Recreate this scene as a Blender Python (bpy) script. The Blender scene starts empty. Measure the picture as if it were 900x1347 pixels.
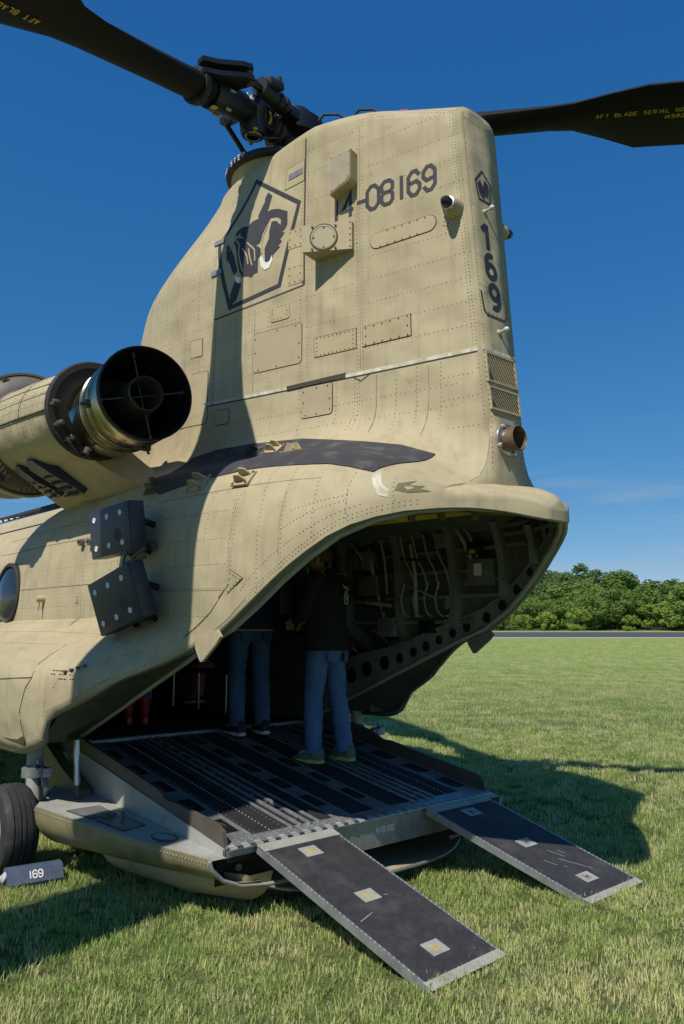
import bpy, bmesh, math, random
from mathutils import Vector, Matrix
from mathutils.bvhtree import BVHTree
rnd = random.Random(7)
scene = bpy.context.scene
COL = scene.collection

# ------------------------------------------------------------------ camera
cam_d = bpy.data.cameras.new("camera")
cam_d.sensor_fit = 'VERTICAL'; cam_d.sensor_height = 36.0
cam_d.lens = 1050 / 1347 * 36.0
cam_d.clip_start = 0.05; cam_d.clip_end = 6000
cam = bpy.data.objects.new("camera", cam_d); COL.objects.link(cam)
cam.location = (3.86, -3.79, 1.6)
PITCH = math.atan((828 - 673.5) / 1050); YAW = math.radians(42)
fw = Vector((-math.cos(YAW) * math.cos(PITCH), math.sin(YAW) * math.cos(PITCH), math.sin(PITCH)))
cam.rotation_euler = fw.to_track_quat('-Z', 'Y').to_euler()
scene.camera = cam

# ------------------------------------------------------------------ sky and sun
SUN = Vector((0.23, -0.76, 1.0)).normalized()
world = bpy.data.worlds.new("World"); scene.world = world; world.use_nodes = True
nt = world.node_tree; nt.nodes.clear()
wo = nt.nodes.new('ShaderNodeOutputWorld'); bg = nt.nodes.new('ShaderNodeBackground')
sky = nt.nodes.new('ShaderNodeTexSky'); sky.sky_type = 'NISHITA'; sky.sun_disc = False
sky.sun_elevation = math.asin(SUN.z); sky.sun_rotation = math.atan2(SUN.x, SUN.y)
sky.altitude = 600; sky.air_density = 0.85; sky.dust_density = 0.25; sky.ozone_density = 3.5
# polarised look: each channel of the sky is graded by a power curve
sc_ = nt.nodes.new('ShaderNodeSeparateColor'); cc_ = nt.nodes.new('ShaderNodeCombineColor'); hsv = nt.nodes.new('ShaderNodeHueSaturation'); hsv.inputs['Saturation'].default_value = 1.18; nt.links.new(sky.outputs[0], hsv.inputs['Color']); nt.links.new(hsv.outputs[0], sc_.inputs[0])
SKY_S = 0.07
for i, (p_, k_) in enumerate(((1.124, 1.20), (0.729, 0.86), (0.523, 0.90))):
    m1 = nt.nodes.new('ShaderNodeMath'); m1.operation = 'POWER'; m1.inputs[1].default_value = p_
    m2 = nt.nodes.new('ShaderNodeMath'); m2.operation = 'MULTIPLY'; m2.inputs[1].default_value = k_ * SKY_S ** (p_ - 1)
    nt.links.new(sc_.outputs[i], m1.inputs[0]); nt.links.new(m1.outputs[0], m2.inputs[0]); nt.links.new(m2.outputs[0], cc_.inputs[i])
# thin streaks of cirrus low over the horizon
tcw = nt.nodes.new('ShaderNodeTexCoord'); mpw = nt.nodes.new('ShaderNodeMapping')
mpw.inputs['Scale'].default_value = (2.2, 2.2, 22.0); mpw.inputs['Rotation'].default_value = (0.10, 0.06, 0)
nzw = nt.nodes.new('ShaderNodeTexNoise'); nzw.inputs['Scale'].default_value = 2.3; nzw.inputs['Detail'].default_value = 7
nzw.inputs['Roughness'].default_value = 0.62
crw = nt.nodes.new('ShaderNodeMapRange'); crw.inputs[1].default_value = 0.52; crw.inputs[2].default_value = 0.78
crw.inputs[3].default_value = 0.0; crw.inputs[4].default_value = 0.55
sep = nt.nodes.new('ShaderNodeSeparateXYZ')
lo = nt.nodes.new('ShaderNodeMapRange'); lo.inputs[1].default_value = 0.26; lo.inputs[2].default_value = 0.08
mul = nt.nodes.new('ShaderNodeMath'); mul.operation = 'MULTIPLY'
mixw = nt.nodes.new('ShaderNodeMixRGB'); mixw.inputs[2].default_value = (6.0, 6.6, 7.4, 1)
nt.links.new(tcw.outputs['Generated'], mpw.inputs[0]); nt.links.new(mpw.outputs[0], nzw.inputs['Vector'])
nt.links.new(nzw.outputs[0], crw.inputs[0]); nt.links.new(tcw.outputs['Generated'], sep.inputs[0])
nt.links.new(sep.outputs[2], lo.inputs[0]); nt.links.new(crw.outputs[0], mul.inputs[0]); nt.links.new(lo.outputs[0], mul.inputs[1])
nt.links.new(mul.outputs[0], mixw.inputs[0]); nt.links.new(cc_.outputs[0], mixw.inputs[1])
nt.links.new(mixw.outputs[0], bg.inputs[0]); bg.inputs[1].default_value = SKY_S
nt.links.new(bg.outputs[0], wo.inputs[0])
sl = bpy.data.lights.new("sun", 'SUN'); sl.energy = 5.0; sl.angle = math.radians(0.5); sl.color = (1.0, 0.945, 0.85)
so = bpy.data.objects.new("sun", sl); COL.objects.link(so)
so.rotation_euler = SUN.to_track_quat('Z', 'Y').to_euler(); so.location = (0, 0, 30)
scene.view_settings.view_transform = 'Standard'; scene.view_settings.look = 'None'
scene.view_settings.exposure = 0.0; scene.view_settings.gamma = 1.0
try:
    scene.cycles.use_denoising = True; scene.cycles.denoiser = 'OPENIMAGEDENOISE'
    scene.cycles.max_bounces = 6; scene.cycles.diffuse_bounces = 3; scene.cycles.glossy_bounces = 3
except Exception: pass

# ------------------------------------------------------------------ materials
def N(t, kind, **kw):
    n = t.nodes.new(kind)
    for k, v in kw.items():
        if k in n.inputs: n.inputs[k].default_value = v
        else: setattr(n, k, v)
    return n
def mat(name, col, rough=0.6, metal=0.0, var=0.12, scale=9.0, bump=0.0, bscale=60.0, spec=0.5, dark=None, dscale=2.5, dlo=0.55, dhi=0.75, stretch=(1, 1, 1), coat=0.0):
    m = bpy.data.materials.new(name); m.use_nodes = True
    t = m.node_tree; b = t.nodes['Principled BSDF']
    b.inputs['Roughness'].default_value = rough; b.inputs['Metallic'].default_value = metal
    b.inputs['Specular IOR Level'].default_value = spec
    if coat: b.inputs['Coat Weight'].default_value = coat
    tc = N(t, 'ShaderNodeTexCoord'); mp = N(t, 'ShaderNodeMapping'); mp.inputs['Scale'].default_value = stretch
    t.links.new(tc.outputs['Object'], mp.inputs[0])
    n1 = N(t, 'ShaderNodeTexNoise', Scale=scale, Detail=6.0, Roughness=0.6); t.links.new(mp.outputs[0], n1.inputs['Vector'])
    mr = N(t, 'ShaderNodeMapRange'); mr.inputs[1].default_value = 0.25; mr.inputs[2].default_value = 0.75
    mr.inputs[3].default_value = 1 - var; mr.inputs[4].default_value = 1 + var
    t.links.new(n1.outputs[0], mr.inputs[0])
    mx = N(t, 'ShaderNodeMixRGB', blend_type='MULTIPLY'); mx.inputs[0].default_value = 1.0
    mx.inputs[1].default_value = (*col, 1); t.links.new(mr.outputs[0], mx.inputs[2])
    out = mx.outputs[0]
    if dark:
        n2 = N(t, 'ShaderNodeTexNoise', Scale=dscale, Detail=8.0, Roughness=0.65); t.links.new(mp.outputs[0], n2.inputs['Vector'])
        r2 = N(t, 'ShaderNodeMapRange'); r2.inputs[1].default_value = dlo; r2.inputs[2].default_value = dhi
        t.links.new(n2.outputs[0], r2.inputs[0])
        m2 = N(t, 'ShaderNodeMixRGB'); m2.inputs[2].default_value = (*dark, 1)
        t.links.new(r2.outputs[0], m2.inputs[0]); t.links.new(out, m2.inputs[1]); out = m2.outputs[0]
    t.links.new(out, b.inputs['Base Color'])
    rr = N(t, 'ShaderNodeMapRange'); rr.inputs[3].default_value = max(0.03, rough - 0.1); rr.inputs[4].default_value = min(1, rough + 0.1)
    t.links.new(n1.outputs[0], rr.inputs[0]); t.links.new(rr.outputs[0], b.inputs['Roughness'])
    if bump:
        nb = N(t, 'ShaderNodeTexNoise', Scale=bscale, Detail=4.0); t.links.new(tc.outputs['Object'], nb.inputs['Vector'])
        bp = N(t, 'ShaderNodeBump', Strength=bump, Distance=0.01); t.links.new(nb.outputs[0], bp.inputs['Height'])
        t.links.new(bp.outputs[0], b.inputs['Normal'])
    return m
M = {}
def skin_mat():
    m = bpy.data.materials.new("tan_paint"); m.use_nodes = True
    t = m.node_tree; b = t.nodes['Principled BSDF']; L = t.links.new
    b.inputs['Specular IOR Level'].default_value = 0.28
    tc = N(t, 'ShaderNodeTexCoord')
    # broad patchiness
    n1 = N(t, 'ShaderNodeTexNoise', Scale=1.7, Detail=8.0, Roughness=0.6); L(tc.outputs['Object'], n1.inputs['Vector'])
    c1 = N(t, 'ShaderNodeValToRGB'); c1.color_ramp.elements[0].position = 0.3; c1.color_ramp.elements[1].position = 0.72
    c1.color_ramp.elements[0].color = (0.360, 0.300, 0.182, 1); c1.color_ramp.elements[1].color = (0.450, 0.380, 0.238, 1)
    L(n1.outputs[0], c1.inputs[0])
    # vertical grime streaks
    mp = N(t, 'ShaderNodeMapping'); mp.inputs['Scale'].default_value = (9, 9, 0.55); L(tc.outputs['Object'], mp.inputs[0])
    n2 = N(t, 'ShaderNodeTexNoise', Scale=1.6, Detail=7.0, Roughness=0.62); L(mp.outputs[0], n2.inputs['Vector'])
    r2 = N(t, 'ShaderNodeMapRange'); r2.inputs[1].default_value = 0.50; r2.inputs[2].default_value = 0.80; r2.inputs[4].default_value = 0.62
    L(n2.outputs[0], r2.inputs[0])
    m2 = N(t, 'ShaderNodeMixRGB'); m2.inputs[2].default_value = (0.235, 0.195, 0.112, 1)
    L(r2.outputs[0], m2.inputs[0]); L(c1.outputs[0], m2.inputs[1])
    # small soot spots
    n3 = N(t, 'ShaderNodeTexNoise', Scale=11.0, Detail=9.0, Roughness=0.75); L(tc.outputs['Object'], n3.inputs['Vector'])
    r3 = N(t, 'ShaderNodeMapRange'); r3.inputs[1].default_value = 0.57; r3.inputs[2].default_value = 0.78; r3.inputs[4].default_value = 0.6
    L(n3.outputs[0], r3.inputs[0])
    m3 = N(t, 'ShaderNodeMixRGB'); m3.inputs[2].default_value = (0.20, 0.165, 0.10, 1)
    L(r3.outputs[0], m3.inputs[0]); L(m2.outputs[0], m3.inputs[1])
    # chipped, scuffed light flecks
    n4 = N(t, 'ShaderNodeTexNoise', Scale=38.0, Detail=3.0, Roughness=0.5); L(tc.outputs['Object'], n4.inputs['Vector'])
    r4 = N(t, 'ShaderNodeMapRange'); r4.inputs[1].default_value = 0.72; r4.inputs[2].default_value = 0.76; r4.inputs[4].default_value = 0.35
    L(n4.outputs[0], r4.inputs[0])
    m4 = N(t, 'ShaderNodeMixRGB'); m4.inputs[2].default_value = (0.56, 0.50, 0.36, 1)
    L(r4.outputs[0], m4.inputs[0]); L(m3.outputs[0], m4.inputs[1])
    L(m4.outputs[0], b.inputs['Base Color'])
    rr = N(t, 'ShaderNodeMapRange'); rr.inputs[3].default_value = 0.5; rr.inputs[4].default_value = 0.72; L(n1.outputs[0], rr.inputs[0]); L(rr.outputs[0], b.inputs['Roughness'])
    # oil-canning of thin sheet and fine paint grain
    n5 = N(t, 'ShaderNodeTexNoise', Scale=3.4, Detail=1.5); L(tc.outputs['Object'], n5.inputs['Vector'])
    b1 = N(t, 'ShaderNodeBump', Strength=0.75, Distance=0.05); L(n5.outputs[0], b1.inputs['Height'])
    n6 = N(t, 'ShaderNodeTexNoise', Scale=160.0, Detail=3.0); L(tc.outputs['Object'], n6.inputs['Vector'])
    b2 = N(t, 'ShaderNodeBump', Strength=0.06, Distance=0.003); L(n6.outputs[0], b2.inputs['Height']); L(b1.outputs[0], b2.inputs['Normal'])
    L(b2.outputs[0], b.inputs['Normal'])
    return m
M['tan'] = skin_mat()
M['tan2'] = mat("tan_panel_paint", (0.41, 0.335, 0.20), 0.6, var=0.1, scale=5, bump=0.15, bscale=150, spec=0.3, dark=(0.25, 0.2, 0.125), dscale=4)
M['pinktan'] = mat("faded_tan_paint", (0.39, 0.318, 0.20), 0.6, var=0.07, scale=6, spec=0.3)
M['rivet'] = mat("weathered_rivet", (0.085, 0.068, 0.040), 0.55, var=0.35, scale=20)
M['rivetlight'] = mat("bare_rivet", (0.55, 0.53, 0.48), 0.45, metal=0.4, var=0.2, scale=20)
M['seam'] = mat("dark_seam_sealant", (0.045, 0.038, 0.026), 0.75, var=0.2)  # plain dark colour for joints, panel gaps and small dark fittings
M['seamsoft'] = mat('lap_seam', (0.20, 0.165, 0.10), 0.7, var=.3, scale=12)
M['chip'] = mat("chipped_white_sealant", (0.62, 0.58, 0.5), 0.7, var=0.25, scale=30, dark=(0.42, 0.36, 0.23), dscale=14, dlo=0.42, dhi=0.6)
M['walk'] = mat("black_walkway_coating", (0.036, 0.035, 0.041), 0.8, var=0.3, scale=7, bump=0.4, bscale=300, dark=(0.10, 0.094, 0.09), dscale=7, dlo=.52, dhi=.72)
M['mark'] = mat("faded_black_marking", (0.026, 0.024, 0.032), 0.65, var=0.2)
M['white'] = mat("white_marking_paint", (0.72, 0.7, 0.66), 0.6, var=0.1)
M['yellow'] = mat("yellow_marking_paint", (0.55, 0.38, 0.03), 0.6, var=0.15)
M['zinc'] = mat("yellow_chromate_primer", (0.36, 0.27, 0.03), 0.6, var=0.3, scale=6)
M['lining'] = mat("dark_green_lining", (0.105, 0.108, 0.092), 0.62, var=0.3, scale=6)
M['frame'] = mat("dark_grey_green_frame", (0.125, 0.132, 0.115), 0.55, var=0.25, scale=8)
M['frame2'] = mat("grey_green_longeron", (0.17, 0.18, 0.155), 0.5, var=0.25, scale=8)
M['black'] = mat("black_composite", (0.010, 0.010, 0.011), 0.45, var=0.25, scale=6)
M['blade'] = mat("black_blade_paint", (0.009, 0.009, 0.0098), 0.7, spec=0.2, var=0.35, scale=3, bump=0.1, bscale=90, dark=(0.015, 0.015, 0.015), dscale=3, stretch=(1, 1, 1))
M['rubber'] = mat("black_rubber", (0.022, 0.021, 0.022), 0.75, var=0.25, scale=12, bump=0.3, bscale=120, dark=(0.06, 0.055, 0.052), dscale=9)
M['gold'] = mat("heat_tinted_titanium", (0.46, 0.39, 0.26), 0.26, metal=1.0, var=0.25, scale=5, dark=(0.22, 0.17, 0.10), dscale=6)
M['steel'] = mat("bare_steel", (0.52, 0.52, 0.52), 0.32, metal=1.0, var=0.2)
M['alu'] = mat("worn_grey_aluminium", (0.30, 0.31, 0.31), 0.42, metal=0.55, var=0.3, scale=12, dark=(0.12, 0.12, 0.115), dscale=6)
M['alupaint'] = mat("pale_grey_green_paint", (0.33, 0.325, 0.285), 0.5, var=0.15, scale=7, dark=(0.2, 0.19, 0.16), dscale=5)
M['soot'] = mat("sooty_exhaust_metal", (0.016, 0.014, 0.013), 0.55, metal=0.4, var=0.4, scale=8)
M['deck'] = mat("black_antislip_deck", (0.013, 0.013, 0.015), 0.78, var=0.3, scale=14, bump=0.5, bscale=350, dark=(0.04, 0.036, 0.036), dscale=4)
M['pad'] = mat("scuffed_antislip_pad", (0.030, 0.028, 0.030), 0.72, var=0.35, scale=18, bump=0.5, bscale=380, dark=(0.075, 0.068, 0.066), dscale=6, dlo=0.5)
M['bluebox'] = mat("blue_black_box_paint", (0.028, 0.030, 0.048), 0.42, var=0.2, scale=8, dark=(0.06, 0.06, 0.075), dscale=5, dlo=0.6)
M['olive'] = mat("olive_drab_paint", (0.125, 0.108, 0.052), 0.45, var=0.25, scale=6, dark=(0.06, 0.05, 0.03), dscale=4)
M['under'] = mat("dark_green_underside", (0.055, 0.06, 0.036), 0.55, var=0.3, scale=5, dark=(0.025, 0.025, 0.02), dscale=4)
M['curb'] = mat("brown_black_curb_paint", (0.085, 0.072, 0.055), 0.5, var=0.25, scale=7)
M['chock'] = mat("blue_grey_chock_paint", (0.06, 0.085, 0.135), 0.55, var=0.25, scale=9, dark=(0.045, 0.055, 0.075), dscale=6)
M['rope'] = mat("pale_rope", (0.42, 0.42, 0.42), 0.8, var=0.25, scale=60)
def glass_mat():
    m = bpy.data.materials.new("window_glass"); m.use_nodes = True
    b = m.node_tree.nodes['Principled BSDF']; b.inputs['Base Color'].default_value = (0.02, 0.024, 0.03, 1)
    b.inputs['Roughness'].default_value = 0.06; b.inputs['Specular IOR Level'].default_value = 0.9
    return m
M['glass'] = glass_mat()

# ------------------------------------------------------------------ mesh helpers
def link(name, me, mats, parent=None, smooth=None):
    o = bpy.data.objects.new(name, me); COL.objects.link(o)
    if not isinstance(mats, (list, tuple)): mats = [mats]
    if not me.materials:
        for m in mats: me.materials.append(m)
    if parent is not None: o.parent = parent
    if smooth is not None:
        for p in me.polygons: p.use_smooth = True
        if smooth < 180:
            try: me.set_sharp_from_angle(angle=math.radians(smooth))
            except Exception: pass
    return o
def tag(o, label=None, cat=None, group=None, kind=None):
    if label: o['label'] = label
    if cat: o['category'] = cat
    if group: o['group'] = group
    if kind: o['kind'] = kind
    return o
def empty(name, loc=(0, 0, 0), rz=0.0, parent=None):
    o = bpy.data.objects.new(name, None); COL.objects.link(o); o.location = loc; o.rotation_euler = (0, 0, rz)
    o.empty_display_size = 0.2
    if parent: o.parent = parent
    return o
def frame_from(d, up=Vector((0, 0, 1))):
    d = d.normalized()
    if abs(d.dot(up)) > 0.98: up = Vector((1, 0, 0))
    a = d.cross(up).normalized(); b = a.cross(d).normalized()
    return a, b
class MB:
    def __init__(s): s.v = []; s.f = []; s.mi = []; s.m = 0
    def add(s, vs, fs):
        o = len(s.v); s.v += [tuple(p) for p in vs]
        for f in fs: s.f.append(tuple(i + o for i in f)); s.mi.append(s.m)
        return s
    def box(s, c, size, R=None, bev=0.0):
        hx, hy, hz = [k / 2 for k in size]; c = Vector(c)
        if bev <= 0:
            pts = [Vector((sx * hx, sy * hy, sz * hz)) for sz in (-1, 1) for sy in (-1, 1) for sx in (-1, 1)]
            fs = [(0, 2, 3, 1), (4, 5, 7, 6), (0, 1, 5, 4), (2, 6, 7, 3), (0, 4, 6, 2), (1, 3, 7, 5)]
        else:
            bm = bmesh.new(); bmesh.ops.create_cube(bm, size=1.0)
            for v in bm.verts: v.co = Vector((v.co.x * size[0], v.co.y * size[1], v.co.z * size[2]))
            bmesh.ops.bevel(bm, geom=bm.edges[:], offset=min(bev, min(size) * 0.45), segments=2, affect='EDGES', profile=0.6)
            bm.verts.ensure_lookup_table(); bm.verts.index_update()
            pts = [v.co.copy() for v in bm.verts]; fs = [tuple(v.index for v in f.verts) for f in bm.faces]; bm.free()
        if R is not None: pts = [R @ p for p in pts]
        return s.add([c + p for p in pts], fs)
    def tube(s, pts, r, n=10, cap=True, closed=False):
        pts = [Vector(p) for p in pts]; k = len(pts)
        rs = r if isinstance(r, (list, tuple)) else [r] * k
        rings = []; a = None
        for i, p in enumerate(pts):
            if closed: d = pts[(i + 1) % k] - pts[i - 1]
            else: d = pts[min(i + 1, k - 1)] - pts[max(i - 1, 0)]
            d = d.normalized()
            if a is None: a, b = frame_from(d)
            else:
                a = (a - d * a.dot(d)).normalized()
            b = d.cross(a)
            rings.append([p + (a * math.cos(t) + b * math.sin(t)) * rs[i] for t in [2 * math.pi * j / n for j in range(n)]])
        vs = [q for rg in rings for q in rg]; fs = []
        m = k if closed else k - 1
        for i in range(m):
            for j in range(n):
                i2 = (i + 1) % k
                fs.append((i * n + j, i * n + (j + 1) % n, i2 * n + (j + 1) % n, i2 * n + j))
        if cap and not closed:
            fs.append(tuple(range(n))[::-1]); fs.append(tuple((k - 1) * n + j for j in range(n)))
        return s.add(vs, fs)
    def lathe(s, origin, axis, prof, n=32, cap=False, up=Vector((0, 0, 1))):
        # prof: (distance along axis, radius)
        origin = Vector(origin); axis = Vector(axis).normalized(); a, b = frame_from(axis, up)
        vs = []; fs = []
        for (t, r) in prof:
            for j in range(n):
                q = 2 * math.pi * j / n
                vs.append(origin + axis * t + (a * math.cos(q) + b * math.sin(q)) * r)
        for i in range(len(prof) - 1):
            for j in range(n): fs.append((i * n + j, (i + 1) * n + j, (i + 1) * n + (j + 1) % n, i * n + (j + 1) % n))
        if cap:
            fs.append(tuple(range(n))); fs.append(tuple((len(prof) - 1) * n + j for j in range(n))[::-1])
        return s.add(vs, fs)
    def prism(s, poly, mapf, d0, d1):
        # poly 2D, mapf(u,v,d)->3D
        n = len(poly); vs = [mapf(u, v, d0) for u, v in poly] + [mapf(u, v, d1) for u, v in poly]
        fs = [tuple(range(n))[::-1], tuple(range(n, 2 * n))] + [(i, (i + 1) % n, n + (i + 1) % n, n + i) for i in range(n)]
        return s.add(vs, fs)
    def strip(s, A, B):
        n = len(A)
        return s.add(list(A) + list(B), [(i, i + 1, n + i + 1, n + i) for i in range(n - 1)])
    def sphere(s, c, r, n=12, m=8, sc=(1, 1, 1)):
        c = Vector(c); vs = [c + Vector((0, 0, r * sc[2]))]; fs = []
        for i in range(1, m):
            th = math.pi * i / m
            for j in range(n):
                q = 2 * math.pi * j / n
                vs.append(c + Vector((r * sc[0] * math.sin(th) * math.cos(q), r * sc[1] * math.sin(th) * math.sin(q), r * sc[2] * math.cos(th))))
        vs.append(c - Vector((0, 0, r * sc[2]))); last = len(vs) - 1
        for j in range(n): fs.append((0, 1 + j, 1 + (j + 1) % n))
        for i in range(m - 2):
            for j in range(n): fs.append((1 + i * n + j, 1 + (i + 1) * n + j, 1 + (i + 1) * n + (j + 1) % n, 1 + i * n + (j + 1) % n))
        for j in range(n): fs.append((last, 1 + (m - 2) * n + (j + 1) % n, 1 + (m - 2) * n + j))
        return s.add(vs, fs)
    def build(s, name, mats, parent=None, smooth=None, fix=True):
        me = bpy.data.meshes.new(name); me.from_pydata(s.v, [], s.f)
        if not isinstance(mats, (list, tuple)): mats = [mats]
        for m in mats: me.materials.append(m)
        if len(mats) > 1: me.polygons.foreach_set('material_index', s.mi)
        if fix:
            bm = bmesh.new(); bm.from_mesh(me); bmesh.ops.recalc_face_normals(bm, faces=bm.faces[:]); bm.to_mesh(me); bm.free()
        me.update()
        return link(name, me, mats, parent, smooth)
def lerp(a, b, t): return a + (b - a) * t
def interp(x, tab):
    if x <= tab[0][0]: return tab[0][1]
    for (x0, y0), (x1, y1) in zip(tab, tab[1:]):
        if x <= x1: return lerp(y0, y1, (x - x0) / (x1 - x0))
    return tab[-1][1]
def smoothtab(tab):
    # monotone-ish smooth interpolation (Catmull-Rom on a table)
    def f(x):
        if x <= tab[0][0]: return tab[0][1]
        if x >= tab[-1][0]: return tab[-1][1]
        for i in range(len(tab) - 1):
            if x <= tab[i + 1][0]:
                x0, y0 = tab[i]; x1, y1 = tab[i + 1]
                m0 = (y1 - tab[i - 1][1]) / (x1 - tab[i - 1][0]) if i > 0 else (y1 - y0) / (x1 - x0)
                m1 = (tab[i + 2][1] - y0) / (tab[i + 2][0] - x0) if i + 2 < len(tab) else (y1 - y0) / (x1 - x0)
                h = x1 - x0; t = (x - x0) / h
                return (2*t**3-3*t*t+1)*y0 + (t**3-2*t*t+t)*h*m0 + (-2*t**3+3*t*t)*y1 + (t**3-t*t)*h*m1
    return f
def sstep(a, b, x):
    t = max(0, min(1, (x - a) / (b - a))); return t * t * (3 - 2 * t)

# ------------------------------------------------------------------ ground, runway, wood
FH = Vector((fw.x, fw.y, 0)).normalized(); RT = Vector((FH.y, -FH.x, 0)); CG = Vector((cam.location.x, cam.location.y, 0))
def GP(lat, dep, z=0.0): return CG + RT * lat + FH * dep + Vector((0, 0, z))
def ground_mat():
    m = bpy.data.materials.new('mown_grass_ground'); m.use_nodes = True; t = m.node_tree; b = t.nodes['Principled BSDF']; L = t.links.new
    b.inputs['Roughness'].default_value = .9; b.inputs['Specular IOR Level'].default_value = .15
    g = N(t, 'ShaderNodeNewGeometry')
    n1 = N(t, 'ShaderNodeTexNoise', Scale=.35, Detail=6.0, Roughness=.6); L(g.outputs['Position'], n1.inputs['Vector'])
    c1 = N(t, 'ShaderNodeValToRGB'); c1.color_ramp.elements[0].position = .3; c1.color_ramp.elements[1].position = .7
    c1.color_ramp.elements[0].color = (.22, .29, .085, 1); c1.color_ramp.elements[1].color = (.36, .425, .145, 1); L(n1.outputs[0], c1.inputs[0])
    n2 = N(t, 'ShaderNodeTexNoise', Scale=9.0, Detail=9.0, Roughness=.75); L(g.outputs['Position'], n2.inputs['Vector'])
    r2 = N(t, 'ShaderNodeMapRange'); r2.inputs[1].default_value = .35; r2.inputs[2].default_value = .68; r2.inputs[3].default_value = .45; r2.inputs[4].default_value = 1.45; L(n2.outputs[0], r2.inputs[0])
    mx = N(t, 'ShaderNodeMixRGB', blend_type='MULTIPLY'); mx.inputs[0].default_value = 1; L(c1.outputs[0], mx.inputs[1]); L(r2.outputs[0], mx.inputs[2])
    # dry straw coloured streaks
    mp = N(t, 'ShaderNodeMapping'); mp.inputs['Rotation'].default_value = (0, 0, -math.atan2(RT.y, RT.x)); mp.inputs['Scale'].default_value = (.10, .42, 1); 
    mp.vector_type = 'POINT'; L(g.outputs['Position'], mp.inputs[0])
    n3 = N(t, 'ShaderNodeTexNoise', Scale=1.0, Detail=7.0, Roughness=.65); L(mp.outputs[0], n3.inputs['Vector'])
    r3 = N(t, 'ShaderNodeMapRange'); r3.inputs[1].default_value = .55; r3.inputs[2].default_value = .72; r3.inputs[4].default_value = .6; L(n3.outputs[0], r3.inputs[0])
    m3 = N(t, 'ShaderNodeMixRGB'); m3.inputs[2].default_value = (.42, .37, .19, 1); L(r3.outputs[0], m3.inputs[0]); L(mx.outputs[0], m3.inputs[1])
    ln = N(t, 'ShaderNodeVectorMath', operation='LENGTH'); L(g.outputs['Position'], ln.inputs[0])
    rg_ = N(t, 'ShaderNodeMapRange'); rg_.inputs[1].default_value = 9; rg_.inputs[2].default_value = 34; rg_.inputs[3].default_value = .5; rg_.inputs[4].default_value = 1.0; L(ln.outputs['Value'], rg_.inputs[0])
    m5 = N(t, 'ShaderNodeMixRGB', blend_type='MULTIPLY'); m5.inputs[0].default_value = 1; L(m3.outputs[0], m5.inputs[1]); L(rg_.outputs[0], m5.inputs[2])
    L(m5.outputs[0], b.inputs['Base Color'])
    n4 = N(t, 'ShaderNodeTexNoise', Scale=26.0, Detail=5.0, Roughness=.7); L(g.outputs['Position'], n4.inputs['Vector'])
    bp = N(t, 'ShaderNodeBump', Strength=1.0, Distance=.06); L(n4.outputs[0], bp.inputs['Height']); L(bp.outputs[0], b.inputs['Normal'])
    return m
M['ground'] = ground_mat()
me = bpy.data.meshes.new('ground'); S = 2500
me.from_pydata([GP(-S, -S), GP(S, -S), GP(S, S), GP(-S, S)], [], [(0, 1, 2, 3)])
tag(link('ground', me, M['ground']), kind='structure')
# runway on a gentle rise
M['asphalt'] = mat('grey_asphalt', (.062, .062, .068), .85, var=.15, scale=.3)
M['concrete'] = mat('pale_concrete_edge', (.42, .40, .36), .8, var=.15, scale=.5)
mb = MB()
def sheet(name, rows, m, lat0=-500, lat1=700, n=24):
    mb = MB(); k = n + 1; vs = [GP(lerp(lat0, lat1, i / n), d, z) for d, z in rows for i in range(k)]
    mb.add(vs, [(r * k + i, r * k + i + 1, (r + 1) * k + i + 1, (r + 1) * k + i) for r in range(len(rows) - 1) for i in range(n)])
    o = mb.build(name, m, None, None, fix=False); return tag(o, kind='structure')
sheet('runway_shoulder', [(150, -.02), (152, .03)], M['ground'])
sheet('runway_edge', [(152, .034), (157, .10)], M['concrete'])
sheet('runway', [(157, .104), (166, .30), (200, .95)], M['asphalt'])
sheet('far_verge', [(200, .95), (206, 1.02), (232, 1.2)], M['ground'])
hl = sheet('wooded_hill', [(232, 1.2), (262, 3.5), (300, 11.0), (340, 14.0), (420, 10.0), (600, -5)], mat('forest_floor', (.05, .065, .02), .9), n=60)
for v in hl.data.vertices:
    la = (v.co - CG).dot(RT); v.co.z = .9 + (v.co.z - .9) * interp(la, [(-120, .0), (0, .15), (30, .35), (60, .8), (80, 1.0), (130, .9), (260, .3), (400, 0)])
# --- trees
def leaf_mat(name, c1_, c2_):
    m = bpy.data.materials.new(name); m.use_nodes = True; t = m.node_tree; b = t.nodes['Principled BSDF']; L = t.links.new
    b.inputs['Roughness'].default_value = .6; b.inputs['Specular IOR Level'].default_value = .25
    g = N(t, 'ShaderNodeTexCoord'); n1 = N(t, 'ShaderNodeTexNoise', Scale=.9, Detail=5.0, Roughness=.7); L(g.outputs['Object'], n1.inputs['Vector'])
    oi = N(t, 'ShaderNodeObjectInfo'); ad = N(t, 'ShaderNodeMath', operation='MULTIPLY_ADD'); ad.inputs[1].default_value = .35; L(oi.outputs['Random'], ad.inputs[0]); L(n1.outputs[0], ad.inputs[2])
    cr = N(t, 'ShaderNodeValToRGB'); cr.color_ramp.elements[0].position = .4; cr.color_ramp.elements[1].position = .95; cr.color_ramp.elements[0].color = (*c1_, 1); cr.color_ramp.elements[1].color = (*c2_, 1)
    L(ad.outputs[0], cr.inputs[0]); L(cr.outputs[0], b.inputs['Base Color'])
    tl = N(t, 'ShaderNodeBsdfTranslucent'); L(cr.outputs[0], tl.inputs['Color']); mxs = N(t, 'ShaderNodeMixShader'); mxs.inputs[0].default_value = .4
    L(b.outputs[0], mxs.inputs[1]); L(tl.outputs[0], mxs.inputs[2]); L(mxs.outputs[0], t.nodes['Material Output'].inputs['Surface'])
    return m
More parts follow.
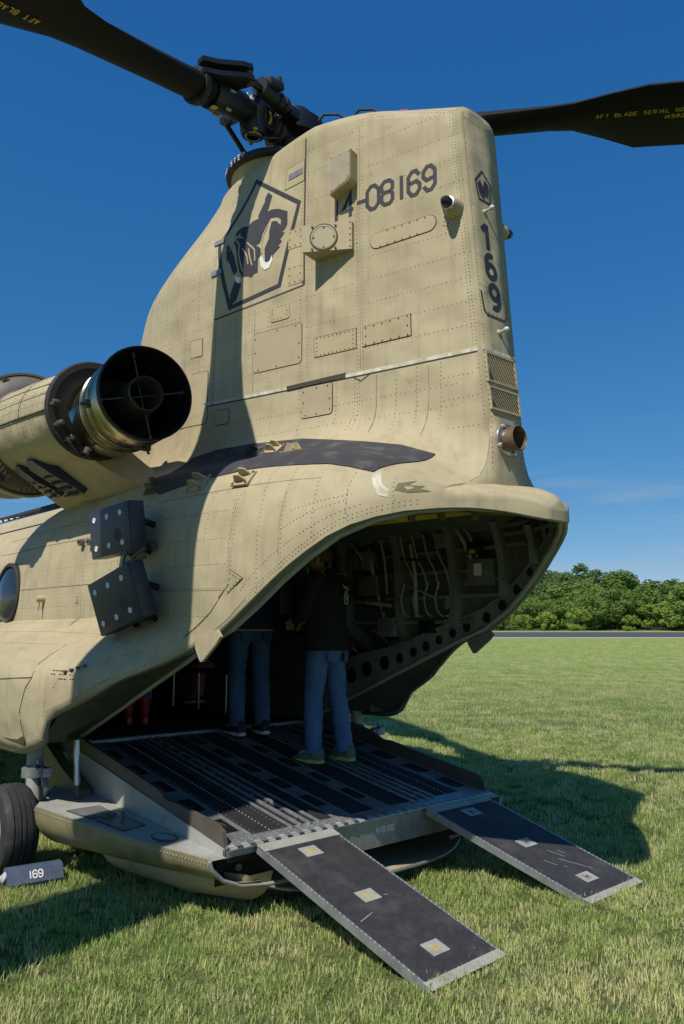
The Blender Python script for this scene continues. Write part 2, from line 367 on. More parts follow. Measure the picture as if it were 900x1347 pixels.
LM = {'dark': leaf_mat('dark_leaves', (.07, .135, .037), (.15, .24, .065)), 'mid': leaf_mat('mid_green_leaves', (.12, .20, .04), (.23, .34, .075)), 'light': leaf_mat('light_green_leaves', (.19, .28, .045), (.30, .40, .085))}
M['bark'] = mat('grey_brown_bark', (.09, .07, .05), .9, var=.3, scale=4)
def tree_mesh(seed, h, w, nclump, nleaf, leaf, low=.22):
    r = random.Random(seed); vs = []; fs = []; cl = []
    for i in range(nclump):
        a = r.uniform(0, 2 * math.pi); f = r.random() ** .6; zz = r.uniform(low, .93); rad = w * .5 * math.sqrt(max(.05, 1 - ((zz - .52) / .52) ** 2)) * f
        cl.append((Vector((rad * math.cos(a), rad * math.sin(a), h * zz)), r.uniform(.12, .21) * w))
    cl.append((Vector((0, 0, h * .9)), .16 * w))
    per = nleaf // len(cl)
    for c, R in cl:
        for k in range(per):
            d = Vector((r.gauss(0, 1), r.gauss(0, 1), r.gauss(0, 1))).normalized(); p = c + Vector((d.x * R, d.y * R, d.z * R * .78)) * r.uniform(.72, 1.08)
            nrm = (d + Vector((r.gauss(0, .45), r.gauss(0, .45), r.gauss(0, .45) + .3))).normalized(); a, b = frame_from(nrm); s = leaf * r.uniform(.6, 1.3); o = len(vs)
            vs += [p - a * s, p + b * s * .6, p + a * s, p - b * s * .6]; fs.append((o, o + 1, o + 2, o + 3))
    me = bpy.data.meshes.new('crown'); me.from_pydata([tuple(v) for v in vs], [], fs); me.update(); return me, cl
def trunk_mesh(seed, h, cl):
    r = random.Random(seed); mb = MB(); mb.tube([(0, 0, -.6), (0, 0, h * .2), (.1, .05, h * .5), (0, .1, h * .8)], [h * .028, h * .022, h * .014, h * .005], 8)
    for c, R in r.sample(cl, min(7, len(cl))): mb.tube([(0.03, 0, h * .28), tuple(Vector((0, 0, h * .4)).lerp(c, .5)), tuple(c)], [h * .010, h * .006, h * .002], 6)
    me = bpy.data.meshes.new('trunk'); me.from_pydata(mb.v, [], mb.f); me.update(); return me
KINDS = []
for i, (kind, h, w, nc, nl, lf) in enumerate((('dark', 13, 11, 34, 4200, .42), ('dark', 12, 12, 38, 4200, .42), ('mid', 12, 10, 32, 4000, .40), ('mid', 11, 11, 30, 4000, .40), ('light', 8, 8, 24, 3000, .34), ('mid', 14, 11, 36, 4400, .42))):
    cm, cl = tree_mesh(100 + i, h, w, nc, nl, lf, .10); cm.materials.append(LM[kind]); tm = trunk_mesh(200 + i, h, cl); tm.materials.append(M['bark']); KINDS.append((kind, cm, tm, h))
GRP = 'trees of the wood beyond the runway'
LAB = {'dark': 'dark green round crowned tree on the wooded hill beyond the runway', 'mid': 'mid green broad leaved tree on the wooded hill beyond the runway', 'light': 'light green low bushy tree at the foot of the wooded hill'}
def plant(ki, lat, dep, z, s, label=None, group=None):
    kind, cm, tm, h = KINDS[ki]
    e = empty('broadleaf_tree', GP(lat, dep, z), rnd.uniform(0, 6.28)); tag(e, label or LAB[kind], 'tree', group if label else 'the ' + kind + ' ' + GRP)
    e.scale = (s * rnd.uniform(.92, 1.1), s * rnd.uniform(.92, 1.1), s)
    for nm, m_ in (('crown', cm), ('trunk', tm)):
        o = bpy.data.objects.new(nm, m_); COL.objects.link(o); o.parent = e
hz = lambda d: interp(d, [(206, 1.0), (232, 1.2), (262, 3.5), (300, 11.0), (340, 14.0), (420, 10.0)])
for row, (dep, sp, kinds, s0) in enumerate(((238, 7.0, (4, 4, 2, 3, 4), .78), (247, 7.5, (2, 3, 5, 4), .85), (258, 8.0, (2, 3, 0, 5), .9), (272, 8.5, (0, 3, 1, 2), .9), (288, 9.0, (0, 1, 2, 0), .85), (306, 9.0, (0, 1), .75))):
    lat = (-42 if row < 3 else 22) + rnd.uniform(0, 4)
    while lat < 165:
        # the wood tapers away to the left
        tp = interp(lat, [(-45, .38), (0, .42), (22, .5), (50, .6), (60, .8), (70, 1.0), (84, 1.06), (96, 1.10), (104, 1.0), (112, .85), (165, .9)])
        if not (row >= 4 and lat < 52):
            plant(rnd.choice(kinds), lat, dep + rnd.uniform(-3, 3), hz(dep) * tp * interp(lat, [(0, .4), (40, .8), (70, 1)]) - .2, s0 * 1.12 * tp * rnd.uniform(.88, 1.16))
        lat += sp * rnd.uniform(.8, 1.2) * tp ** .5
plant(5, 96, 226, 1.1, .98, 'tall mid green tree with feathery top, nearest the runway at the right', None)
plant(3, 104, 229, 1.1, .82, 'broad mid green tree standing just right of the tall feathery one', None)
plant(4, 66, 226, 1.1, .80, 'bright yellow green bush at the foot of the wood, left of centre', None)
plant(4, 80, 224, 1.1, .55, 'small bright yellow green bush low in the middle of the wood', None)

# --- grass blades
def blade_tuft(seed, n, hgt, spread):
    r = random.Random(seed); vs = []; fs = []
    for i in range(n):
        a = r.uniform(0, 6.28); rr = spread * math.sqrt(r.random()); p = Vector((rr * math.cos(a), rr * math.sin(a), 0)); h = hgt * r.uniform(.35, 1.15); w = r.uniform(.0016, .0030) * (hgt / .06) ** .5
        b = r.uniform(0, 6.28); d = Vector((math.cos(b), math.sin(b), 0)); sd = Vector((-d.y, d.x, 0)); ln = r.uniform(.15, .75) * h; o = len(vs)
        vs += [p - sd * w, p + sd * w, p + d * ln * .3 + Vector((0, 0, h * .6)) + sd * w * .8, p + d * ln * .3 + Vector((0, 0, h * .6)) - sd * w * .8, p + d * ln + Vector((0, 0, h * .95))]
        fs += [(o, o + 1, o + 2, o + 3), (o + 3, o + 2, o + 4)]
    me = bpy.data.meshes.new('grass_tuft'); me.from_pydata([tuple(v) for v in vs], [], fs); me.update(); return me
def grass_mat():
    m = bpy.data.materials.new('grass_blades'); m.use_nodes = True; t = m.node_tree; b = t.nodes['Principled BSDF']; L = t.links.new
    b.inputs['Roughness'].default_value = .5; b.inputs['Specular IOR Level'].default_value = .35
    oi = N(t, 'ShaderNodeObjectInfo'); g = N(t, 'ShaderNodeNewGeometry')
    n1 = N(t, 'ShaderNodeTexNoise', Scale=.8, Detail=4.0, Roughness=.6); L(g.outputs['Position'], n1.inputs['Vector'])
    ad = N(t, 'ShaderNodeMath', operation='MULTIPLY_ADD'); ad.inputs[1].default_value = .56; L(oi.outputs['Random'], ad.inputs[0]); L(n1.outputs[0], ad.inputs[2])
    cr = N(t, 'ShaderNodeValToRGB'); e = cr.color_ramp.elements; e[0].position = .35; e[0].color = (.19, .315, .07, 1); e[1].position = 1.05; e[1].color = (.70, .66, .33, 1); k = e.new(.72); k.color = (.43, .525, .15, 1)
    L(ad.outputs[0], cr.inputs[0]); L(cr.outputs[0], b.inputs['Base Color'])
    tl = N(t, 'ShaderNodeBsdfTranslucent'); L(cr.outputs[0], tl.inputs['Color']); mxs = N(t, 'ShaderNodeMixShader'); mxs.inputs[0].default_value = .48
    out = t.nodes['Material Output']; L(b.outputs[0], mxs.inputs[1]); L(tl.outputs[0], mxs.inputs[2]); L(mxs.outputs[0], out.inputs['Surface'])
    return m
M['grass'] = grass_mat()
tuftcol = bpy.data.collections.new('grass_tufts')
def grass_field(name, lat_dep, dens, tufts, smin, smax, seed):
    me = bpy.data.meshes.new(name); me.from_pydata([GP(a, d, .0) for a, d in lat_dep], [], [tuple(range(len(lat_dep)))]); o = link(name, me, M['ground']); tag(o, kind='stuff')
    ng = bpy.data.node_groups.new(name, 'GeometryNodeTree'); ng.interface.new_socket('Geometry', in_out='INPUT', socket_type='NodeSocketGeometry'); ng.interface.new_socket('Geometry', in_out='OUTPUT', socket_type='NodeSocketGeometry')
    nd = ng.nodes; L = ng.links.new; gi = nd.new('NodeGroupInput'); go = nd.new('NodeGroupOutput')
    dp = nd.new('GeometryNodeDistributePointsOnFaces'); dp.inputs['Density'].default_value = dens; dp.inputs['Seed'].default_value = seed; L(gi.outputs[0], dp.inputs['Mesh'])
    ci = nd.new('GeometryNodeCollectionInfo'); ci.inputs['Collection'].default_value = tufts; ci.inputs['Separate Children'].default_value = True; ci.inputs['Reset Children'].default_value = True
    ip = nd.new('GeometryNodeInstanceOnPoints'); ip.inputs['Pick Instance'].default_value = True; L(dp.outputs['Points'], ip.inputs['Points']); L(ci.outputs[0], ip.inputs['Instance'])
    rv = nd.new('FunctionNodeRandomValue'); rv.data_type = 'FLOAT_VECTOR'; rv.inputs[0].default_value = (-.15, -.15, 0); rv.inputs[1].default_value = (.15, .15, 6.283); L(rv.outputs[0], ip.inputs['Rotation'])
    rs = nd.new('FunctionNodeRandomValue'); rs.data_type = 'FLOAT'; rs.inputs[2].default_value = smin; rs.inputs[3].default_value = smax; rs.inputs['Seed'].default_value = 5; L(rs.outputs[1], ip.inputs['Scale'])
    L(ip.outputs[0], go.inputs[0]); md = o.modifiers.new('grass', 'NODES'); md.node_group = ng
    return o
tc_ = bpy.data.collections.new('near_tufts'); tf_ = bpy.data.collections.new('far_tufts')
for i in range(5):
    q = blade_tuft(300 + i, 26, .043, .055); q.materials.append(M['grass']); o = bpy.data.objects.new('grass_tuft', q); tc_.objects.link(o)
    q = blade_tuft(400 + i, 28, .050, .13); q.materials.append(M['grass']); o = bpy.data.objects.new('grass_tuft', q); tf_.objects.link(o)
grass_field('grass', [(-3.0, 1.9), (3.2, 1.9), (5.6, 6.5), (-5.0, 6.5)], 330, tc_, .6, 1.35, 1)
grass_field('grass', [(-5.0, 6.5), (5.6, 6.5), (9.0, 13), (-8.0, 13)], 150, tc_, .8, 1.6, 2)
grass_field('grass', [(-8.0, 13), (9.0, 13), (19.0, 32), (-4.0, 32)], 55, tf_, .8, 1.5, 3)
grass_field('grass', [(-4.0, 32), (19.0, 32), (40, 75), (4.0, 75)], 14, tf_, 1.1, 1.9, 4)
grass_field('grass', [(4.0, 75), (40, 75), (76, 149), (18.0, 149)], 4, tf_, 1.5, 2.4, 6)

# ------------------------------------------------------------------ helicopter shell
heli = empty('helicopter', (0, 0, 0))
tag(heli, 'tan twin rotor cargo helicopter parked on the grass with its rear ramp lowered', 'helicopter')

plan = smoothtab([(-9, 1.25), (-1.0, 1.25), (0.0, 1.245), (0.2, 1.23), (0.4, 1.19), (0.6, 1.11), (0.8, 0.975), (1.0, 0.76), (1.15, 0.535), (1.27, 0.35), (1.36, 0.215), (1.41, 0.135), (1.435, 0.085), (1.447, 0.04), (1.45, 0.012)])
zopen = smoothtab([(-9, 0.75), (-1.7, 0.78), (-1.38, 0.85), (-1.28, 1.01), (-1.1, 1.10), (-0.9, 1.19), (-0.75, 1.28), (-0.5, 1.39), (-0.35, 1.46), (-0.22, 1.515), (-0.1, 1.555), (0.0, 1.595), (0.1, 1.645), (0.23, 1.73), (0.4, 1.86), (0.55, 1.975), (0.75, 2.12), (0.95, 2.205), (1.1, 2.235), (1.2, 2.24), (1.3, 2.225), (1.4, 2.195), (1.45, 2.185)])
zcorn = smoothtab([(-9, 2.74), (0.0, 2.74), (0.4, 2.70), (0.78, 2.61), (0.95, 2.52), (1.05, 2.455), (1.12, 2.42), (1.2, 2.41), (1.28, 2.395), (1.36, 2.365), (1.41, 2.335), (1.435, 2.30), (1.447, 2.265), (1.45, 2.24)])
bulge = smoothtab([(-9, 0.53), (-1.7, 0.53), (-1.3, 0.46), (-0.9, 0.325), (-0.75, 0.25), (-0.5, 0.12), (-0.25, 0.02), (-0.15, 0.0), (2, 0)])
ztop = smoothtab([(-3.5, 5.15), (-0.9, 5.15), (-0.28, 5.17), (0.2, 5.12), (0.6, 4.99), (0.93, 4.88), (1.2, 4.8)])
def xnose(z): return interp(z, [(2.6, -3.6), (2.95, -3.45), (3.4, -3.2), (4.0, -2.85), (4.35, -2.6), (4.7, -2.2), (5.0, -1.75), (5.15, -1.5), (6, -1.5)])
def xte(z): return interp(z, [(2.3, 1.145), (2.4, 1.14), (3.26, 1.06), (4.88, 0.93), (5.5, 0.88)])
def hwlin(x):
    return 0.165 + 0.258 * (1.05 - x)
def hw(x, z):
    xn = xnose(z); top = sstep(4.2, 5.15, z)
    xm = lerp(-1.5, -0.95, top)
    W = hwlin(max(x, -1.25))
    Wt = min(hwlin(max(x, -1.25)), 0.47 + 0.02 * max(0, -x))
    w = lerp(W, Wt, top)
    if x < xm:
        t = max(0.0, (x - xn) / (xm - xn)); w *= math.sqrt(max(0.0, 1 - (1 - t) ** 2.2))
    return w
# u samples along the pylon
US = []
nU = 46
for i in range(nU + 1):
    t = i / nU
    US.append(1 - (1 - t ** 1.0) ** 1.0 if t > 0.25 else 0.25 * (t / 0.25) ** 1.7)
V = []; Fc = []; IDX = {}
def addv(p):
    V.append(tuple(p)); return len(V) - 1
def zb_of(x): return zcorn(x) + 0.30
def pylon_pt(s, v):
    # bottom ring first
    xb = lerp(xnose(2.98), xte(2.9), s)
    zbv = zb_of(xb)
    x = xb
    z = zbv
    for _ in range(3):
        zr = ztop(x) - 0.10
        z = lerp(zbv, zr, v)
        x = lerp(xnose(z if v > 0 else 2.98), xte(z), s) if v > 0 else xb
        if v > 0:
            w = sstep(0, 0.25, v)
            x = lerp(lerp(xnose(2.98), xte(z), s), x, w)
    y = hw(x, z) if v > 0.25 else lerp(hw(x, 2.98 if x < -0.5 else z), hw(x, z), sstep(0, 0.25, v))
    return x, y, z
nV = 26
grid = []
for i, s in enumerate(US):
    col = []
    for j in range(nV + 1):
        x, y, z = pylon_pt(s, j / nV)
        col.append((x, y, z))
    # rounded roof edge and roof
    x, y, z = col[-1]; r = min(0.10, y * 0.9)
    for a in (22, 45, 68, 90):
        A = math.radians(a); col.append((x, y - r * (1 - math.cos(A)), z + r * math.sin(A)))
    yy = y - r
    for k in (0.66, 0.33, 0.0): col.append((x, yy * k, z + r + 0.015 * (1 - k * k)))
    grid.append(col)
def put(grid_, sgn):
    ids = [[addv((x, sgn * y, z)) for (x, y, z) in col] for col in grid_]
    for i in range(len(ids) - 1):
        for j in range(len(ids[0]) - 1):
            Fc.append((ids[i][j], ids[i + 1][j], ids[i + 1][j + 1], ids[i][j + 1]))
    return ids
# body sections; x stations coincide with the pylon foot where there is one
def section(x):
    p = plan(x); zc = zcorn(x); zo = zopen(x); b = bulge(x)
    has = x > xnose(2.98) and x <= xte(2.9) + 1e-4
    pts = []
    zw = zo + 0.0
    zmid = min(lerp(1.95, 2.29, sstep(0.2, 1.2, x)), lerp(zo, zc, 0.5))
    # shoulder control points
    if has:
        xb = x; y0 = hw(x, 2.98 if x < -0.5 else zb_of(x)); z0 = zb_of(x)
    else:
        y0 = 0.0; z0 = zc + (0.0 if x > 0 else 0.10)
    ysh = max(y0 + 0.02, lerp(y0, p, 0.42))
    # fillet
    if has:
        P0 = Vector((y0, z0)); P1 = Vector((y0 + 0.015, zc + 0.015)); P2 = Vector((lerp(y0, p, 0.44), zc - 0.05 * (p / 1.25)))
    else:
        P0 = Vector((0, z0)); P1 = Vector((p * 0.22, z0)); P2 = Vector((p * 0.45, lerp(z0, zc - 0.03, 0.8)))
    for k in range(9):
        t = k / 8; q = P0 * (1 - t) ** 2 + P1 * 2 * t * (1 - t) + P2 * t * t; pts.append((q.x, q.y))
    # shoulder: from P2 over to max width
    T0 = (P2 - P1).normalized(); ztop_s = P2.y
    hdrop = ztop_s - zmid
    C1 = P2 + T0 * (p - P2.x) * 0.62; C2 = Vector((p, zmid + hdrop * 0.62)); E = Vector((p, zmid))
    for k in range(1, 11):
        t = k / 10
        q = P2 * (1 - t) ** 3 + C1 * 3 * t * (1 - t) ** 2 + C2 * 3 * t * t * (1 - t) + E * t ** 3; pts.append((q.x, q.y))
    # side down to the opening edge
    lowz = [zmid + (zo - zmid) * k / 12 for k in range(1, 13)] if b < 1e-4 and zo > 1.63 else None
    if zo >= zmid - 0.01:
        for k in range(1, 13): pts.append((p - 0.02 * (k / 12) ** 2 * min(1, p), zmid + (zo - zmid) * k / 12))
    else:
        # spread with fixed z marks, sponson bulge added
        for k in range(1, 13):
            z = zmid + (zo - zmid) * (k / 12)
            g = sstep(1.66, 1.30, z)
            g2 = math.sqrt(max(0, 1 - (1 - min(1, max(0, (1.64 - z) / 0.36))) ** 2)) if z < 1.64 else 0
            g = 0.55 * g + 0.45 * g2 if z < 1.64 else 0
            tuck = 0.03 * sstep(1.75, 1.35, z) * (1 - min(1, b / 0.2))
            low = 0.07 * sstep(1.1, 0.75, z)
            pts.append((p + b * g - tuck - low * (b / 0.53), z))
    return pts
xs_body = [-9.0, -7.5, -6.2, -5.2, -4.5, -4.0, -3.7] + [lerp(xnose(2.98), xte(2.9), s) for s in US] + [1.15, 1.18, 1.21, 1.24, 1.27, 1.30, 1.33, 1.36, 1.385, 1.405, 1.42, 1.43, 1.4375]
xs_body = sorted(set(round(x, 5) for x in xs_body))
XF = round(lerp(xnose(2.98), xte(2.9), 1.0), 5)
bgrid = []
for x in xs_body:
    bgrid.append([(x, y, z) for (y, z) in section(x)])
    if abs(x - XF) < 1e-4: bgrid.append([(x + 0.001, y, z) for (y, z) in section(x + 0.001)])
OPEN_EDGE = [col[-1] for col in bgrid]
for sg in (-1, 1):
    put(grid, sg); ids = put(bgrid, sg)
    if sg < 0: tipP = ids[-1]
    else:
        for j in range(len(ids[-1]) - 1): Fc.append((tipP[j], ids[-1][j], ids[-1][j + 1], tipP[j + 1]))
bm = bmesh.new()
bv = [bm.verts.new(v) for v in V]
for f in Fc:
    try: bm.faces.new([bv[i] for i in f])
    except ValueError: pass
bmesh.ops.remove_doubles(bm, verts=bm.verts[:], dist=0.0008)
bmesh.ops.dissolve_degenerate(bm, dist=0.0004, edges=bm.edges[:])
bmesh.ops.recalc_face_normals(bm, faces=bm.faces[:])
# flat rear face of the pylon, its own sharp edges
rear = []
colr = [g for g in grid[-1]]
rv = []
for (x, y, z) in colr[:nV + 5]:
    rv.append([bm.verts.new((x + 0.0005, -y, z)), bm.verts.new((x + 0.0005, -y * .33, z)), bm.verts.new((x + 0.0005, y * .33, z)), bm.verts.new((x + 0.0005, y, z))])
rv0 = []
fillc = [p for p in bgrid if abs(p[0][0] - XF) < 1e-4][0]
def fill_y(z):
    pz = [(q[2], q[1]) for q in fillc[:19]]
    for (z0, y0), (z1, y1) in zip(pz, pz[1:]):
        if z1 <= z <= z0: return lerp(y0, y1, (z0 - z) / max(1e-6, z0 - z1))
    return pz[0][1]
for k in range(9):
    z = lerp(2.30, zb_of(XF) - 0.0005, k / 8); y = min(fill_y(z), 0.50); xx = XF + 0.006
    rv0.append([bm.verts.new((xx, -y, z)), bm.verts.new((xx, -y * .33, z)), bm.verts.new((xx, y * .33, z)), bm.verts.new((xx, y, z))])
rows = rv0 + rv
for a, b_ in zip(rows, rows[1:]):
    for k in range(3):
        f = bm.faces.new((a[k], a[k + 1], b_[k + 1], b_[k])); f.normal_update()
        if f.normal.x < 0: f.normal_flip()
me = bpy.data.meshes.new('fuselage_skin'); bm.to_mesh(me)
BV = BVHTree.FromBMesh(bm); 
bm.free()
me.update()
# make outward normals certain
shell = link('fuselage_skin', me, [M['tan'], M['lining'], M['frame2']], heli, smooth=42)
so_ = shell.modifiers.new('thickness', 'SOLIDIFY'); so_.thickness = 0.045; so_.offset = -1; so_.use_rim = True
so_.material_offset = 1; so_.material_offset_rim = 2; so_.use_quality_normals = False

def hit(mode, u, v):
    if mode == 'port': o, d = Vector((u, -8, v)), Vector((0, 1, 0))
    elif mode == 'rear': o, d = Vector((8, u, v)), Vector((-1, 0, 0))
    elif mode == 'top': o, d = Vector((u, v, 9)), Vector((0, 0, -1))
    h = BV.ray_cast(o, d)
    if h[0] is None:
        q = BV.find_nearest(o + d * (8 if mode != 'top' else 5)); h = q
    n = h[1]
    if n.dot(d) > 0: n = -n
    return h[0], n

# ------------------------------------------------------------------ things that follow the skin
def conform(name, polys, mat_, off=0.004, mode='port', grid=0.07, parent=None, base=-0.006, smooth=40):
    """flat outline(s) laid on the skin as a thin plate with its own edge"""
    b = bmesh.new()
    for poly in polys:
        vs = [b.verts.new((u, v, 0)) for u, v in poly]
        try: b.faces.new(vs)
        except ValueError: pass
    us = [v.co.x for v in b.verts]; vs_ = [v.co.y for v in b.verts]
    for ax, lo_, hi_ in ((0, min(us), max(us)), (1, min(vs_), max(vs_))):
        k = int((hi_ - lo_) / grid)
        for i in range(1, k + 1):
            q = lo_ + (hi_ - lo_) * i / (k + 1)
            co = [0, 0, 0]; no = [0, 0, 0]; co[ax] = q; no[ax] = 1
            bmesh.ops.bisect_plane(b, geom=b.verts[:] + b.edges[:] + b.faces[:], plane_co=co, plane_no=no)
    bmesh.ops.triangulate(b, faces=[f for f in b.faces if len(f.verts) > 4])
    pr = {}
    for v in b.verts:
        P, n = hit(mode, v.co.x, v.co.y); pr[v] = (P, n)
    bnd = [e for e in b.edges if len(e.link_faces) == 1]
    for v in b.verts:
        P, n = pr[v]; v.co = P + n * off
    low = {}
    for e in bnd:
        for v in e.verts:
            if v not in low: low[v] = b.verts.new(pr[v][0] + pr[v][1] * base)
    for e in bnd:
        a, c = e.verts
        try: b.faces.new((a, c, low[c], low[a]))
        except ValueError: pass
    bmesh.ops.recalc_face_normals(b, faces=b.faces[:])
    # make sure the plate looks outwards
    s = sum(1 if f.normal.dot(pr[f.verts[0]][1]) > 0 else -1 for f in b.faces if all(v in pr for v in f.verts))
    if s < 0: bmesh.ops.reverse_faces(b, faces=b.faces[:])
    me = bpy.data.meshes.new(name); b.to_mesh(me); b.free()
    return link(name, me, mat_, parent or heli, smooth)
def stroke(pts, w, closed=False):
    """polyline -> list of quads (mitred)"""
    P = [Vector(p) for p in pts]; n = len(P); L = []; R = []
    for i in range(n):
        if closed: d0 = (P[i] - P[i - 1]).normalized(); d1 = (P[(i + 1) % n] - P[i]).normalized()
        else:
            d0 = (P[i] - P[i - 1]).normalized() if i else (P[1] - P[0]).normalized()
            d1 = (P[i + 1] - P[i]).normalized() if i < n - 1 else d0
        n0 = Vector((-d0.y, d0.x)); n1 = Vector((-d1.y, d1.x)); m = (n0 + n1)
        if m.length < 1e-6: m = n0
        m = m.normalized(); k = (w / 2) / max(0.35, m.dot(n0))
        L.append(P[i] + m * k); R.append(P[i] - m * k)
    q = []
    for i in range(n if closed else n - 1):
        j = (i + 1) % n; q.append([tuple(L[i]), tuple(L[j]), tuple(R[j]), tuple(R[i])])
    return q
GLY = {'0': [([(0, .2), (.2, 0), (.4, 0), (.6, .2), (.6, .8), (.4, 1), (.2, 1), (0, .8)], 1)],
 '8': [([(.02, .15), (.17, 0), (.43, 0), (.58, .15), (.58, .4), (.46, .52), (.58, .64), (.58, .86), (.43, 1), (.17, 1), (.02, .86), (.02, .64), (.14, .52), (.02, .4)], 1), ([(.14, .52), (.46, .52)], 0)],
 '1': [([(.3, 0), (.3, 1)], 0)], '4': [([(.45, 0), (.45, 1), (.02, .3), (.62, .3)], 0)],
 '-': [([(.08, .48), (.52, .48)], 0)],
 '6': [([(.56, .8), (.4, 1), (.2, 1), (.02, .8), (.02, .2), (.2, 0), (.4, 0), (.58, .2), (.58, .4), (.42, .56), (.02, .5)], 0)],
 '9': [([(.04, .2), (.2, 0), (.4, 0), (.58, .2), (.58, .8), (.4, 1), (.2, 1), (.02, .8), (.02, .6), (.18, .44), (.58, .5)], 0)],
 'M': [([(0, 0), (0, 1), (.3, .45), (.6, 1), (.6, 0)], 0)], '/': [([(.1, 0), (.5, 1)], 0)],
 'N': [([(0, 0), (0, 1), (.6, 0), (.6, 1)], 0)], 'O': [([(0, .2), (.2, 0), (.4, 0), (.6, .2), (.6, .8), (.4, 1), (.2, 1), (0, .8)], 1)],
 'S': [([(.02, .1), (.2, 0), (.4, 0), (.58, .15), (.58, .38), (.42, .52), (.18, .54), (.02, .66), (.02, .86), (.2, 1), (.4, 1), (.58, .9)], 0)],
 'T': [([(0, 1), (.6, 1)], 0), ([(.3, 0), (.3, 1)], 0)], 'E': [([(.58, 0), (0, 0), (0, 1), (.58, 1)], 0), ([(0, .52), (.45, .52)], 0)],
 'P': [([(0, 0), (0, 1), (.42, 1), (.58, .85), (.58, .6), (.42, .46), (0, .46)], 0)],
 'A': [([(0, 0), (.3, 1), (.6, 0)], 0), ([(.12, .34), (.48, .34)], 0)], 'F': [([(0, 0), (0, 1), (.58, 1)], 0), ([(0, .52), (.45, .52)], 0)],
 'B': [([(0, 0), (0, 1), (.42, 1), (.56, .86), (.56, .64), (.42, .52), (0, .52)], 0), ([(.42, .52), (.6, .38), (.6, .14), (.44, 0), (0, 0)], 0)],
 'L': [([(0, 1), (0, 0), (.58, 0)], 0)], 'D': [([(0, 0), (0, 1), (.4, 1), (.6, .8), (.6, .2), (.4, 0)], 1)],
 'R': [([(0, 0), (0, 1), (.42, 1), (.58, .85), (.58, .6), (.42, .46), (0, .46)], 0), ([(.3, .46), (.6, 0)], 0)],
 'I': [([(.3, 0), (.3, 1)], 0)], '.': [([(.25, 0), (.35, 0.02)], 0)], '2': [([(.02, .8), (.18, 1), (.42, 1), (.58, .84), (.58, .64), (.02, 0), (.6, 0)], 0)],
 '5': [([(.56, 1), (.04, 1), (.02, .55), (.4, .6), (.58, .42), (.58, .18), (.4, 0), (.18, 0), (.02, .14)], 0)],
 '3': [([(.02, .9), (.18, 1), (.42, 1), (.58, .84), (.58, .66), (.42, .53), (.2, .53)], 0), ([(.42, .53), (.58, .4), (.58, .16), (.42, 0), (.18, 0), (.02, .12)], 0)],
 'V': [([(0, 1), (.3, 0), (.6, 1)], 0)], 'Y': [([(0, 1), (.3, .5), (.6, 1)], 0), ([(.3, .5), (.3, 0)], 0)], 'C': [([(.58, .84), (.42, 1), (.18, 1), (0, .82), (0, .18), (.18, 0), (.42, 0), (.58, .16)], 0)],
 'K': [([(0, 0), (0, 1)], 0), ([(.56, 1), (.02, .45), (.6, 0)], 0)], 'H': [([(0, 0), (0, 1)], 0), ([(.6, 0), (.6, 1)], 0), ([(0, .52), (.6, .52)], 0)], ' ': []}
def letters(txt, u, v, h, w=0.16, adv=0.88, slant=0.0, wx=1.0):
    out = []
    for ch in txt:
        for pts, cl in GLY.get(ch, []):
            out += stroke([(u + (p[0] * wx + slant * p[1]) * h, v + p[1] * h) for p in pts], w * h, bool(cl))
        u += ({'1': .62, 'I': .5, '.': .5, '-': .62}.get(ch, adv)) * h * wx
    return out

def stx(*a, **k): return tag(conform(*a, **k), kind='stuff')
# rivets: collected, then built as two joined parts
RV = {'dark': [], 'light': []}
def riv(pts, sp=0.028, mode='port', kind='dark', r=0.0050):
    P = [Vector(p) for p in pts]; acc = 0.0
    for a, b in zip(P, P[1:]):
        L = (b - a).length; t = acc
        while t < L:
            q = a + (b - a) * (t / L); RV[kind].append((mode, q.x + rnd.uniform(-.0012, .0012), q.y + rnd.uniform(-.0012, .0012), r * rnd.uniform(.85, 1.1))); t += sp
        acc = t - L
def build_rivets():
    for kind, name in (('dark', 'rivet_rows'), ('light', 'bare_rivet_rows')):
        vs = []; fs = []
        for mode, u, v, r in RV[kind]:
            P, n = hit(mode, u, v); a, b = frame_from(n)
            o = len(vs)
            for k in range(6):
                t = k * math.pi / 3; vs.append(P + (a * math.cos(t) + b * math.sin(t)) * r - n * 0.0005)
            vs.append(P + n * r * 0.62)
            for k in range(6): fs.append((o + k, o + (k + 1) % 6, o + 6))
        me = bpy.data.meshes.new(name); me.from_pydata([tuple(v) for v in vs], [], fs); me.update()
        o = link(name, me, M['rivet'] if kind == 'dark' else M['rivetlight'], heli, 180); tag(o, kind='stuff')
def seam(pts, w=0.008, mode='port', m=None, off=0.0015, name='panel_seam'):
    return conform(name, stroke(pts, w), m or M['seam'], off, mode, 0.08)
def rect(u0, v0, u1, v1, c=0.0):
    if c <= 0: return [(u0, v0), (u1, v0), (u1, v1), (u0, v1)]
    out = []
    for cx_, cy_, a0 in ((u1 - c, v0 + c, -90), (u1 - c, v1 - c, 0), (u0 + c, v1 - c, 90), (u0 + c, v0 + c, 180)):
        for k in range(5):
            a = math.radians(a0 + k * 22.5); out.append((cx_ + c * math.cos(a), cy_ + c * math.sin(a)))
    return out
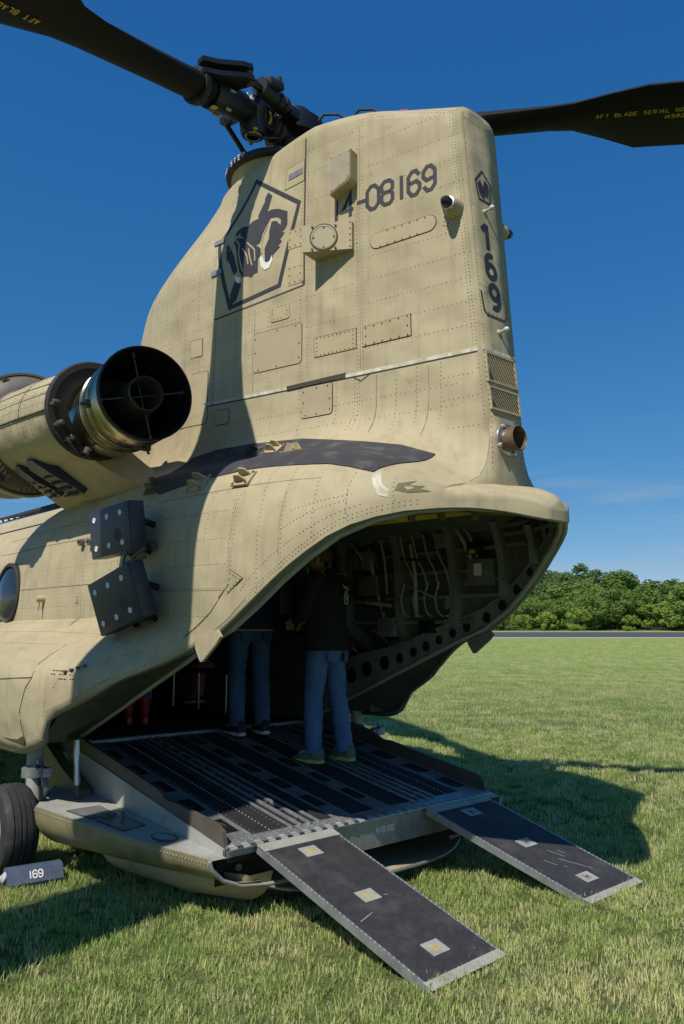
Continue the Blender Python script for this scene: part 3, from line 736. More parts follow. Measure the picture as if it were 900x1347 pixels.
def access_panel(poly, th=0.006, m='tan2', fast=0.09, mode='port', gap=True, inset=0.016, fr=0.006):
    o = conform('access_panel', [poly], M[m], th, mode, 0.06)
    if gap:
        g = conform('panel_gap', stroke(poly, 0.010, True), M['seam'], 0.0012, mode, 0.08, parent=o)
    if fast:
        n = len(poly); cx_ = sum(p[0] for p in poly) / n; cy_ = sum(p[1] for p in poly) / n
        ins = []
        for (u, v) in poly:
            d = Vector((cx_ - u, cy_ - v)); L = d.length; q = Vector((u, v)) + d * (inset * 1.4 / L); ins.append(q)
        ins.append(ins[0]); mb = MB(); acc = 0
        for a, b in zip(ins, ins[1:]):
            L = (b - a).length; k = max(1, round(L / fast))
            if L < 0.02: continue
            for i in range(k):
                q = a + (b - a) * (i / k); P, nn = hit(mode, q.x, q.y); P = P + nn * th
                mb.lathe(P, nn, [(-0.001, fr), (0.003, fr * .9), (0.0035, 0.0005)], 6)
        f = mb.build('fastener_heads', M['rivet'], o, 40); tag(f, kind='stuff')
    return o

# --- pylon: splice line, seams, rivet rows
conform('splice_seam', stroke([(-1.75, 3.255), (-1.2, 3.245), (-0.6, 3.238), (0.0, 3.238), (0.5, 3.238), (1.035, 3.240)], 0.022), M['chip'], 0.004, 'port', 0.06)
seam([(-1.75, 3.238), (-1.2, 3.229), (-0.6, 3.222), (0.5, 3.222), (1.035, 3.224)], 0.007)
conform('dark_slot', stroke([(-0.332, 3.236), (0.134, 3.246)], 0.030), M['seam'], 0.008, 'port', 0.08)
seam([(-0.205, 5.06), (-0.198, 3.955)], 0.014)
seam([(-0.198, 3.955), (-0.6, 3.918), (-1.003, 3.884)], 0.012)
seam([(-0.21, 3.965), (-0.21, 3.99)], 0.01)
for dx in (-0.026, 0.026): riv([(-0.2 + dx, 5.05), (-0.2 + dx, 3.27)], 0.026)
for dx in (-0.018, 0.018): riv([(0.243 + dx, 5.10), (0.243 + dx, 3.27)], 0.026)
for z in (4.83, 4.66, 4.50, 4.34, 4.02, 3.86, 3.70, 3.55, 3.40): riv([(0.28, z), (0.94 - (z - 4.8) * .08, z)], 0.030)
for z in (4.92,): riv([(0.28, z + .1), (0.6, z + 0.02), (0.91, z - 0.11)], 0.024); riv([(0.28, z + .125), (0.6, z + 0.045), (0.9, z - 0.085)], 0.024)
for z in (4.95, 4.78, 4.56, 4.30, 4.05, 3.86, 3.64): riv([(-0.17, z), (0.22, z)], 0.03)
for z in (3.85, 3.72, 3.55, 3.40): riv([(-1.9, z - .02), (-0.23, z)], 0.034)
for x in (-0.5, -0.62, -0.99, -1.13, -1.3, -1.55, -1.8): riv([(x, 3.86), (x - 0.01, 3.27)], 0.034)
for x in (-1.02, -1.16): riv([(x, 4.9), (x, 3.9)], 0.036)
for z in (4.85, 4.6, 4.3, 4.1): riv([(-1.9, z - .06), (-1.05, z)], 0.036)
for x in (-1.35, -1.6, -1.9, -2.2): riv([(x, interp(x, [(-2.2, 4.5), (-1.3, 4.95)])), (x, 3.9)], 0.036)
riv([(0.885, 4.83), (0.945, 4.1), (1.01, 3.27)], 0.022); riv([(0.905, 4.83), (0.965, 4.1), (1.032, 3.27)], 0.022, kind='dark')
riv([(1.035, 3.2), (1.075, 2.75)], 0.026)
# light worn rivets along the leading edge
riv([(-2.55, 4.15), (-2.3, 4.36), (-2.0, 4.62), (-1.7, 4.86)], 0.05, kind='light', r=0.006)
# below the splice: ribs sweep down through the fillet
for x0 in (0.36, 0.50, 0.64, 0.80): riv([(x0, 3.2), (x0, 3.0), (x0 - 0.01, 2.8)], 0.027)
for x in (-0.23, -0.06, 0.06, 0.22): riv([(x, 3.2), (x, 2.92)], 0.03)
riv([(0.20, 3.2), (0.20, 3.0), (0.17, 2.85)], 0.024); riv([(0.235, 3.2), (0.235, 3.0), (0.205, 2.85)], 0.024)
for z in (3.06, 2.93): riv([(-0.8, z), (0.9, z - 0.01)], 0.034)
riv([(0.82, 3.1), (1.03, 3.1)], 0.03); riv([(0.82, 2.96), (1.05, 2.96)], 0.03); riv([(0.85, 2.78), (1.06, 2.78)], 0.03)
seam([(0.17, 3.235), (0.245, 3.185), (0.345, 3.238)], 0.007)
# lap seams
for pts in ([(0.243, 5.10), (0.243, 3.27)], [(-0.62, 3.86), (-0.63, 3.27)], [(0.36, 3.2), (0.36, 3.0), (0.35, 2.82)], [(0.72, 3.2), (0.72, 3.0), (0.70, 2.75)], [(-0.98, 3.85), (-1.0, 3.27)]): seam(pts, 0.0035, m=M['seamsoft'], off=0.001)
for pts in ([(0.032, 2.50), (0.062, 2.3), (0.075, 2.0), (0.08, 1.72)], [(0.41, 2.50), (0.43, 2.3), (0.44, 2.0)], [(-0.9, 2.44), (0.6, 2.42)], [(-0.73, 1.84), (0.06, 1.82)], [(-1.84, 2.35), (-1.86, 1.9), (-1.84, 1.62)], [(0.76, 2.44), (0.78, 2.2)]): seam(pts, 0.0035, m=M['seamsoft'], off=0.001)
# --- body ribs
def low_edge(x): return zopen(x)
for x, zt in ((0.015, 2.50), (0.25, 2.50), (0.41, 2.50), (0.585, 2.50), (0.76, 2.44)):
    zb = low_edge(x) + 0.03
    riv([(x + (0.07 if x < .1 else 0.0) * 0, zt), (x + 0.03, 2.3), (x + 0.04, 2.1 if zb < 2.1 else zb), (x + 0.05, zb)] if zb < 2.1 else [(x, zt), (x + .02, zb)], 0.026)
    if x < 0.1: riv([(x + 0.035, zt), (x + 0.065, 2.3), (x + 0.075, 2.1), (x + 0.08, zb + .05)], 0.026)
riv([(0.93, 2.40), (0.96, 2.27)], 0.026)
for z, x0, x1 in ((2.31, -0.95, 0.0), (2.44, -0.9, 0.6), (2.14, -0.64, 0.03), (1.99, -0.7, 0.05), (1.85, -0.73, 0.07), (1.69, -0.68, -0.05), (1.60, -0.6, -0.2)): riv([(x0, z), (x1, z - 0.02)], 0.026)
for x, a, b in ((-0.47, 2.42, 1.62), (-0.30, 2.30, 2.1), (-0.20, 2.42, 2.1), (-0.68, 2.0, 1.62)): riv([(x, a), (x, b)], 0.028)
# double rows that follow the opening
E1 = [(x, low_edge(x) + 0.030) for x in (0.0, 0.1, 0.23, 0.32, 0.4, 0.48, 0.55, 0.65, 0.75, 0.85, 0.95, 1.05)]
E2 = [(x, z + 0.05) for x, z in E1]; E0 = [(x, z + 0.022) for x, z in E1]
riv(E1, 0.02); riv(E0, 0.02)
riv([(0.02, 1.70), (0.1, 1.74), (0.23, 1.87), (0.4, 2.0), (0.55, 2.10), (0.7, 2.19), (0.85, 2.26)], 0.022)
riv([(0.45, 2.14), (0.62, 2.23), (0.78, 2.28)], 0.02); riv([(0.50, 2.24), (0.66, 2.285), (0.8, 2.31)], 0.02)
riv([(-0.85, 1.27), (-0.6, 1.38), (-0.35, 1.49), (-0.1, 1.59)], 0.022)
# edge doubler strip along the lower port opening, with its triangular gusset
conform('edge_doubler', [[(-0.25, 1.535), (-0.15, 1.565), (-0.05, 1.605), (0.08, 1.665), (0.22, 1.77), (0.10, 1.87), (-0.10, 1.69), (-0.26, 1.56)]], M['tan'], 0.0025, 'port', 0.06)
riv([(-0.34, 1.55), (-0.1, 1.70), (0.1, 1.875)], 0.02, r=0.005); riv([(-0.05, 1.62), (0.1, 1.70)], 0.02, kind='light')
for x, z in ((-0.24, 1.58), (-0.12, 1.66), (-0.02, 1.74)): riv([(x, z), (x + 0.09, z - 0.10)], 0.018, kind='light')
seam([(-0.36, 1.555), (-0.1, 1.70), (0.03, 1.81)], 0.006)
seam([(-0.02, 1.775), (0.15, 1.905)], 0.014)
access_panel([(0.09, 1.93), (0.19, 1.88), (0.07, 1.80)], 0.008, 'tan', 0.03, inset=0.012, fr=0.004)
# forward body
for x in (-1.88, -1.80): riv([(x, 2.35), (x - 0.02, 1.9), (x, 1.62)], 0.03)
for x in (-2.22, -2.27, -2.9, -3.0): riv([(x, 2.48), (x - 0.02, 2.1), (x, 1.64)], 0.032)
for x in (-1.6, -1.42, -1.22): riv([(x, 2.3), (x, 1.62)], 0.04)
for z in (2.40, 2.28, 2.08, 1.93, 1.78, 1.66): riv([(-3.9, z), (-0.95, z - 0.01)], 0.05)
for z in (2.29, 2.43, 1.935): seam([(-3.9, z), (-2.5, z - 0.005), (-0.95, z - 0.012)], 0.0026)
# sponson seams
def sp_line(pts, w=0.007): seam(pts, w)
seam([(-3.2, 1.255), (-1.9, 1.262), (-1.435, 1.29), (-1.43, 1.40), (-1.40, 1.50)], 0.007)
seam([(-1.55, 0.85), (-1.56, 1.06), (-1.50, 1.22), (-1.435, 1.29)], 0.008)
riv([(-1.53, 0.87), (-1.54, 1.06), (-1.48, 1.22)], 0.024); riv([(-1.30, 0.9), (-1.30, 1.12), (-1.2, 1.26), (-1.06, 1.38), (-0.98, 1.52)], 0.026)
riv([(-3.0, 1.58), (-2.0, 1.585), (-1.2, 1.57), (-0.7, 1.5)], 0.026, kind='dark'); riv([(-3.0, 1.50), (-1.5, 1.50)], 0.03)
riv([(-1.5, 0.90), (-1.3, 0.90)], 0.022, kind='light'); riv([(-1.28, 1.08), (-1.0, 1.19), (-0.8, 1.30)], 0.022)
riv([(-0.95, 1.50), (-0.62, 1.46)], 0.024); riv([(-0.95, 1.47), (-0.62, 1.43)], 0.024)
# --- panels on the pylon
access_panel([(0.266, 3.413), (0.606, 3.416), (0.603, 3.556), (0.266, 3.540)], 0.006, 'tan2', 0.055)
access_panel(rect(-0.110, 3.414, 0.212, 3.548), 0.004, 'tan2', 0.03, gap=True, fr=0.0042)
access_panel(rect(-0.63, 3.40, -0.215, 3.687, 0.03), 0.004, 'pinktan', 0.13)
access_panel(rect(-0.484, 3.744, -0.318, 3.863, 0.02), 0.005, 'tan2', 0.03, gap=False, fr=0.004)
access_panel(rect(-0.21, 3.003, 0.032, 3.215, 0.02), 0.006, 'pinktan', 0.07)
access_panel(rect(-0.974, 3.07, -0.845, 3.178, 0.015), 0.004, 'tan2', 0)
access_panel(rect(-1.224, 3.63, -1.112, 3.76), 0.004, 'tan2', 0)
cap_ = [(0.735 + .052 * math.cos(math.radians(a_)), 4.120 + .052 * math.sin(math.radians(a_))) for a_ in range(-90, 91, 18)] + [(0.375 + .052 * math.cos(math.radians(a_)), 4.112 + .052 * math.sin(math.radians(a_))) for a_ in range(90, 271, 18)]
access_panel(cap_, 0.005, 'tan2', 0.055, fr=0.005)
access_panel(rect(-0.40, 4.74, -0.215, 4.90), 0.003, 'tan2', 0)
conform('drain_slot', [rect(-0.37, 4.80, -0.225, 4.845)], M['alu'], 0.007, 'port')
for z in (4.25, 3.98): access_panel(rect(-0.335, z, -0.215, z + 0.14), 0.003, 'tan2', 0.06, fr=0.005, gap=False)
access_panel(rect(-1.35, 3.1, -1.05, 3.5, 0.02), 0.004, 'tan2', 0)
# small hinge tabs
for u, v in ((-1.02, 4.52), (-0.99, 4.25)): conform('hinge_tab', [rect(u - .05, v - .02, u + .05, v + .02)], M['alu'], 0.012, 'port')
# --- big blister boxes on the pylon
def pylon_box(poly, depth, m, parentname, front=True):
    # raised box: outline on the skin, front face parallel to it
    mb = MB(); n = len(poly); base = []; topv = []
    us = [p[0] for p in poly]; vs = [p[1] for p in poly]; um = sum(us) / n; vm = sum(vs) / n
    P0, nn = hit('port', um, vm); nn = Vector((nn.x, nn.y, 0)).normalized()
    for u, v in poly:
        P, _ = hit('port', u, v); base.append(P - nn * 0.02)
        k = 1.0; topv.append(P + nn * depth)
    mb.add(base + topv, [tuple(range(n, 2 * n))] + [(i, (i + 1) % n, n + (i + 1) % n, n + i) for i in range(n)])
    return mb.build(parentname, m, heli, 30), nn, topv
bx, nn, tv = pylon_box([(0.065, 4.49), (0.205, 4.545), (0.225, 4.57), (0.225, 4.775), (0.065, 4.775)], 0.09, M['tan2'], 'antenna_housing')
mb = MB(); um, vm = 0.115, 4.67
cen = sum(tv, Vector()) / len(tv)
for p in tv:
    q = p + (cen - p) * 0.16; mb.lathe(q, nn, [(0, .006), (.004, .0055), (.0045, .0005)], 6)
for t in (0.5,):
    for a, b in zip(tv, tv[1:] + tv[:1]):
        q = (a + b) / 2; q = q + (cen - q) * 0.16; mb.lathe(q, nn, [(0, .006), (.004, .0055), (.0045, .0005)], 6)
tag(mb.build('fastener_heads', M['rivet'], bx, 40), kind='stuff')
mb = MB(); n = len(tv); mb.add([p + (cen - p) * .05 + nn * .0005 for p in tv] + [p + (cen - p) * .08 + nn * .004 for p in tv], [tuple(range(n, 2 * n))] + [(i, (i + 1) % n, n + (i + 1) % n, n + i) for i in range(n)])
mb.build('cover_plate', mat('browner_cover_paint', (.325, .27, .19), .6, var=.12), bx, 30)
# sensor wedge: a vertical face held out from the sloping skin, flat triangular floor
P00, _ = hit('port', -0.10, 4.095); P10, _ = hit('port', 0.20, 4.095); P01, _ = hit('port', -0.10, 4.285); P11, _ = hit('port', 0.20, 4.285)
sx = Vector((1, 0, 0)); ny = (P10 - P00).normalized()
nrm = Vector((ny.y, -ny.x, 0)).normalized()
A0 = P00 + nrm * 0.17; B0 = P10 + nrm * 0.03; A1 = P01 + nrm * 0.17; B1 = P11 + nrm * 0.03
back = [P00 - nrm * 0.02, P10 - nrm * 0.02, P11 - nrm * 0.02, P01 - nrm * 0.02]
mb = MB(); mb.add([A0, B0, B1, A1] + back, [(0, 1, 2, 3), (0, 4, 5, 1), (3, 2, 6, 7), (0, 3, 7, 4), (1, 5, 6, 2)])
wd = mb.build('sensor_wedge', M['tan2'], heli, 20)
fx = (B0 - A0).normalized(); fz = Vector((0, 0, 1)); fn = fx.cross(fz).normalized()
if fn.y > 0: fn = -fn
fc = (A0 + B1) / 2 - fx * 0.02
mb = MB(); mb.lathe(fc, fn, [(-0.002, .088), (.006, .086), (.008, .078), (.005, .076), (.005, .001)], 28)
cv = mb.build('round_cover', M['pinktan'], wd, 30)
mb = MB(); mb.lathe(fc + fn * .001, fn, [(0, .096), (.003, .096), (.003, .086), (0, .086)], 28); mb.build('cover_ring', M['seam'], wd, 30)
mb = MB()
for k in range(8):
    a = k * math.pi / 4; q = fc + (fx * math.cos(a) + fz * math.sin(a)) * (0.07 if k % 2 == 0 else 0.112)
    mb.lathe(q, fn, [(0, .008), (.009, .0075), (.0095, .0005)], 6)
for k in range(5): mb.lathe(B0 - fx * .012 + fz * (.02 + k * .042), fn, [(0, .005), (.004, .005), (.0045, .0005)], 6)
tag(mb.build('fastener_heads', M['rivet'], wd, 40), kind='stuff')
# bump rivets beside it
riv([(0.215, 4.08), (0.215, 4.30)], 0.03, r=0.006); 
# --- emblem
EM = {
'frame': [(-0.765, 4.968), (-0.254, 4.586), (-0.410, 4.005), (-0.855, 3.944), (-1.019, 4.504)],
'bar': [(-0.613, 4.759), (-0.590, 4.797), (-0.538, 4.750), (-0.559, 4.640), (-0.626, 4.557), (-0.658, 4.623), (-0.613, 4.721)],
'foot': [(-0.855, 3.953), (-0.852, 4.049), (-0.810, 4.144), (-0.753, 4.102), (-0.795, 3.993)],
'right': [(-0.574, 4.626), (-0.522, 4.628), (-0.449, 4.607), (-0.361, 4.556), (-0.353, 4.454), (-0.372, 4.423), (-0.400, 4.409), (-0.374, 4.395), (-0.411, 4.353), (-0.394, 4.334), (-0.427, 4.308), (-0.408, 4.296), (-0.464, 4.255), (-0.478, 4.209), (-0.524, 4.200), (-0.539, 4.226), (-0.547, 4.320), (-0.513, 4.394), (-0.517, 4.452), (-0.505, 4.524), (-0.459, 4.513), (-0.415, 4.465), (-0.415, 4.512), (-0.457, 4.545), (-0.521, 4.558), (-0.565, 4.477), (-0.596, 4.382), (-0.639, 4.371), (-0.712, 4.409), (-0.769, 4.477), (-0.804, 4.508), (-0.869, 4.526), (-0.851, 4.566), (-0.801, 4.584), (-0.748, 4.570), (-0.706, 4.596), (-0.635, 4.600)],
'mid': [(-0.844, 4.502), (-0.770, 4.474), (-0.715, 4.405), (-0.656, 4.374), (-0.610, 4.358), (-0.573, 4.319), (-0.586, 4.267), (-0.602, 4.262), (-0.603, 4.153), (-0.635, 4.153), (-0.662, 4.128), (-0.689, 4.149), (-0.744, 4.154), (-0.773, 4.208), (-0.823, 4.394), (-0.870, 4.490)],
'ear': [(-0.938, 4.477), (-0.880, 4.425), (-0.832, 4.334), (-0.790, 4.218), (-0.822, 4.189), (-0.847, 4.237), (-0.861, 4.279), (-0.884, 4.314), (-0.906, 4.331)]}
em = conform('unit_emblem', stroke(EM['frame'], 0.031, True), M['mark'], 0.0025, 'port', 0.09, base=-0.002)
for k in ('bar', 'foot', 'right', 'mid', 'ear'): conform('emblem_shape', [EM[k]], M['mark'], 0.0028, 'port', 0.09, parent=em, base=-0.002)
conform('emblem_tusk', [[(-0.586, 4.267), (-0.564, 4.265), (-0.552, 4.230), (-0.530, 4.206), (-0.498, 4.210), (-0.474, 4.253), (-0.472, 4.208), (-0.498, 4.161), (-0.539, 4.154), (-0.572, 4.190)]], M['white'], 0.0044, 'port', 0.09, parent=em, base=-0.002)
conform('emblem_tusk', [[(-0.811, 4.199), (-0.799, 4.169), (-0.766, 4.160), (-0.749, 4.128), (-0.781, 4.113), (-0.807, 4.143)]], M['white'], 0.0044, 'port', 0.09, parent=em, base=-0.002)
for L_ in ([(-0.837, 4.475), (-0.795, 4.423), (-0.795, 4.364), (-0.772, 4.291), (-0.74, 4.197)], [(-0.700, 4.368), (-0.682, 4.30), (-0.655, 4.223)], [(-0.76, 4.386), (-0.709, 4.313), (-0.692, 4.241)], [(-0.541, 4.50), (-0.573, 4.44), (-0.580, 4.357), (-0.572, 4.29)], [(-0.72, 4.42), (-0.64, 4.34), (-0.63, 4.25)], [(-0.81, 4.53), (-0.86, 4.48), (-0.885, 4.40)]):
    conform('emblem_line', stroke(L_, 0.011), M['tan2'], 0.0046, 'port', 0.09, parent=em, base=-0.002)
# --- lettering on the skin
conform('serial_number', letters('14-08169', 0.018, 4.345, 0.162, 0.155, 0.735, 0.0, 0.88), M['mark'], 0.0025, 'port', 0.09, base=-0.002)
G9 = {'1': [([(.06, .74), (.34, 1.0)], 0), ([(.36, 0), (.36, 1.04)], 0)]}
def arcp(cx_, cy_, rx, ry, a0, a1, k=14): return [(cx_ + rx * math.cos(math.radians(lerp(a0, a1, i / k))), cy_ + ry * math.sin(math.radians(lerp(a0, a1, i / k)))) for i in range(k + 1)]
loop = arcp(.32, .31, .25, .27, 90, 450, 20)[:-1]
six = [(loop, 1), (arcp(.34, .62, .27, .34, 60, 190, 10) + [(.075, .31)], 0)]
G9['6'] = six; G9['9'] = [([(.64 - x_, 1 - y_) for x_, y_ in p_], c_) for p_, c_ in six]
for ch, y, z in (('1', -0.01, 3.925), ('6', 0.004, 3.73), ('9', 0.014, 3.53)):
    qs = []
    for pts, cl in G9[ch]: qs += stroke([(y + (p[0] - .32) * 0.165, z + p[1] * 0.165) for p in pts], 0.036, bool(cl))
    conform('tail_number', qs, M['mark'], 0.0025, 'rear', 0.2, base=-0.002)
pb = [(0.01, 4.475), (0.088, 4.40), (0.060, 4.262), (-0.045, 4.262), (-0.068, 4.385)]
eb = conform('tail_emblem', stroke(pb, 0.012, True), M['mark'], 0.0025, 'rear', 0.2, base=-0.002)
conform('emblem_shape', [[(-0.05, 4.37), (-0.02, 4.40), (0.005, 4.36), (0.03, 4.42), (0.065, 4.39), (0.06, 4.34), (0.045, 4.30), (0.02, 4.31), (0.0, 4.275), (-0.03, 4.30)]], M['mark'], 0.0028, 'rear', 0.2, parent=eb, base=-0.002)
# rear face rivets, cover outline, studs
for s in (-1, 1):
    riv([(s * 0.135, 4.83), (s * 0.135, 3.27)], 0.022, 'rear'); riv([(s * 0.14, 2.88), (s * 0.14, 2.5)], 0.03, 'rear')
for z in (4.80, 4.62, 4.45, 4.20, 4.03, 3.86, 3.66): riv([(-0.12, z), (0.12, z)], 0.03, 'rear')
conform('cover_seam', stroke([(-0.12, 3.62), (-0.105, 3.50), (-0.08, 3.475), (0.09, 3.475), (0.115, 3.50), (0.125, 3.60)], 0.012), M['seam'], 0.003, 'rear', 0.1)
riv([(-0.11, 3.60), (0.0, 3.66), (0.115, 3.58)], 0.03, 'rear', r=0.006); riv([(-0.10, 3.49), (0.10, 3.49)], 0.04, 'rear', r=0.006)
conform('splice_seam', stroke([(-0.155, 3.243), (0.155, 3.243)], 0.02), M['chip'], 0.004, 'rear', 0.1)
# louvred grilles: frame and slats
for z0, z1 in ((3.035, 3.225), (2.865, 3.010)):
    g = conform('vent_grille', [rect(-0.142, z0, 0.142, z1)], M['seam'], 0.004, 'rear', 0.1)
    conform('grille_frame', stroke([(-0.138, z0 + .006), (0.138, z0 + .006), (0.138, z1 - .006), (-0.138, z1 - .006)], 0.012, True), M['tan2'], 0.012, 'rear', 0.1, parent=g)
    k = 13
    for i in range(k):
        y0 = -0.17 + 0.34 * i / k; a = (y0, z1 - .01); b = (y0 + 0.10, z0 + .01)
        pts = []
        # clip slanted slat to the frame
        def clipy(p, q):
            out = []
            for t in (0, 1): out.append(lerp(p[0], q[0], t))
            return out
        t0 = max(0, (-0.134 - a[0]) / (b[0] - a[0])); t1 = min(1, (0.134 - a[0]) / (b[0] - a[0]))
        if t1 - t0 < 0.1: continue
        conform('grille_slat', stroke([(lerp(a[0], b[0], t0), lerp(a[1], b[1], t0)), (lerp(a[0], b[0], t1), lerp(a[1], b[1], t1))], 0.007), M['tan2'], 0.010, 'rear', 0.3, parent=g, base=0.002)
    riv([(-0.145, z0), (0.145, z0)], 0.035, 'rear', 'light', 0.007); riv([(-0.145, z1), (0.145, z1)], 0.035, 'rear', 'light', 0.007)
    riv([(-0.147, z0), (-0.147, z1)], 0.03, 'rear', 'dark', 0.006); riv([(0.147, z0), (0.147, z1)], 0.03, 'rear', 'dark', 0.006)
# APU exhaust pipe
P, n_ = hit('rear', 0.0, 2.70); ax = Vector((1, 0, 0.03)).normalized()
mb = MB(); mb.lathe(P - ax * 0.05, ax, [(0.0, .072), (0.12, .072), (0.14, .076), (0.145, .070), (0.13, .066), (0.02, .064)], 28)
ap = mb.build('exhaust_pipe', mat("heat_browned_pipe", (0.20, 0.145, 0.10), 0.4, metal=0.5, var=0.3), heli, 40)
mb = MB(); mb.lathe(P - ax * 0.03, ax, [(0.0, .063), (0.001, .001)], 28); mb.build('pipe_bore', M['soot'], ap, 40)
mb = MB(); mb.lathe(P - ax * .002, ax, [(0, .098), (.012, .096), (.018, .080), (.018, .072)], 28)
for k in range(4):
    a = k * math.pi / 2 + .5; q = P + Vector((0, math.cos(a), math.sin(a))) * .088; mb.lathe(q, ax, [(0, .016), (.03, .014), (.032, .001)], 8)
mb.build('pipe_flange', M['steel'], ap, 40)
M['knob'] = mat('off_white_knob', (.5, .48, .43), .5)
# rear antennas (small white knobs)
for y, z, r, ln in ((-0.005, 4.185, 0.017, 0.062), (0.022, 3.385, 0.018, 0.058)):
    P, n_ = hit('rear', y, z); mb = MB()
    mb.lathe(P, (1, 0, 0.05), [(-.01, r * .9), (0.008, r * .9), (.012, r * .4), (ln - r, r * .45), (ln - r * .8, r * .8), (ln, r), (ln + r * .6, r * .8), (ln + r, r * .05)], 16)
    mb.build('stub_antenna', M['knob'], heli, 50)
# formation/anti-collision lamps either side of the tail
for s in (-1, 1):
    P, n_ = hit('port', 0.905, 4.165); 
    if s > 0: P = Vector((P.x, -P.y, P.z)); n_ = Vector((n_.x, -n_.y, n_.z))
    mb = MB(); mb.lathe(P, n_, [(-.02, .075), (.03, .062), (.06, .05), (.075, .047), (.075, .04)], 24); lb = mb.build('tail_lamp', M['tan2'], heli, 40)
    mb = MB(); mb.lathe(P + n_ * .07, n_, [(0, .044), (.018, .044), (.02, .036)], 24); mb.build('lamp_ring', M['steel'], lb, 40)
    mb = MB(); mb.lathe(P + n_ * .07, n_, [(0.01, .037), (.045, .034), (.068, .022), (.076, .001)], 20); mb.build('lens', mat("dark_lens", (0.02, 0.02, 0.022), 0.15), lb, 60)
    if s < 0: access_panel([(0.83, 4.08), (0.87, 4.06), (0.95, 4.06), (0.95, 4.235), (0.90, 4.25), (0.85, 4.235), (0.83, 4.2)], 0.003, 'tan2', 0.03, gap=False, fr=0.004)
# ridge cap at the top of the tail and red tie on the roof
riv([(0.28, 5.1), (0.28, 5.13)], 0.02)
# --- black walkway band on the shoulder
conform('walkway_coating', [[(-1.16, 2.60), (-1.20, 2.66), (-1.20, 2.74), (-1.12, 2.835), (-0.90, 2.872), (-0.604, 2.875), (-0.141, 2.845), (0.382, 2.742), (0.643, 2.685), (0.853, 2.604), (0.862, 2.52), (0.835, 2.468), (0.827, 2.440), (0.70, 2.480), (0.572, 2.510), (0.40, 2.522), (0.217, 2.536), (-0.05, 2.548), (-0.361, 2.545), (-0.671, 2.527), (-0.923, 2.500)]], M['walk'], 0.006, 'port', 0.02, base=-0.003)
# hoist / step brackets on the shoulder
def bracket(u, v, s=1.0, m='tan2', rz=0.0):
    P, n_ = hit('port', u, v); up = n_; fwd_ = Vector((math.cos(rz), 0.15 * math.sin(rz), math.sin(rz))); fwd_ = (fwd_ - up * fwd_.dot(up)).normalized(); sd = up.cross(fwd_)
    R = Matrix((fwd_, sd, up)).transposed()
    mb = MB(); mb.box(P + up * .006, (0.14 * s, 0.10 * s, 0.014), R)
    br = mb.build('step_bracket', M[m], heli)
    mb = MB()
    for q in (-.025, .025): mb.add([P + R @ Vector((a * s, q * s, h * s)) for a, h in ((-.06, .01), (.05, .01), (.02, .055), (-.02, .06))] + [P + R @ Vector((a * s, (q + .008) * s, h * s)) for a, h in ((-.06, .01), (.05, .01), (.02, .055), (-.02, .06))], [(0, 1, 2, 3), (4, 5, 6, 7), (0, 1, 5, 4), (1, 2, 6, 5), (2, 3, 7, 6), (3, 0, 4, 7)])
    mb.build('lug', M[m], br)
    mb = MB()
    for a in (-.055, .055):
        for q in (-.04, .04): mb.lathe(P + R @ Vector((a * s, q * s, .012)), up, [(0, .009), (.008, .008), (.009, .001)], 6)
    tag(mb.build('bolts', M['rivet'], br, 40), kind='stuff')
bracket(-0.47, 2.515, 1.25); bracket(0.03, 2.475, 1.1); bracket(-0.33, 2.79, 1.0); bracket(-0.50, 2.785, .9, 'walk'); bracket(-1.05, 2.57, 1.2, 'curb'); bracket(0.02, 2.70, 1.0)
# scuffed paint near the tail
conform('paint_scuff', [[(0.83, 2.43), (0.86, 2.435), (0.90, 2.36), (0.93, 2.33), (0.935, 2.29), (0.90, 2.30), (0.87, 2.35)]], M['chip'], 0.0025, 'port', 0.05)
conform('paint_scuff', [[(0.95, 2.37), (1.0, 2.385), (0.99, 2.36), (1.04, 2.355), (1.03, 2.34), (1.07, 2.325), (1.0, 2.315), (0.95, 2.33)]], M['olive'], 0.0025, 'port', 0.05)
# small body fittings
for u, v in ((-1.93, 2.25), (-1.77, 2.24), (-0.91, 2.147), (-0.84, 2.14), (-0.775, 2.136)):
    P, n_ = hit('port', u, v); mb = MB(); mb.lathe(P, n_, [(-.01, .026), (.02, .024), (.03, .016), (.05, .015), (.055, .001)], 12); mb.box(P + n_ * .03 + Vector((0.02, 0, -.02)), (.05, .03, .02)); mb.build('jack_fitting', M['curb'], heli, 40)
P, n_ = hit('port', -2.546, 1.842); mb = MB(); mb.lathe(P, n_, [(-.01, .03), (.05, .026), (.065, .015), (.066, .001)], 12); mb.tube([P + n_ * .04, P + n_ * .05 + Vector((0, 0, -.09))], .01); mb.build('blade_antenna', M['tan2'], heli, 40)
# round cabin window
P, n_ = hit('port', -3.38, 1.90); n_ = Vector((0, -1, 0.06)).normalized()
mb = MB(); mb.lathe(P - n_ * .03, n_, [(0, .285), (.045, .285), (.055, .27), (.05, .25), (.02, .245)], 40, up=Vector((0, 0, 1))); wf = mb.build('cabin_window', M['rubber'], heli, 40)
mb = MB(); mb.lathe(P + n_ * .0, n_, [(0, .247), (.02, .22), (.045, .14), (.055, .001)], 40); mb.build('pane', M['glass'], wf, 80)
# stencilled small print on the body
stx('stencil_text', letters('PLATE L', -1.30, 1.985, 0.034, 0.2), M['mark'], 0.002, 'port', 0.2, base=-0.001)
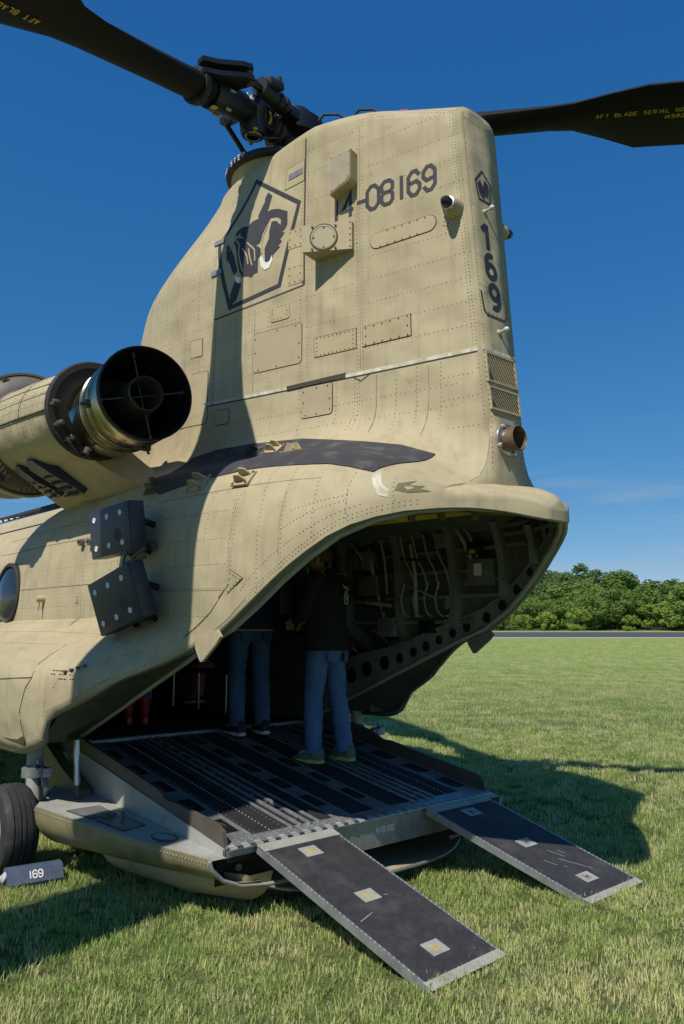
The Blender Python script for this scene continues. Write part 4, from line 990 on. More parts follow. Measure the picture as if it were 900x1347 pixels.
# rows of print too small to read: short worn dashes
def small_print(u, v, rows, n, h=.006, dv=.022):
    q = []
    for r_ in range(rows):
        x = u
        for k in range(n):
            w = rnd.uniform(.008, .022)
            if rnd.random() < .85: q += stroke([(x, v - r_ * dv), (x + w, v - r_ * dv)], h)
            x += w + .008
    stx('stencil_text', q, M['mark'], 0.002, 'port', 0.3, base=-0.001)
small_print(-1.24, 1.86, 4, 7); small_print(-1.62, 1.76, 2, 5); small_print(-1.25, 1.34, 2, 8); small_print(-1.18, 1.29, 1, 6); small_print(-0.83, 2.33, 1, 4); small_print(-1.95, 1.84, 3, 3)
for k in range(4):
    P, n_ = hit('port', -1.13 + k * .045, 1.335 + k * .012); mb = MB(); mb.box(P + n_ * .008, (.03, .02, .016), None, .004); mb.build('hinge_lug', M['curb'], heli, 30)
# two dark countermeasure boxes on brackets
def cm_box(name, corners, depth, tilt):
    # corners: near-rectangle in (x,z) of the front face, stood off from the skin; rotated with tilt in its plane
    (u0, v0, w, h, roll, yaw_) = corners
    P, n_ = hit('port', u0, v0); 
    c0 = Vector((u0, P.y - 0.20, v0))
    nrm_ = Vector((math.sin(yaw_), -math.cos(yaw_), tilt)).normalized()
    ex = Vector((0, 0, 1)).cross(nrm_) * -1; ex = -(nrm_.cross(Vector((0, 0, 1)))).normalized()
    if ex.x < 0: ex = -ex
    ez = nrm_.cross(ex); ez = ez if ez.z > 0 else -ez
    cr, sr = math.cos(roll), math.sin(roll); ex2 = ex * cr + ez * sr; ez2 = ez * cr - ex * sr
    R = Matrix((ex2, nrm_, ez2)).transposed()
    mb = MB(); mb.box(c0, (w, depth, h), R, 0.006); bxo = mb.build(name, M['bluebox'], heli, 30)
    mb = MB(); mb.box(c0 + nrm_ * (depth / 2 + .003), (w * .985, .006, h * .985), R, 0.002); mb.build('front_plate', M['bluebox'], bxo, 30)
    for i in (-1, 0, 1):
        for j in (-1, 1):
            q = c0 + nrm_ * (depth / 2 + .006) + ex2 * (i * w * .33 - .03 * w) + ez2 * (j * h * .30 + (.0))
            mb = MB(); mb.lathe(q, nrm_, [(0, .019), (.004, .018), (.004, .009), (.001, .008), (.001, .0005)], 14); mb.build('grommet', M['white'], bxo, 40)
    q = c0 + nrm_ * (depth / 2 + .006) + ex2 * (w * .20) - ez2 * (h * .13)
    mb = MB(); mb.lathe(q, nrm_, [(0.0, .042), (.002, .040), (.002, .034), (-.0, .0005)], 20); mb.build('port_hole', M['seam'], bxo, 40)
    mb = MB()
    for i in range(12):
        for j in (0, 1): mb.lathe(c0 + ex2 * (w / 2 - .018 - j * .022) + ez2 * (h * (.46 - i * .084)) + nrm_ * (depth / 2 + .005), nrm_, [(0, .004), (.004, .0035), (.0045, .0004)], 6)
    tag(mb.build('side_rivets', M['seam'], bxo, 40), kind='stuff')
    mb = MB()
    for i in (-.2, .2):
        a_ = c0 + ex2 * (i * w) - nrm_ * (depth / 2 - .01); mb.tube([a_ - ez2 * (h * .3), Vector((a_.x, P.y + .02, a_.z - h * .52)) ], .018, 8); mb.tube([a_ + ez2 * (h * .25), Vector((a_.x, P.y + .03, a_.z + h * .1))], .022, 8)
    mb.box(c0 - nrm_ * (depth * .9) - ez2 * (h * .32), (w * .3, depth * 1.2, h * .3), R, 0.01)
    mb.build('mount_arm', M['black'], bxo, 40)
    return bxo, c0, ex2, ez2, nrm_
cA = cm_box('dispenser_box', (-0.94, 2.235, 0.50, 0.315, 0.065, 0.06), 0.11, -0.10)
cB = cm_box('dispenser_box', (-0.80, 1.79, 0.50, 0.345, 0.25, 0.10), 0.11, -0.20)
mb = MB(); a_ = cA[1] + cA[2] * .22 - cA[3] * .16 + cA[4] * .08; b_ = cB[1] + cB[2] * .22 + cB[3] * .20 + cB[4] * .0
mb.tube([a_, a_ + Vector((.02, -.03, -.08)), lerp(a_, b_, .5) + Vector((.10, .06, -.02)), b_ + Vector((.08, .05, .06)), b_], .010, 8); mb.build('box_cable', M['curb'], cA[0], 60)
build_rivets()

# ------------------------------------------------------------------ aft rotor
HUB = Vector((-0.95, 0, 5.575))
# black lip ring round the mast opening and the flared collar under it
mb = MB(); ringp = []
for k in range(48):
    a = 2 * math.pi * k / 48; ringp.append(Vector((-1.0 + 0.49 * math.cos(a), 0.49 * math.sin(a), 5.255 - 0.02 * math.cos(a))))
mb.tube(ringp, 0.034, 10, closed=True); rg = mb.build('mast_ring', M['rubber'], heli, 60)
mb = MB(); mb.lathe((-1.0, 0, 0), (0, 0, 1), [(4.98, .44), (5.10, .435), (5.20, .46), (5.245, .485)], 40); mb.build('mast_collar', M['tan'], heli, 60)
mb = MB(); mb.lathe((-1.0, 0, 0), (0, 0, 1), [(5.225, .47), (5.215, .20), (5.20, .02)], 32); mb.build('mast_floor', M['black'], heli, 40)
a0 = math.radians(222)
mb = MB(); tx = 'NO STEP'; 
for i, ch in enumerate(tx):
    a = math.radians(243 + i * 6.0); c_ = Vector((-1.0 + .527 * math.cos(a), .527 * math.sin(a), 5.255)); tg = Vector((-math.sin(a), math.cos(a), 0))
    for pts, cl in GLY.get(ch, []):
        for q in stroke([((p[0] - .3) * .038, (p[1] - .5) * .038) for p in pts], .007, bool(cl)):
            mb.add([c_ + tg * u + Vector((0, 0, v)) for u, v in q], [(0, 1, 2, 3)])
tag(mb.build('ring_lettering', M['white'], rg, fix=False), kind='stuff')
hub = empty('rotor_hub', (0, 0, 0), parent=heli)
mb = MB(); mb.lathe((HUB.x, HUB.y, 0), (0, 0, 1), [(5.1, .13), (5.40, .12), (5.46, .19), (5.52, .2), (5.56, .15), (5.60, .24), (5.74, .25), (5.78, .17), (5.84, .15), (5.86, .08), (5.90, .06), (5.90, .001)], 28)
mb.build('mast', M['black'], hub, 40)
mb = MB()
for k in range(5): mb.lathe((HUB.x, HUB.y, 5.30 + k * .035), (0, 0, 1), [(0, .135), (.012, .165), (.022, .165), (.034, .135)], 24)
mb.build('swashplate_boot', M['rubber'], hub, 60)
def rotor_arm(ang, droop, pitch, lead):
    ca, sa = math.cos(ang), math.sin(ang); er = Vector((ca, sa, 0)); et = Vector((-sa, ca, 0)); ez = Vector((0, 0, 1))
    # lead/lag about the hinge at r=0.5
    H1 = HUB + er * 0.5
    er2 = (er * math.cos(lead) + et * math.sin(lead)); et2 = ez.cross(er2)
    er2 = (er2 - ez * math.tan(droop)).normalized(); ez2 = er2.cross(et2)
    def L(r, t, z):
        return H1 + er2 * (r - 0.5) + et2 * t + ez2 * z
    def A(r, t, z): return HUB + er * r + et * t + ez * z
    mb = MB(); mb.tube([A(.12, 0, 0), A(.3, 0, 0), A(.42, 0, 0)], [.10, .085, .075], 14)
    for z in (-.085, .085): mb.box(A(.44, 0, z), (.22, .17, .05), Matrix((er, et, ez)).transposed(), .02)
    mb.build('hub_arm', M['black'], hub, 40)
    mb = MB(); mb.lathe(A(.5, 0, -.19), ez, [(0, .045), (.0, .085), (.03, .10), (.10, .105), (.25, .105), (.29, .09), (.31, .05), (.31, .001)], 20); hp = mb.build('hinge_pin', M['black'], hub, 40)
    mb = MB(); mb.lathe(A(.5, 0, -.195), ez, [(0, .047), (-.008, .055), (-.008, .066), (.004, .068)], 20); mb.build('pin_ring', M['alupaint'], hp, 40)
    mb = MB(); mb.lathe(A(.385, 0, 0), er, [(0, .082), (.0, .094), (.018, .094), (.018, .082)], 20); mb.build('yellow_band', M['yellow'], hp, 40)
    for q in (-1, 1):
        mb = MB(); mb.lathe(A(.5 + q * .06, q * .075, -.185), ez * -1, [(0, .018), (.012, .016), (.013, .001)], 8); mb.build('yellow_plug', M['yellow'], hp, 40)
    mb = MB(); mb.tube([L(.52, 0, 0), L(.62, 0, 0), L(.66, 0, 0), L(.84, 0, 0), L(.88, 0, 0), L(1.0, 0, 0)], [.09, .09, .112, .112, .122, .115], 18); mb.build('pitch_housing', M['black'], hub, 40)
    # lag damper on the trailing side
    sgn = 1
    mb = MB(); mb.tube([A(.30, .20 * sgn, .05), L(.78, .22 * sgn, .08)], .030, 12); mb.tube([A(.36, .20 * sgn, .05), L(.66, .215 * sgn, .075)], [.062, .062], 16)
    for r in (.40, .46, .62): mb.tube([lerp(A(.36, .2 * sgn, .05), L(.66, .215 * sgn, .075), (r - .38) / .26), lerp(A(.36, .2 * sgn, .05), L(.66, .215 * sgn, .075), (r - .355) / .26)], .072, 16)
    mb.box(A(.27, .17 * sgn, .05), (.12, .14, .09), Matrix((er, et, ez)).transposed(), .02)
    mb.build('lag_damper', M['black'], hub, 40)
    mb = MB(); mb.box(L(.56, .285 * sgn, .1), (.16, .05, .06), Matrix((er2, et2, ez2)).transposed(), .01); mb.tube([L(.5, .285, .13), L(.5, .285, .17)], .02, 8); mb.build('damper_reservoir', M['rubber'], hub, 40)
    for z in (.045, .125):
        mb = MB(); poly = [(.80, .06), (1.14, .05), (1.16, .12), (1.05, .16), (.88, .27), (.80, .28), (.76, .24), (.76, .19)]
        mb.prism([(r, t * sgn) for r, t in poly], lambda u, v, d: L(u, v, d), z, z + .034); mb.build('damper_clevis', M['black'], hub, 30)
    mb = MB(); mb.lathe(L(.80, .235 * sgn, .03), ez2, [(0, .001), (0, .03), (.15, .03), (.15, .001)], 12); mb.build('clevis_bolt', M['curb'], hub, 40)
    mb = MB(); mb.tube([L(1.10, 0, 0), L(1.15, 0, 0)], [.128, .128], 20); mb.build('root_collar', M['rubber'], hub, 40)
    # pitch link and hydraulic line
    mb = MB(); mb.tube([A(.20, -.17, -.35), L(.62, -.20, -.03)], .02, 10); mb.box(L(.62, -.14, -.03), (.09, .16, .06), Matrix((er2, et2, ez2)).transposed(), .015); mb.build('pitch_link', M['black'], hub, 40)
    mb = MB(); mb.tube([A(.2, .05, -.12), A(.33, .13, -.17), A(.47, .10, -.23), A(.58, .02, -.22), L(.66, -.02, -.12)], .010, 8); mb.build('oil_line', M['black'], hub, 60)
    mb = MB()
    for q in range(6):
        a_ = q * math.pi / 3; mb.lathe(A(.5, 0, .112) + er * (.07 * math.cos(a_)) + et * (.07 * math.sin(a_)), ez, [(0, .014), (.02, .013), (.021, .001)], 6)
        mb.lathe(L(.875, .125 * math.cos(a_), .125 * math.sin(a_)), er2, [(-.02, .012), (.03, .012), (.031, .001)], 6)
    tag(mb.build('hub_bolts', M['alu'], hub, 40), kind='stuff')
    for q, (r0, t0, z0) in enumerate(((.30, -.07, .10), (.36, .07, .11), (.60, -.11, .06))):
        mb = MB(); mb.tube([A(r0 - .12, t0, z0 - .02), A(r0 - .02, t0 * 1.4, z0 + .07), A(r0 + .10, t0 * 1.5, z0 + .05), L(r0 + .22, t0 * 1.2, z0 - .03)], .011, 8); mb.build('hydraulic_hose', M['rubber'], hub, 60)
    for q in range(4):
        mb = MB(); mb.lathe(A(.21 + q * .034, 0, 0), er, [(0, .09), (.010, .108), (.024, .108), (.034, .09)], 18); mb.build('boot_ring', M['rubber'] if q % 2 else M['curb'], hub, 50)
    mb = MB(); mb.box(A(.40, -.10, .03), (.10, .05, .12), Matrix((er, et, ez)).transposed(), .012); mb.build('droop_stop', M['black'], hub, 30)
    mb = MB(); mb.box(L(1.0, .03, -.122), (.05, .04, .006), Matrix((er2, et2, ez2)).transposed()); mb.build('yellow_tag', M['yellow'], hub)
    # blade: sections along the span
    prof = [(1.0, 0.0), (.9, .022), (.7, .055), (.45, .082), (.25, .088), (.1, .066), (.03, .036), (0, 0), (.03, -.026), (.1, -.044), (.25, -.056), (.45, -.052), (.7, -.034), (.9, -.014)]
    circ = [(.5 + .5 * math.cos(2 * math.pi * i / 14), .5 * math.sin(2 * math.pi * i / 14)) for i in range(14)]
    secs = [(1.02, .22, .22, 1.0, .5), (1.2, .235, .22, 1.0, .5), (1.6, .265, .19, .85, .5), (2.05, .305, .17, .6, .48), (2.24, .36, .16, .45, .46), (2.50, .59, .13, .15, .41), (2.74, .80, .10, 0, .37), (3.3, .81, .095, 0, .36), (5.0, .81, .09, 0, .36), (9.0, .80, .085, 0, .36), (9.14, .74, .06, 0, .36)]
    vs = []; fs = []; ns = len(prof)
    for (r, ch, th, cm, ax) in secs:
        tw = pitch + math.radians(-6) * (r - 2) / 7 * (1 if r > 2 else 0)
        dz = -0.006 * (max(0, r - 2)) ** 1.6
        for (a, b), (ca_, cb_) in zip(prof, circ):
            u = lerp(a, ca_, cm); w = lerp(b * 1.0 * ch, cb_ * th * .85, cm)
            t = (u - ax) * ch
            t2 = t * math.cos(tw) - w * math.sin(tw); w2 = t * math.sin(tw) + w * math.cos(tw)
            vs.append(L(r, t2, w2 + dz))
    for i in range(len(secs) - 1):
        for j in range(ns): fs.append((i * ns + j, i * ns + (j + 1) % ns, (i + 1) * ns + (j + 1) % ns, (i + 1) * ns + j))
    fs.append(tuple(range(ns))); fs.append(tuple((len(secs) - 1) * ns + j for j in range(ns))[::-1])
    mb = MB(); mb.add(vs, fs); bl = mb.build('rotor_blade', M['blade'], heli, 35)
    # yellow stencil on the underside
    def under(r, t):
        tw = pitch + math.radians(-6) * (r - 2) / 7
        return L(r, t * math.cos(tw), t * math.sin(tw) - .052 * .81 - .006 - 0.006 * (max(0, r - 2)) ** 1.6)
    mb = MB()
    for line, (txt, r0, t0, h) in enumerate((('AFT BLADE SERIAL NO. 2014A0337', 2.4, -.02, .042), ('145R2351-71', 2.9, .055, .042))):
        u = 0
        for ch in txt:
            for pts, cl in GLY.get(ch, []):
                for q in stroke([(u + p[0] * h * .8, p[1] * h) for p in pts], .0085, bool(cl)):
                    mb.add([under(r0 + x_, t0 - y_) for x_, y_ in q], [(0, 1, 2, 3)])
            u += h * (.5 if ch in '1I.' else .82)
    tag(mb.build('blade_lettering', M['yellow'], bl, fix=False), kind='stuff')
rotor_arm(math.radians(-77), math.radians(12.3), math.radians(3), 0)
rotor_arm(math.radians(36), math.radians(2.0), math.radians(2), math.radians(0))
rotor_arm(math.radians(150), math.radians(4), math.radians(3), 0)
# small things on the roof behind the mast
mb = MB()
for k in range(4): mb.tube([(-0.62 + k * .05, -.16 - .02 * k, 5.24), (-.58 + k * .05, -.14 - .02 * k, 5.36 - k * .02), (-.50 + k * .05, -.10, 5.33 - k * .03)], .022, 8)
mb.build('roof_hose', M['black'], heli, 40)
P, n_ = hit('top', 0.34, -0.10); mb = MB(); mb.tube([P + Vector((-.09, 0, .01)), P + Vector((-.03, .02, .045)), P + Vector((.04, 0, .04)), P + Vector((.1, .01, .01))], .022, 8); mb.build('red_tie', mat("red_cloth_tie", (0.30, 0.02, 0.06), 0.8), heli, 60)

# ------------------------------------------------------------------ port engine
eng = empty('engine_nacelle', (0, 0, 0), parent=heli)
EX = Vector((1, -0.02, -0.055)).normalized(); E0 = Vector((-2.55, -1.40, 3.19))
mb = MB(); mb.lathe(E0, EX, [(0.0, .355), (0.02, .36), (0.5, .350), (0.95, .325), (1.10, .315), (1.14, .318), (1.16, .30), (1.16, .27)], 48); nac = mb.build('cowling', M['tan'], eng, 35)
Rn = Matrix((EX, Vector((0, -1, 0)), EX.cross(Vector((0, -1, 0))))).transposed()
ea, eb = frame_from(EX)
def on_nac(t, ang, r):  # ang from straight up towards port
    d = Vector((0, 0, 1)) * math.cos(ang) + Vector((0, -1, 0)) * math.sin(ang); return E0 + EX * t + d * r
def rad_n(t): return interp(t, [(0, .36), (.5, .350), (.95, .325), (1.14, .318)])
def band(name, m, t0, t1, a0, a1, off, k=14, parent=eng):
    mb = MB(); A_ = []; B_ = []
    for i in range(k + 1):
        a = math.radians(lerp(a0, a1, i / k)); A_.append(on_nac(t0, a, rad_n(t0) + off)); B_.append(on_nac(t1, a, rad_n(t1) + off))
    mb.strip(A_, B_); return mb.build(name, m, parent, 60, fix=False)
def nline(t0, a0, t1, a1, w=.006, m=M['seam'], name='cowl_seam'):
    mb = MB(); k = 16; pts = []
    for i in range(k + 1):
        t = lerp(t0, t1, i / k); a = math.radians(lerp(a0, a1, i / k)); pts.append(on_nac(t, a, rad_n(t) + .001))
    mb.tube(pts, w * .5, 6); mb.build(name, m, eng, 60)
nline(.03, 58, 1.12, 58); nline(.05, 96, 1.12, 96, .012); nline(.05, 99, 1.12, 99, .006); nline(.62, 20, .62, 96, .006); nline(.03, 75, 1.1, 73, .004)
mb = MB()
for t in (.08, .14, .3, .45, .58, .66, .8, .95, 1.08):
    for a in range(5, 120, 6):
        d = on_nac(t, math.radians(a), rad_n(t)); n_ = (d - (E0 + EX * t)).normalized(); mb.lathe(d, n_, [(-.001, .0046), (.0014, .0036), (.0018, .0005)], 6)
for a in (40, 60, 70, 85, 94, 101):
    for k in range(26):
        t = .06 + k * .042; d = on_nac(t, math.radians(a), rad_n(t)); n_ = (d - (E0 + EX * t)).normalized(); mb.lathe(d, n_, [(-.001, .0046), (.0014, .0036), (.0018, .0005)], 6)
tag(mb.build('cowl_rivets', M['rivet'], eng, 60), kind='stuff')
for t0, t1, a0, a1 in ((.10, .32, 24, 40), (.42, .78, 8, 24), (.9, 1.05, 20, 34)): band('cowl_panel', M['seam'], t0, t1, a0, a1, .003)
# dark collar with gap, then the nozzle turned a little outward
mb = MB(); mb.lathe(E0 + EX * 1.145, EX, [(0, .322), (.0, .348), (.03, .352), (.05, .34), (.05, .30)], 48); mb.build('aft_collar', M['rubber'], eng, 40)
mb = MB(); mb.lathe(E0 + EX * 1.16, EX, [(0.02, .335), (.03, .20)], 40); mb.build('firewall', M['soot'], eng, 40)
NX = Vector((1, -0.16, 0.0)).normalized(); NO = Vector((-0.60, -1.44, 3.08))  # outlet centre

mb = MB(); mb.lathe(NO, NX, [(-.86, .265), (-.70, .278), (-.56, .284), (-.50, .285), (-.485, .297), (-.46, .297), (-.45, .286), (-.34, .290), (-.325, .302), (-.30, .302), (-.288, .291), (-.20, .294), (-.19, .302), (-.17, .302), (-.16, .295), (-.05, .302)], 56); noz = mb.build('exhaust_nozzle', M['gold'], eng, 40)
mb = MB(); mb.lathe(NO, NX, [(-.052, .3005), (-.02, .306), (0, .307), (.008, .303), (.004, .296), (-.05, .288), (-.35, .262), (-.58, .235)], 56); mb.build('nozzle_lip', M['soot'], noz, 50)
mb = MB(); mb.lathe(NO, NX, [(-.575, .25), (-.575, .02)], 40); mb.build('nozzle_back', M['soot'], noz, 50)
mb = MB(); mb.lathe(NO, NX, [(-.57, .15), (-.2, .128), (-.02, .116), (.0, .113), (.004, .108), (-.02, .103), (-.4, .09), (-.41, .002)], 36); mb.build('tail_cone', mat("sooty_tail_cone", (0.09, 0.085, 0.08), 0.45, metal=0.4, var=0.3), noz, 50)
na, nb = frame_from(NX)
for k in range(4):
    a = math.radians(14 + 90 * k); d = Vector((0, 0, 1)) * math.cos(a) + NX.cross(Vector((0, 0, 1))).normalized() * math.sin(a)
    mb = MB(); mb.tube([NO - NX * .085 + d * .11, NO - NX * .085 + d * .288], .0045, 8); mb.tube([NO - NX * .085 + d * .26, NO - NX * .085 + d * .285], .010, 8); mb.build('cone_strut', M['curb'], noz, 40)
for k in range(2):
    a = math.radians(14 + 90 * k); d = Vector((0, 0, 1)) * math.cos(a) + NX.cross(Vector((0, 0, 1))).normalized() * math.sin(a)
    mb = MB(); mb.tube([NO - NX * .10 + d * -.10, NO - NX * .10 + d * .10], .0035, 8); mb.build('cone_cross_bar', M['curb'], noz, 40)
for a in (100, 205, 330):
    d = Vector((0, 0, 1)) * math.cos(math.radians(a)) + Vector((0, -1, 0)) * math.sin(math.radians(a)); q = NO - NX * .31 + d * .30
    mb = MB(); mb.box(q, (.05, .05, .05), None, .008); mb.tube([q - NX * .04, q + NX * .05], .014, 8); mb.tube([q + d * .01, q + d * .05], .01, 8); mb.build('clamp_latch', M['curb'], noz, 40)
for a in (92, 118, 140, 165):
    d = Vector((0, 0, 1)) * math.cos(math.radians(a)) + Vector((0, -1, 0)) * math.sin(math.radians(a)); q = E0 + EX * 1.22 + d * .318
    mb = MB(); mb.tube([q - EX * .05, q + EX * .10], .012, 8); mb.lathe(q + EX * .05, d, [(-.02, .022), (.02, .022), (.025, .001)], 8); mb.build('collar_fitting', M['curb'], noz, 40)
# intake screen: ribbed mesh bell ahead of the cowling
mb = MB(); mb.lathe(E0, EX, [(.03, .355), (-.02, .37), (-.03, .41), (-.09, .475), (-.18, .50), (-.62, .50), (-.70, .43)], 56); iscr = mb.build('intake_screen', mat("woven_wire_screen", (0.14, 0.13, 0.115), 0.6, metal=0.3, var=0.5, scale=120), eng, 40)
mb = MB(); mb.lathe(E0, EX, [(-.13, .50), (-.125, .518), (-.20, .52), (-.20, .50)], 56); mb.build('screen_rim', M['tan2'], iscr, 40)
mb = MB()
for k in range(72):
    a = 2 * math.pi * k / 72; d0 = Vector((0, 0, 1)) * math.cos(a) + Vector((0, -1, 0)) * math.sin(a)
    mb.tube([E0 + EX * -.025 + d0 * .375, E0 + EX * -.034 + d0 * .425, E0 + EX * -.092 + d0 * .478, E0 + EX * -.13 + d0 * .492], .0035, 4)
for t, r in ((-.028, .39), (-.034, .41), (-.055, .437), (-.075, .46), (-.10, .483)): mb.tube([E0 + EX * t + (Vector((0, 0, 1)) * math.cos(a) + Vector((0, -1, 0)) * math.sin(a)) * (r + .003) for a in [2 * math.pi * k / 56 for k in range(56)]], .003, 4, closed=True)
tag(mb.build('screen_wires', M['curb'], iscr, 60), kind='stuff')
for a in (30, 75, 112, 150):
    d0 = Vector((0, 0, 1)) * math.cos(math.radians(a)) + Vector((0, -1, 0)) * math.sin(math.radians(a))
    mb = MB(); mb.box(E0 + EX * -.08 + d0 * .46, (.05, .06, .05), None, .012); mb.build('screen_latch', M['rubber'], iscr)
# pylon of sheet metal carrying the engine: lofted saddle from nacelle down to the body
mb = MB(); A_ = []; rows_ = []
for i in range(15):
    f = i / 14; x = lerp(-2.6, -1.40, f)
    cz = 3.215 - .055 * (x + 2.55); 
    w = lerp(.30, .24, f); top = cz - .16 - .06 * sstep(.85, 1, f)
    row = []
    for k in range(13):
        q = k / 12
        # from outer nacelle flank, down and in to the shoulder
        y = lerp(-1.40 - w, -0.80, q ** 1.15) ; 
        zb = interp(-y, [(0.8, 2.70), (1.0, 2.55), (1.2, 2.40), (1.35, 2.32)])
        z = lerp(top, 2.50, 1 - (1 - q) ** 1.9) if True else 0
        pinch = .16 * math.sin(math.pi * q) * (1 + .7 * sstep(.6, 1, f)); y += pinch * .6
        row.append(Vector((x + .42 * sstep(.2, 1, q) * sstep(.5, 1, f), y, z)))
    rows_.append(row)
vs = [p for r in rows_ for p in r]; fs = [(i * 13 + k, i * 13 + k + 1, (i + 1) * 13 + k + 1, (i + 1) * 13 + k) for i in range(14) for k in range(12)]
vs2 = len(vs); vs += [p + Vector((0, .45, .0)) for p in rows_[-1]]; fs += [(14 * 13 + k, 14 * 13 + k + 1, vs2 + k + 1, vs2 + k) for k in range(12)]
mb.add(vs, fs); mb.build('engine_saddle', M['tan'], eng, 50)
# two black louvred scoops on the saddle
def saddle(f, q):
    i = min(13, int(f * 14)); k = min(11, int(q * 12)); a = f * 14 - i; b = q * 12 - k
    p00, p10, p01, p11 = rows_[i][k], rows_[i + 1][k], rows_[i][k + 1], rows_[i + 1][k + 1]
    return (p00 * (1 - a) + p10 * a) * (1 - b) + (p01 * (1 - a) + p11 * a) * b
def saddle_n(f, q):
    d = (saddle(min(1, f + .03), q) - saddle(max(0, f - .03), q)).cross(saddle(f, min(1, q + .03)) - saddle(f, max(0, q - .03))).normalized()
    if d.y > 0: d = -d
    return d
for f0, f1, q0, q1 in ((.15, .30, .14, .44), (.35, .58, .12, .46)):
    mb = MB(); n = 9; base = []; front = []
    outl = [(f0, q0 + .06), (lerp(f0, f1, .25), q0), (lerp(f0, f1, .6), q0 + .01), (lerp(f0, f1, .9), q0 + .12), (f1, lerp(q0, q1, .75)), (f1, q1), (lerp(f0, f1, .5), q1), (f0 + .06, q1)]
    for f, q in outl: P_ = saddle(f, q); N_ = saddle_n(f, q); base.append(P_ - N_ * .02); front.append(P_ + N_ * (.085 if q < lerp(q0, q1, .6) else .05))
    k = len(outl); mb.add(base + front, [tuple(range(k, 2 * k))] + [(i, (i + 1) % k, k + (i + 1) % k, k + i) for i in range(k)])
    sc = mb.build('cooling_scoop', M['bluebox'], eng, 25)
    for j in range(4):
        qq = lerp(q0 + .14, q1 - .03, j / 3.0)
        mb = MB(); pts = [saddle(lerp(f0 + .03, f1 - .02, t / 6), qq) + saddle_n(lerp(f0, f1, t / 6), qq) * .066 for t in range(7)]
        mb.tube(pts, .009, 6); mb.build('louvre', M['black'], sc, 40)
# lower access skirt panel under the scoops
def saddle_plate(name, f0, f1, q0, q1, off, m):
    mb = MB(); R_ = []
    for i in range(7): R_.append([saddle(lerp(f0, f1, i / 6), lerp(q0, q1, k / 6)) + saddle_n(lerp(f0, f1, i / 6), lerp(q0, q1, k / 6)) * off for k in range(7)])
    vs = [p for r in R_ for p in r]; mb.add(vs, [(i * 7 + k, i * 7 + k + 1, (i + 1) * 7 + k + 1, (i + 1) * 7 + k) for i in range(6) for k in range(6)]); return mb.build(name, m, eng, 60)
saddle_plate('skirt_panel', .30, .48, .58, .86, .012, M['tan2']); saddle_plate('skirt_panel', .50, .74, .58, .80, .008, M['tan2'])
# starboard engine (mirror), mostly hidden behind the tail
mb = MB(); E1 = Vector((E0.x, -E0.y, E0.z)); EX1 = Vector((EX.x, -EX.y, EX.z))
mb.lathe(E1, EX1, [(-.62, .53), (-.18, .53), (-.03, .42), (-.02, .36), (0, .355), (.5, .35), (1.14, .318), (1.16, .28), (1.3, .25)], 40); e2 = mb.build('engine_nacelle', M['tan'], heli, 40)
mb = MB(); mb.lathe(Vector((NO.x, -NO.y, NO.z)), Vector((NX.x, -NX.y, 0)), [(-.60, .235), (-.5, .27), (-.3, .29), (0, .307), (0, .295), (-.5, .24), (-.5, .02)], 40); mb.build('exhaust_nozzle', M['gold'], e2, 40)
# drive shaft tunnel along the roof
mb = MB(); A_ = []; vs = []; fs = []
for i, x in enumerate((-9, -6, -3.6)):
    for k in range(9):
        a = math.pi * k / 8; vs.append(Vector((x, .34 * math.cos(a), 2.76 + .22 * math.sin(a) ** .7)))
for i in range(2):
    for k in range(8): fs.append((i * 9 + k, i * 9 + k + 1, (i + 1) * 9 + k + 1, (i + 1) * 9 + k))
mb.add(vs, fs); mb.build('drive_shaft_tunnel', M['tan'], heli, 50)
# dark walkway rail strip on the roof edge at the far left
mb = MB(); mb.tube([(-6.5, -.92, 2.73), (-3.2, -.95, 2.70), (-2.3, -.95, 2.70)], .03, 8); rl = mb.build('roof_rail', M['rubber'], heli, 60)
for k in range(12):
    mb = MB(); mb.box((-5.0 + k * .16, -.955, 2.70 + .02 * 0), (.09, .02, .03)); mb.build('white_dash', M['white'], rl)

# ------------------------------------------------------------------ cargo ramp
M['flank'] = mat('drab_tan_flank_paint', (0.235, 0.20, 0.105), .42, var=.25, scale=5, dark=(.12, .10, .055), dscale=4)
SL = 0.17                                   # fall of the lowered ramp towards its tail
def D(x, y, h=0.0):                         # point on the ramp deck
    return Vector((x, y, 0.40 - SL * x + h))
RX0 = -2.02
ramp = empty('cargo_ramp', (0, 0, 0), parent=heli)
rd = Vector((1, 0, -SL)).normalized(); rup = Vector((SL, 0, 1)).normalized(); RR = Matrix((rd, Vector((0, 1, 0)), rup)).transposed()
def slab(name, x0, x1, y0, y1, h0, h1, m, parent=ramp, bev=0.0):
    c = (D(x0, 0) + D(x1, 0)) / 2 + Vector((0, (y0 + y1) / 2, 0)) + rup * (h0 + h1) / 2
    mb = MB(); mb.box(c, ((D(x1, 0) - D(x0, 0)).length, y1 - y0, h1 - h0), RR, bev); return mb.build(name, m, parent, 30 if bev else None)
slab('deck_core', RX0, -0.012, -1.17, 1.17, -0.06, -0.004, M['alu'])
def deck_rivets(pts, sp, r, m='rivetlight', parent=ramp, h=0.006):
    mb = MB()
    for (x0, y0), (x1, y1) in pts:
        L = math.hypot(x1 - x0, y1 - y0); k = int(L / sp)
        for i in range(k + 1):
            q = D(lerp(x0, x1, i / max(1, k)), lerp(y0, y1, i / max(1, k)), h); mb.lathe(q, rup, [(-.002, r), (.002, r * .8), (.0035, .0004)], 5)
    return tag(mb.build('deck_rivets', M[m], parent, 40), kind='stuff')
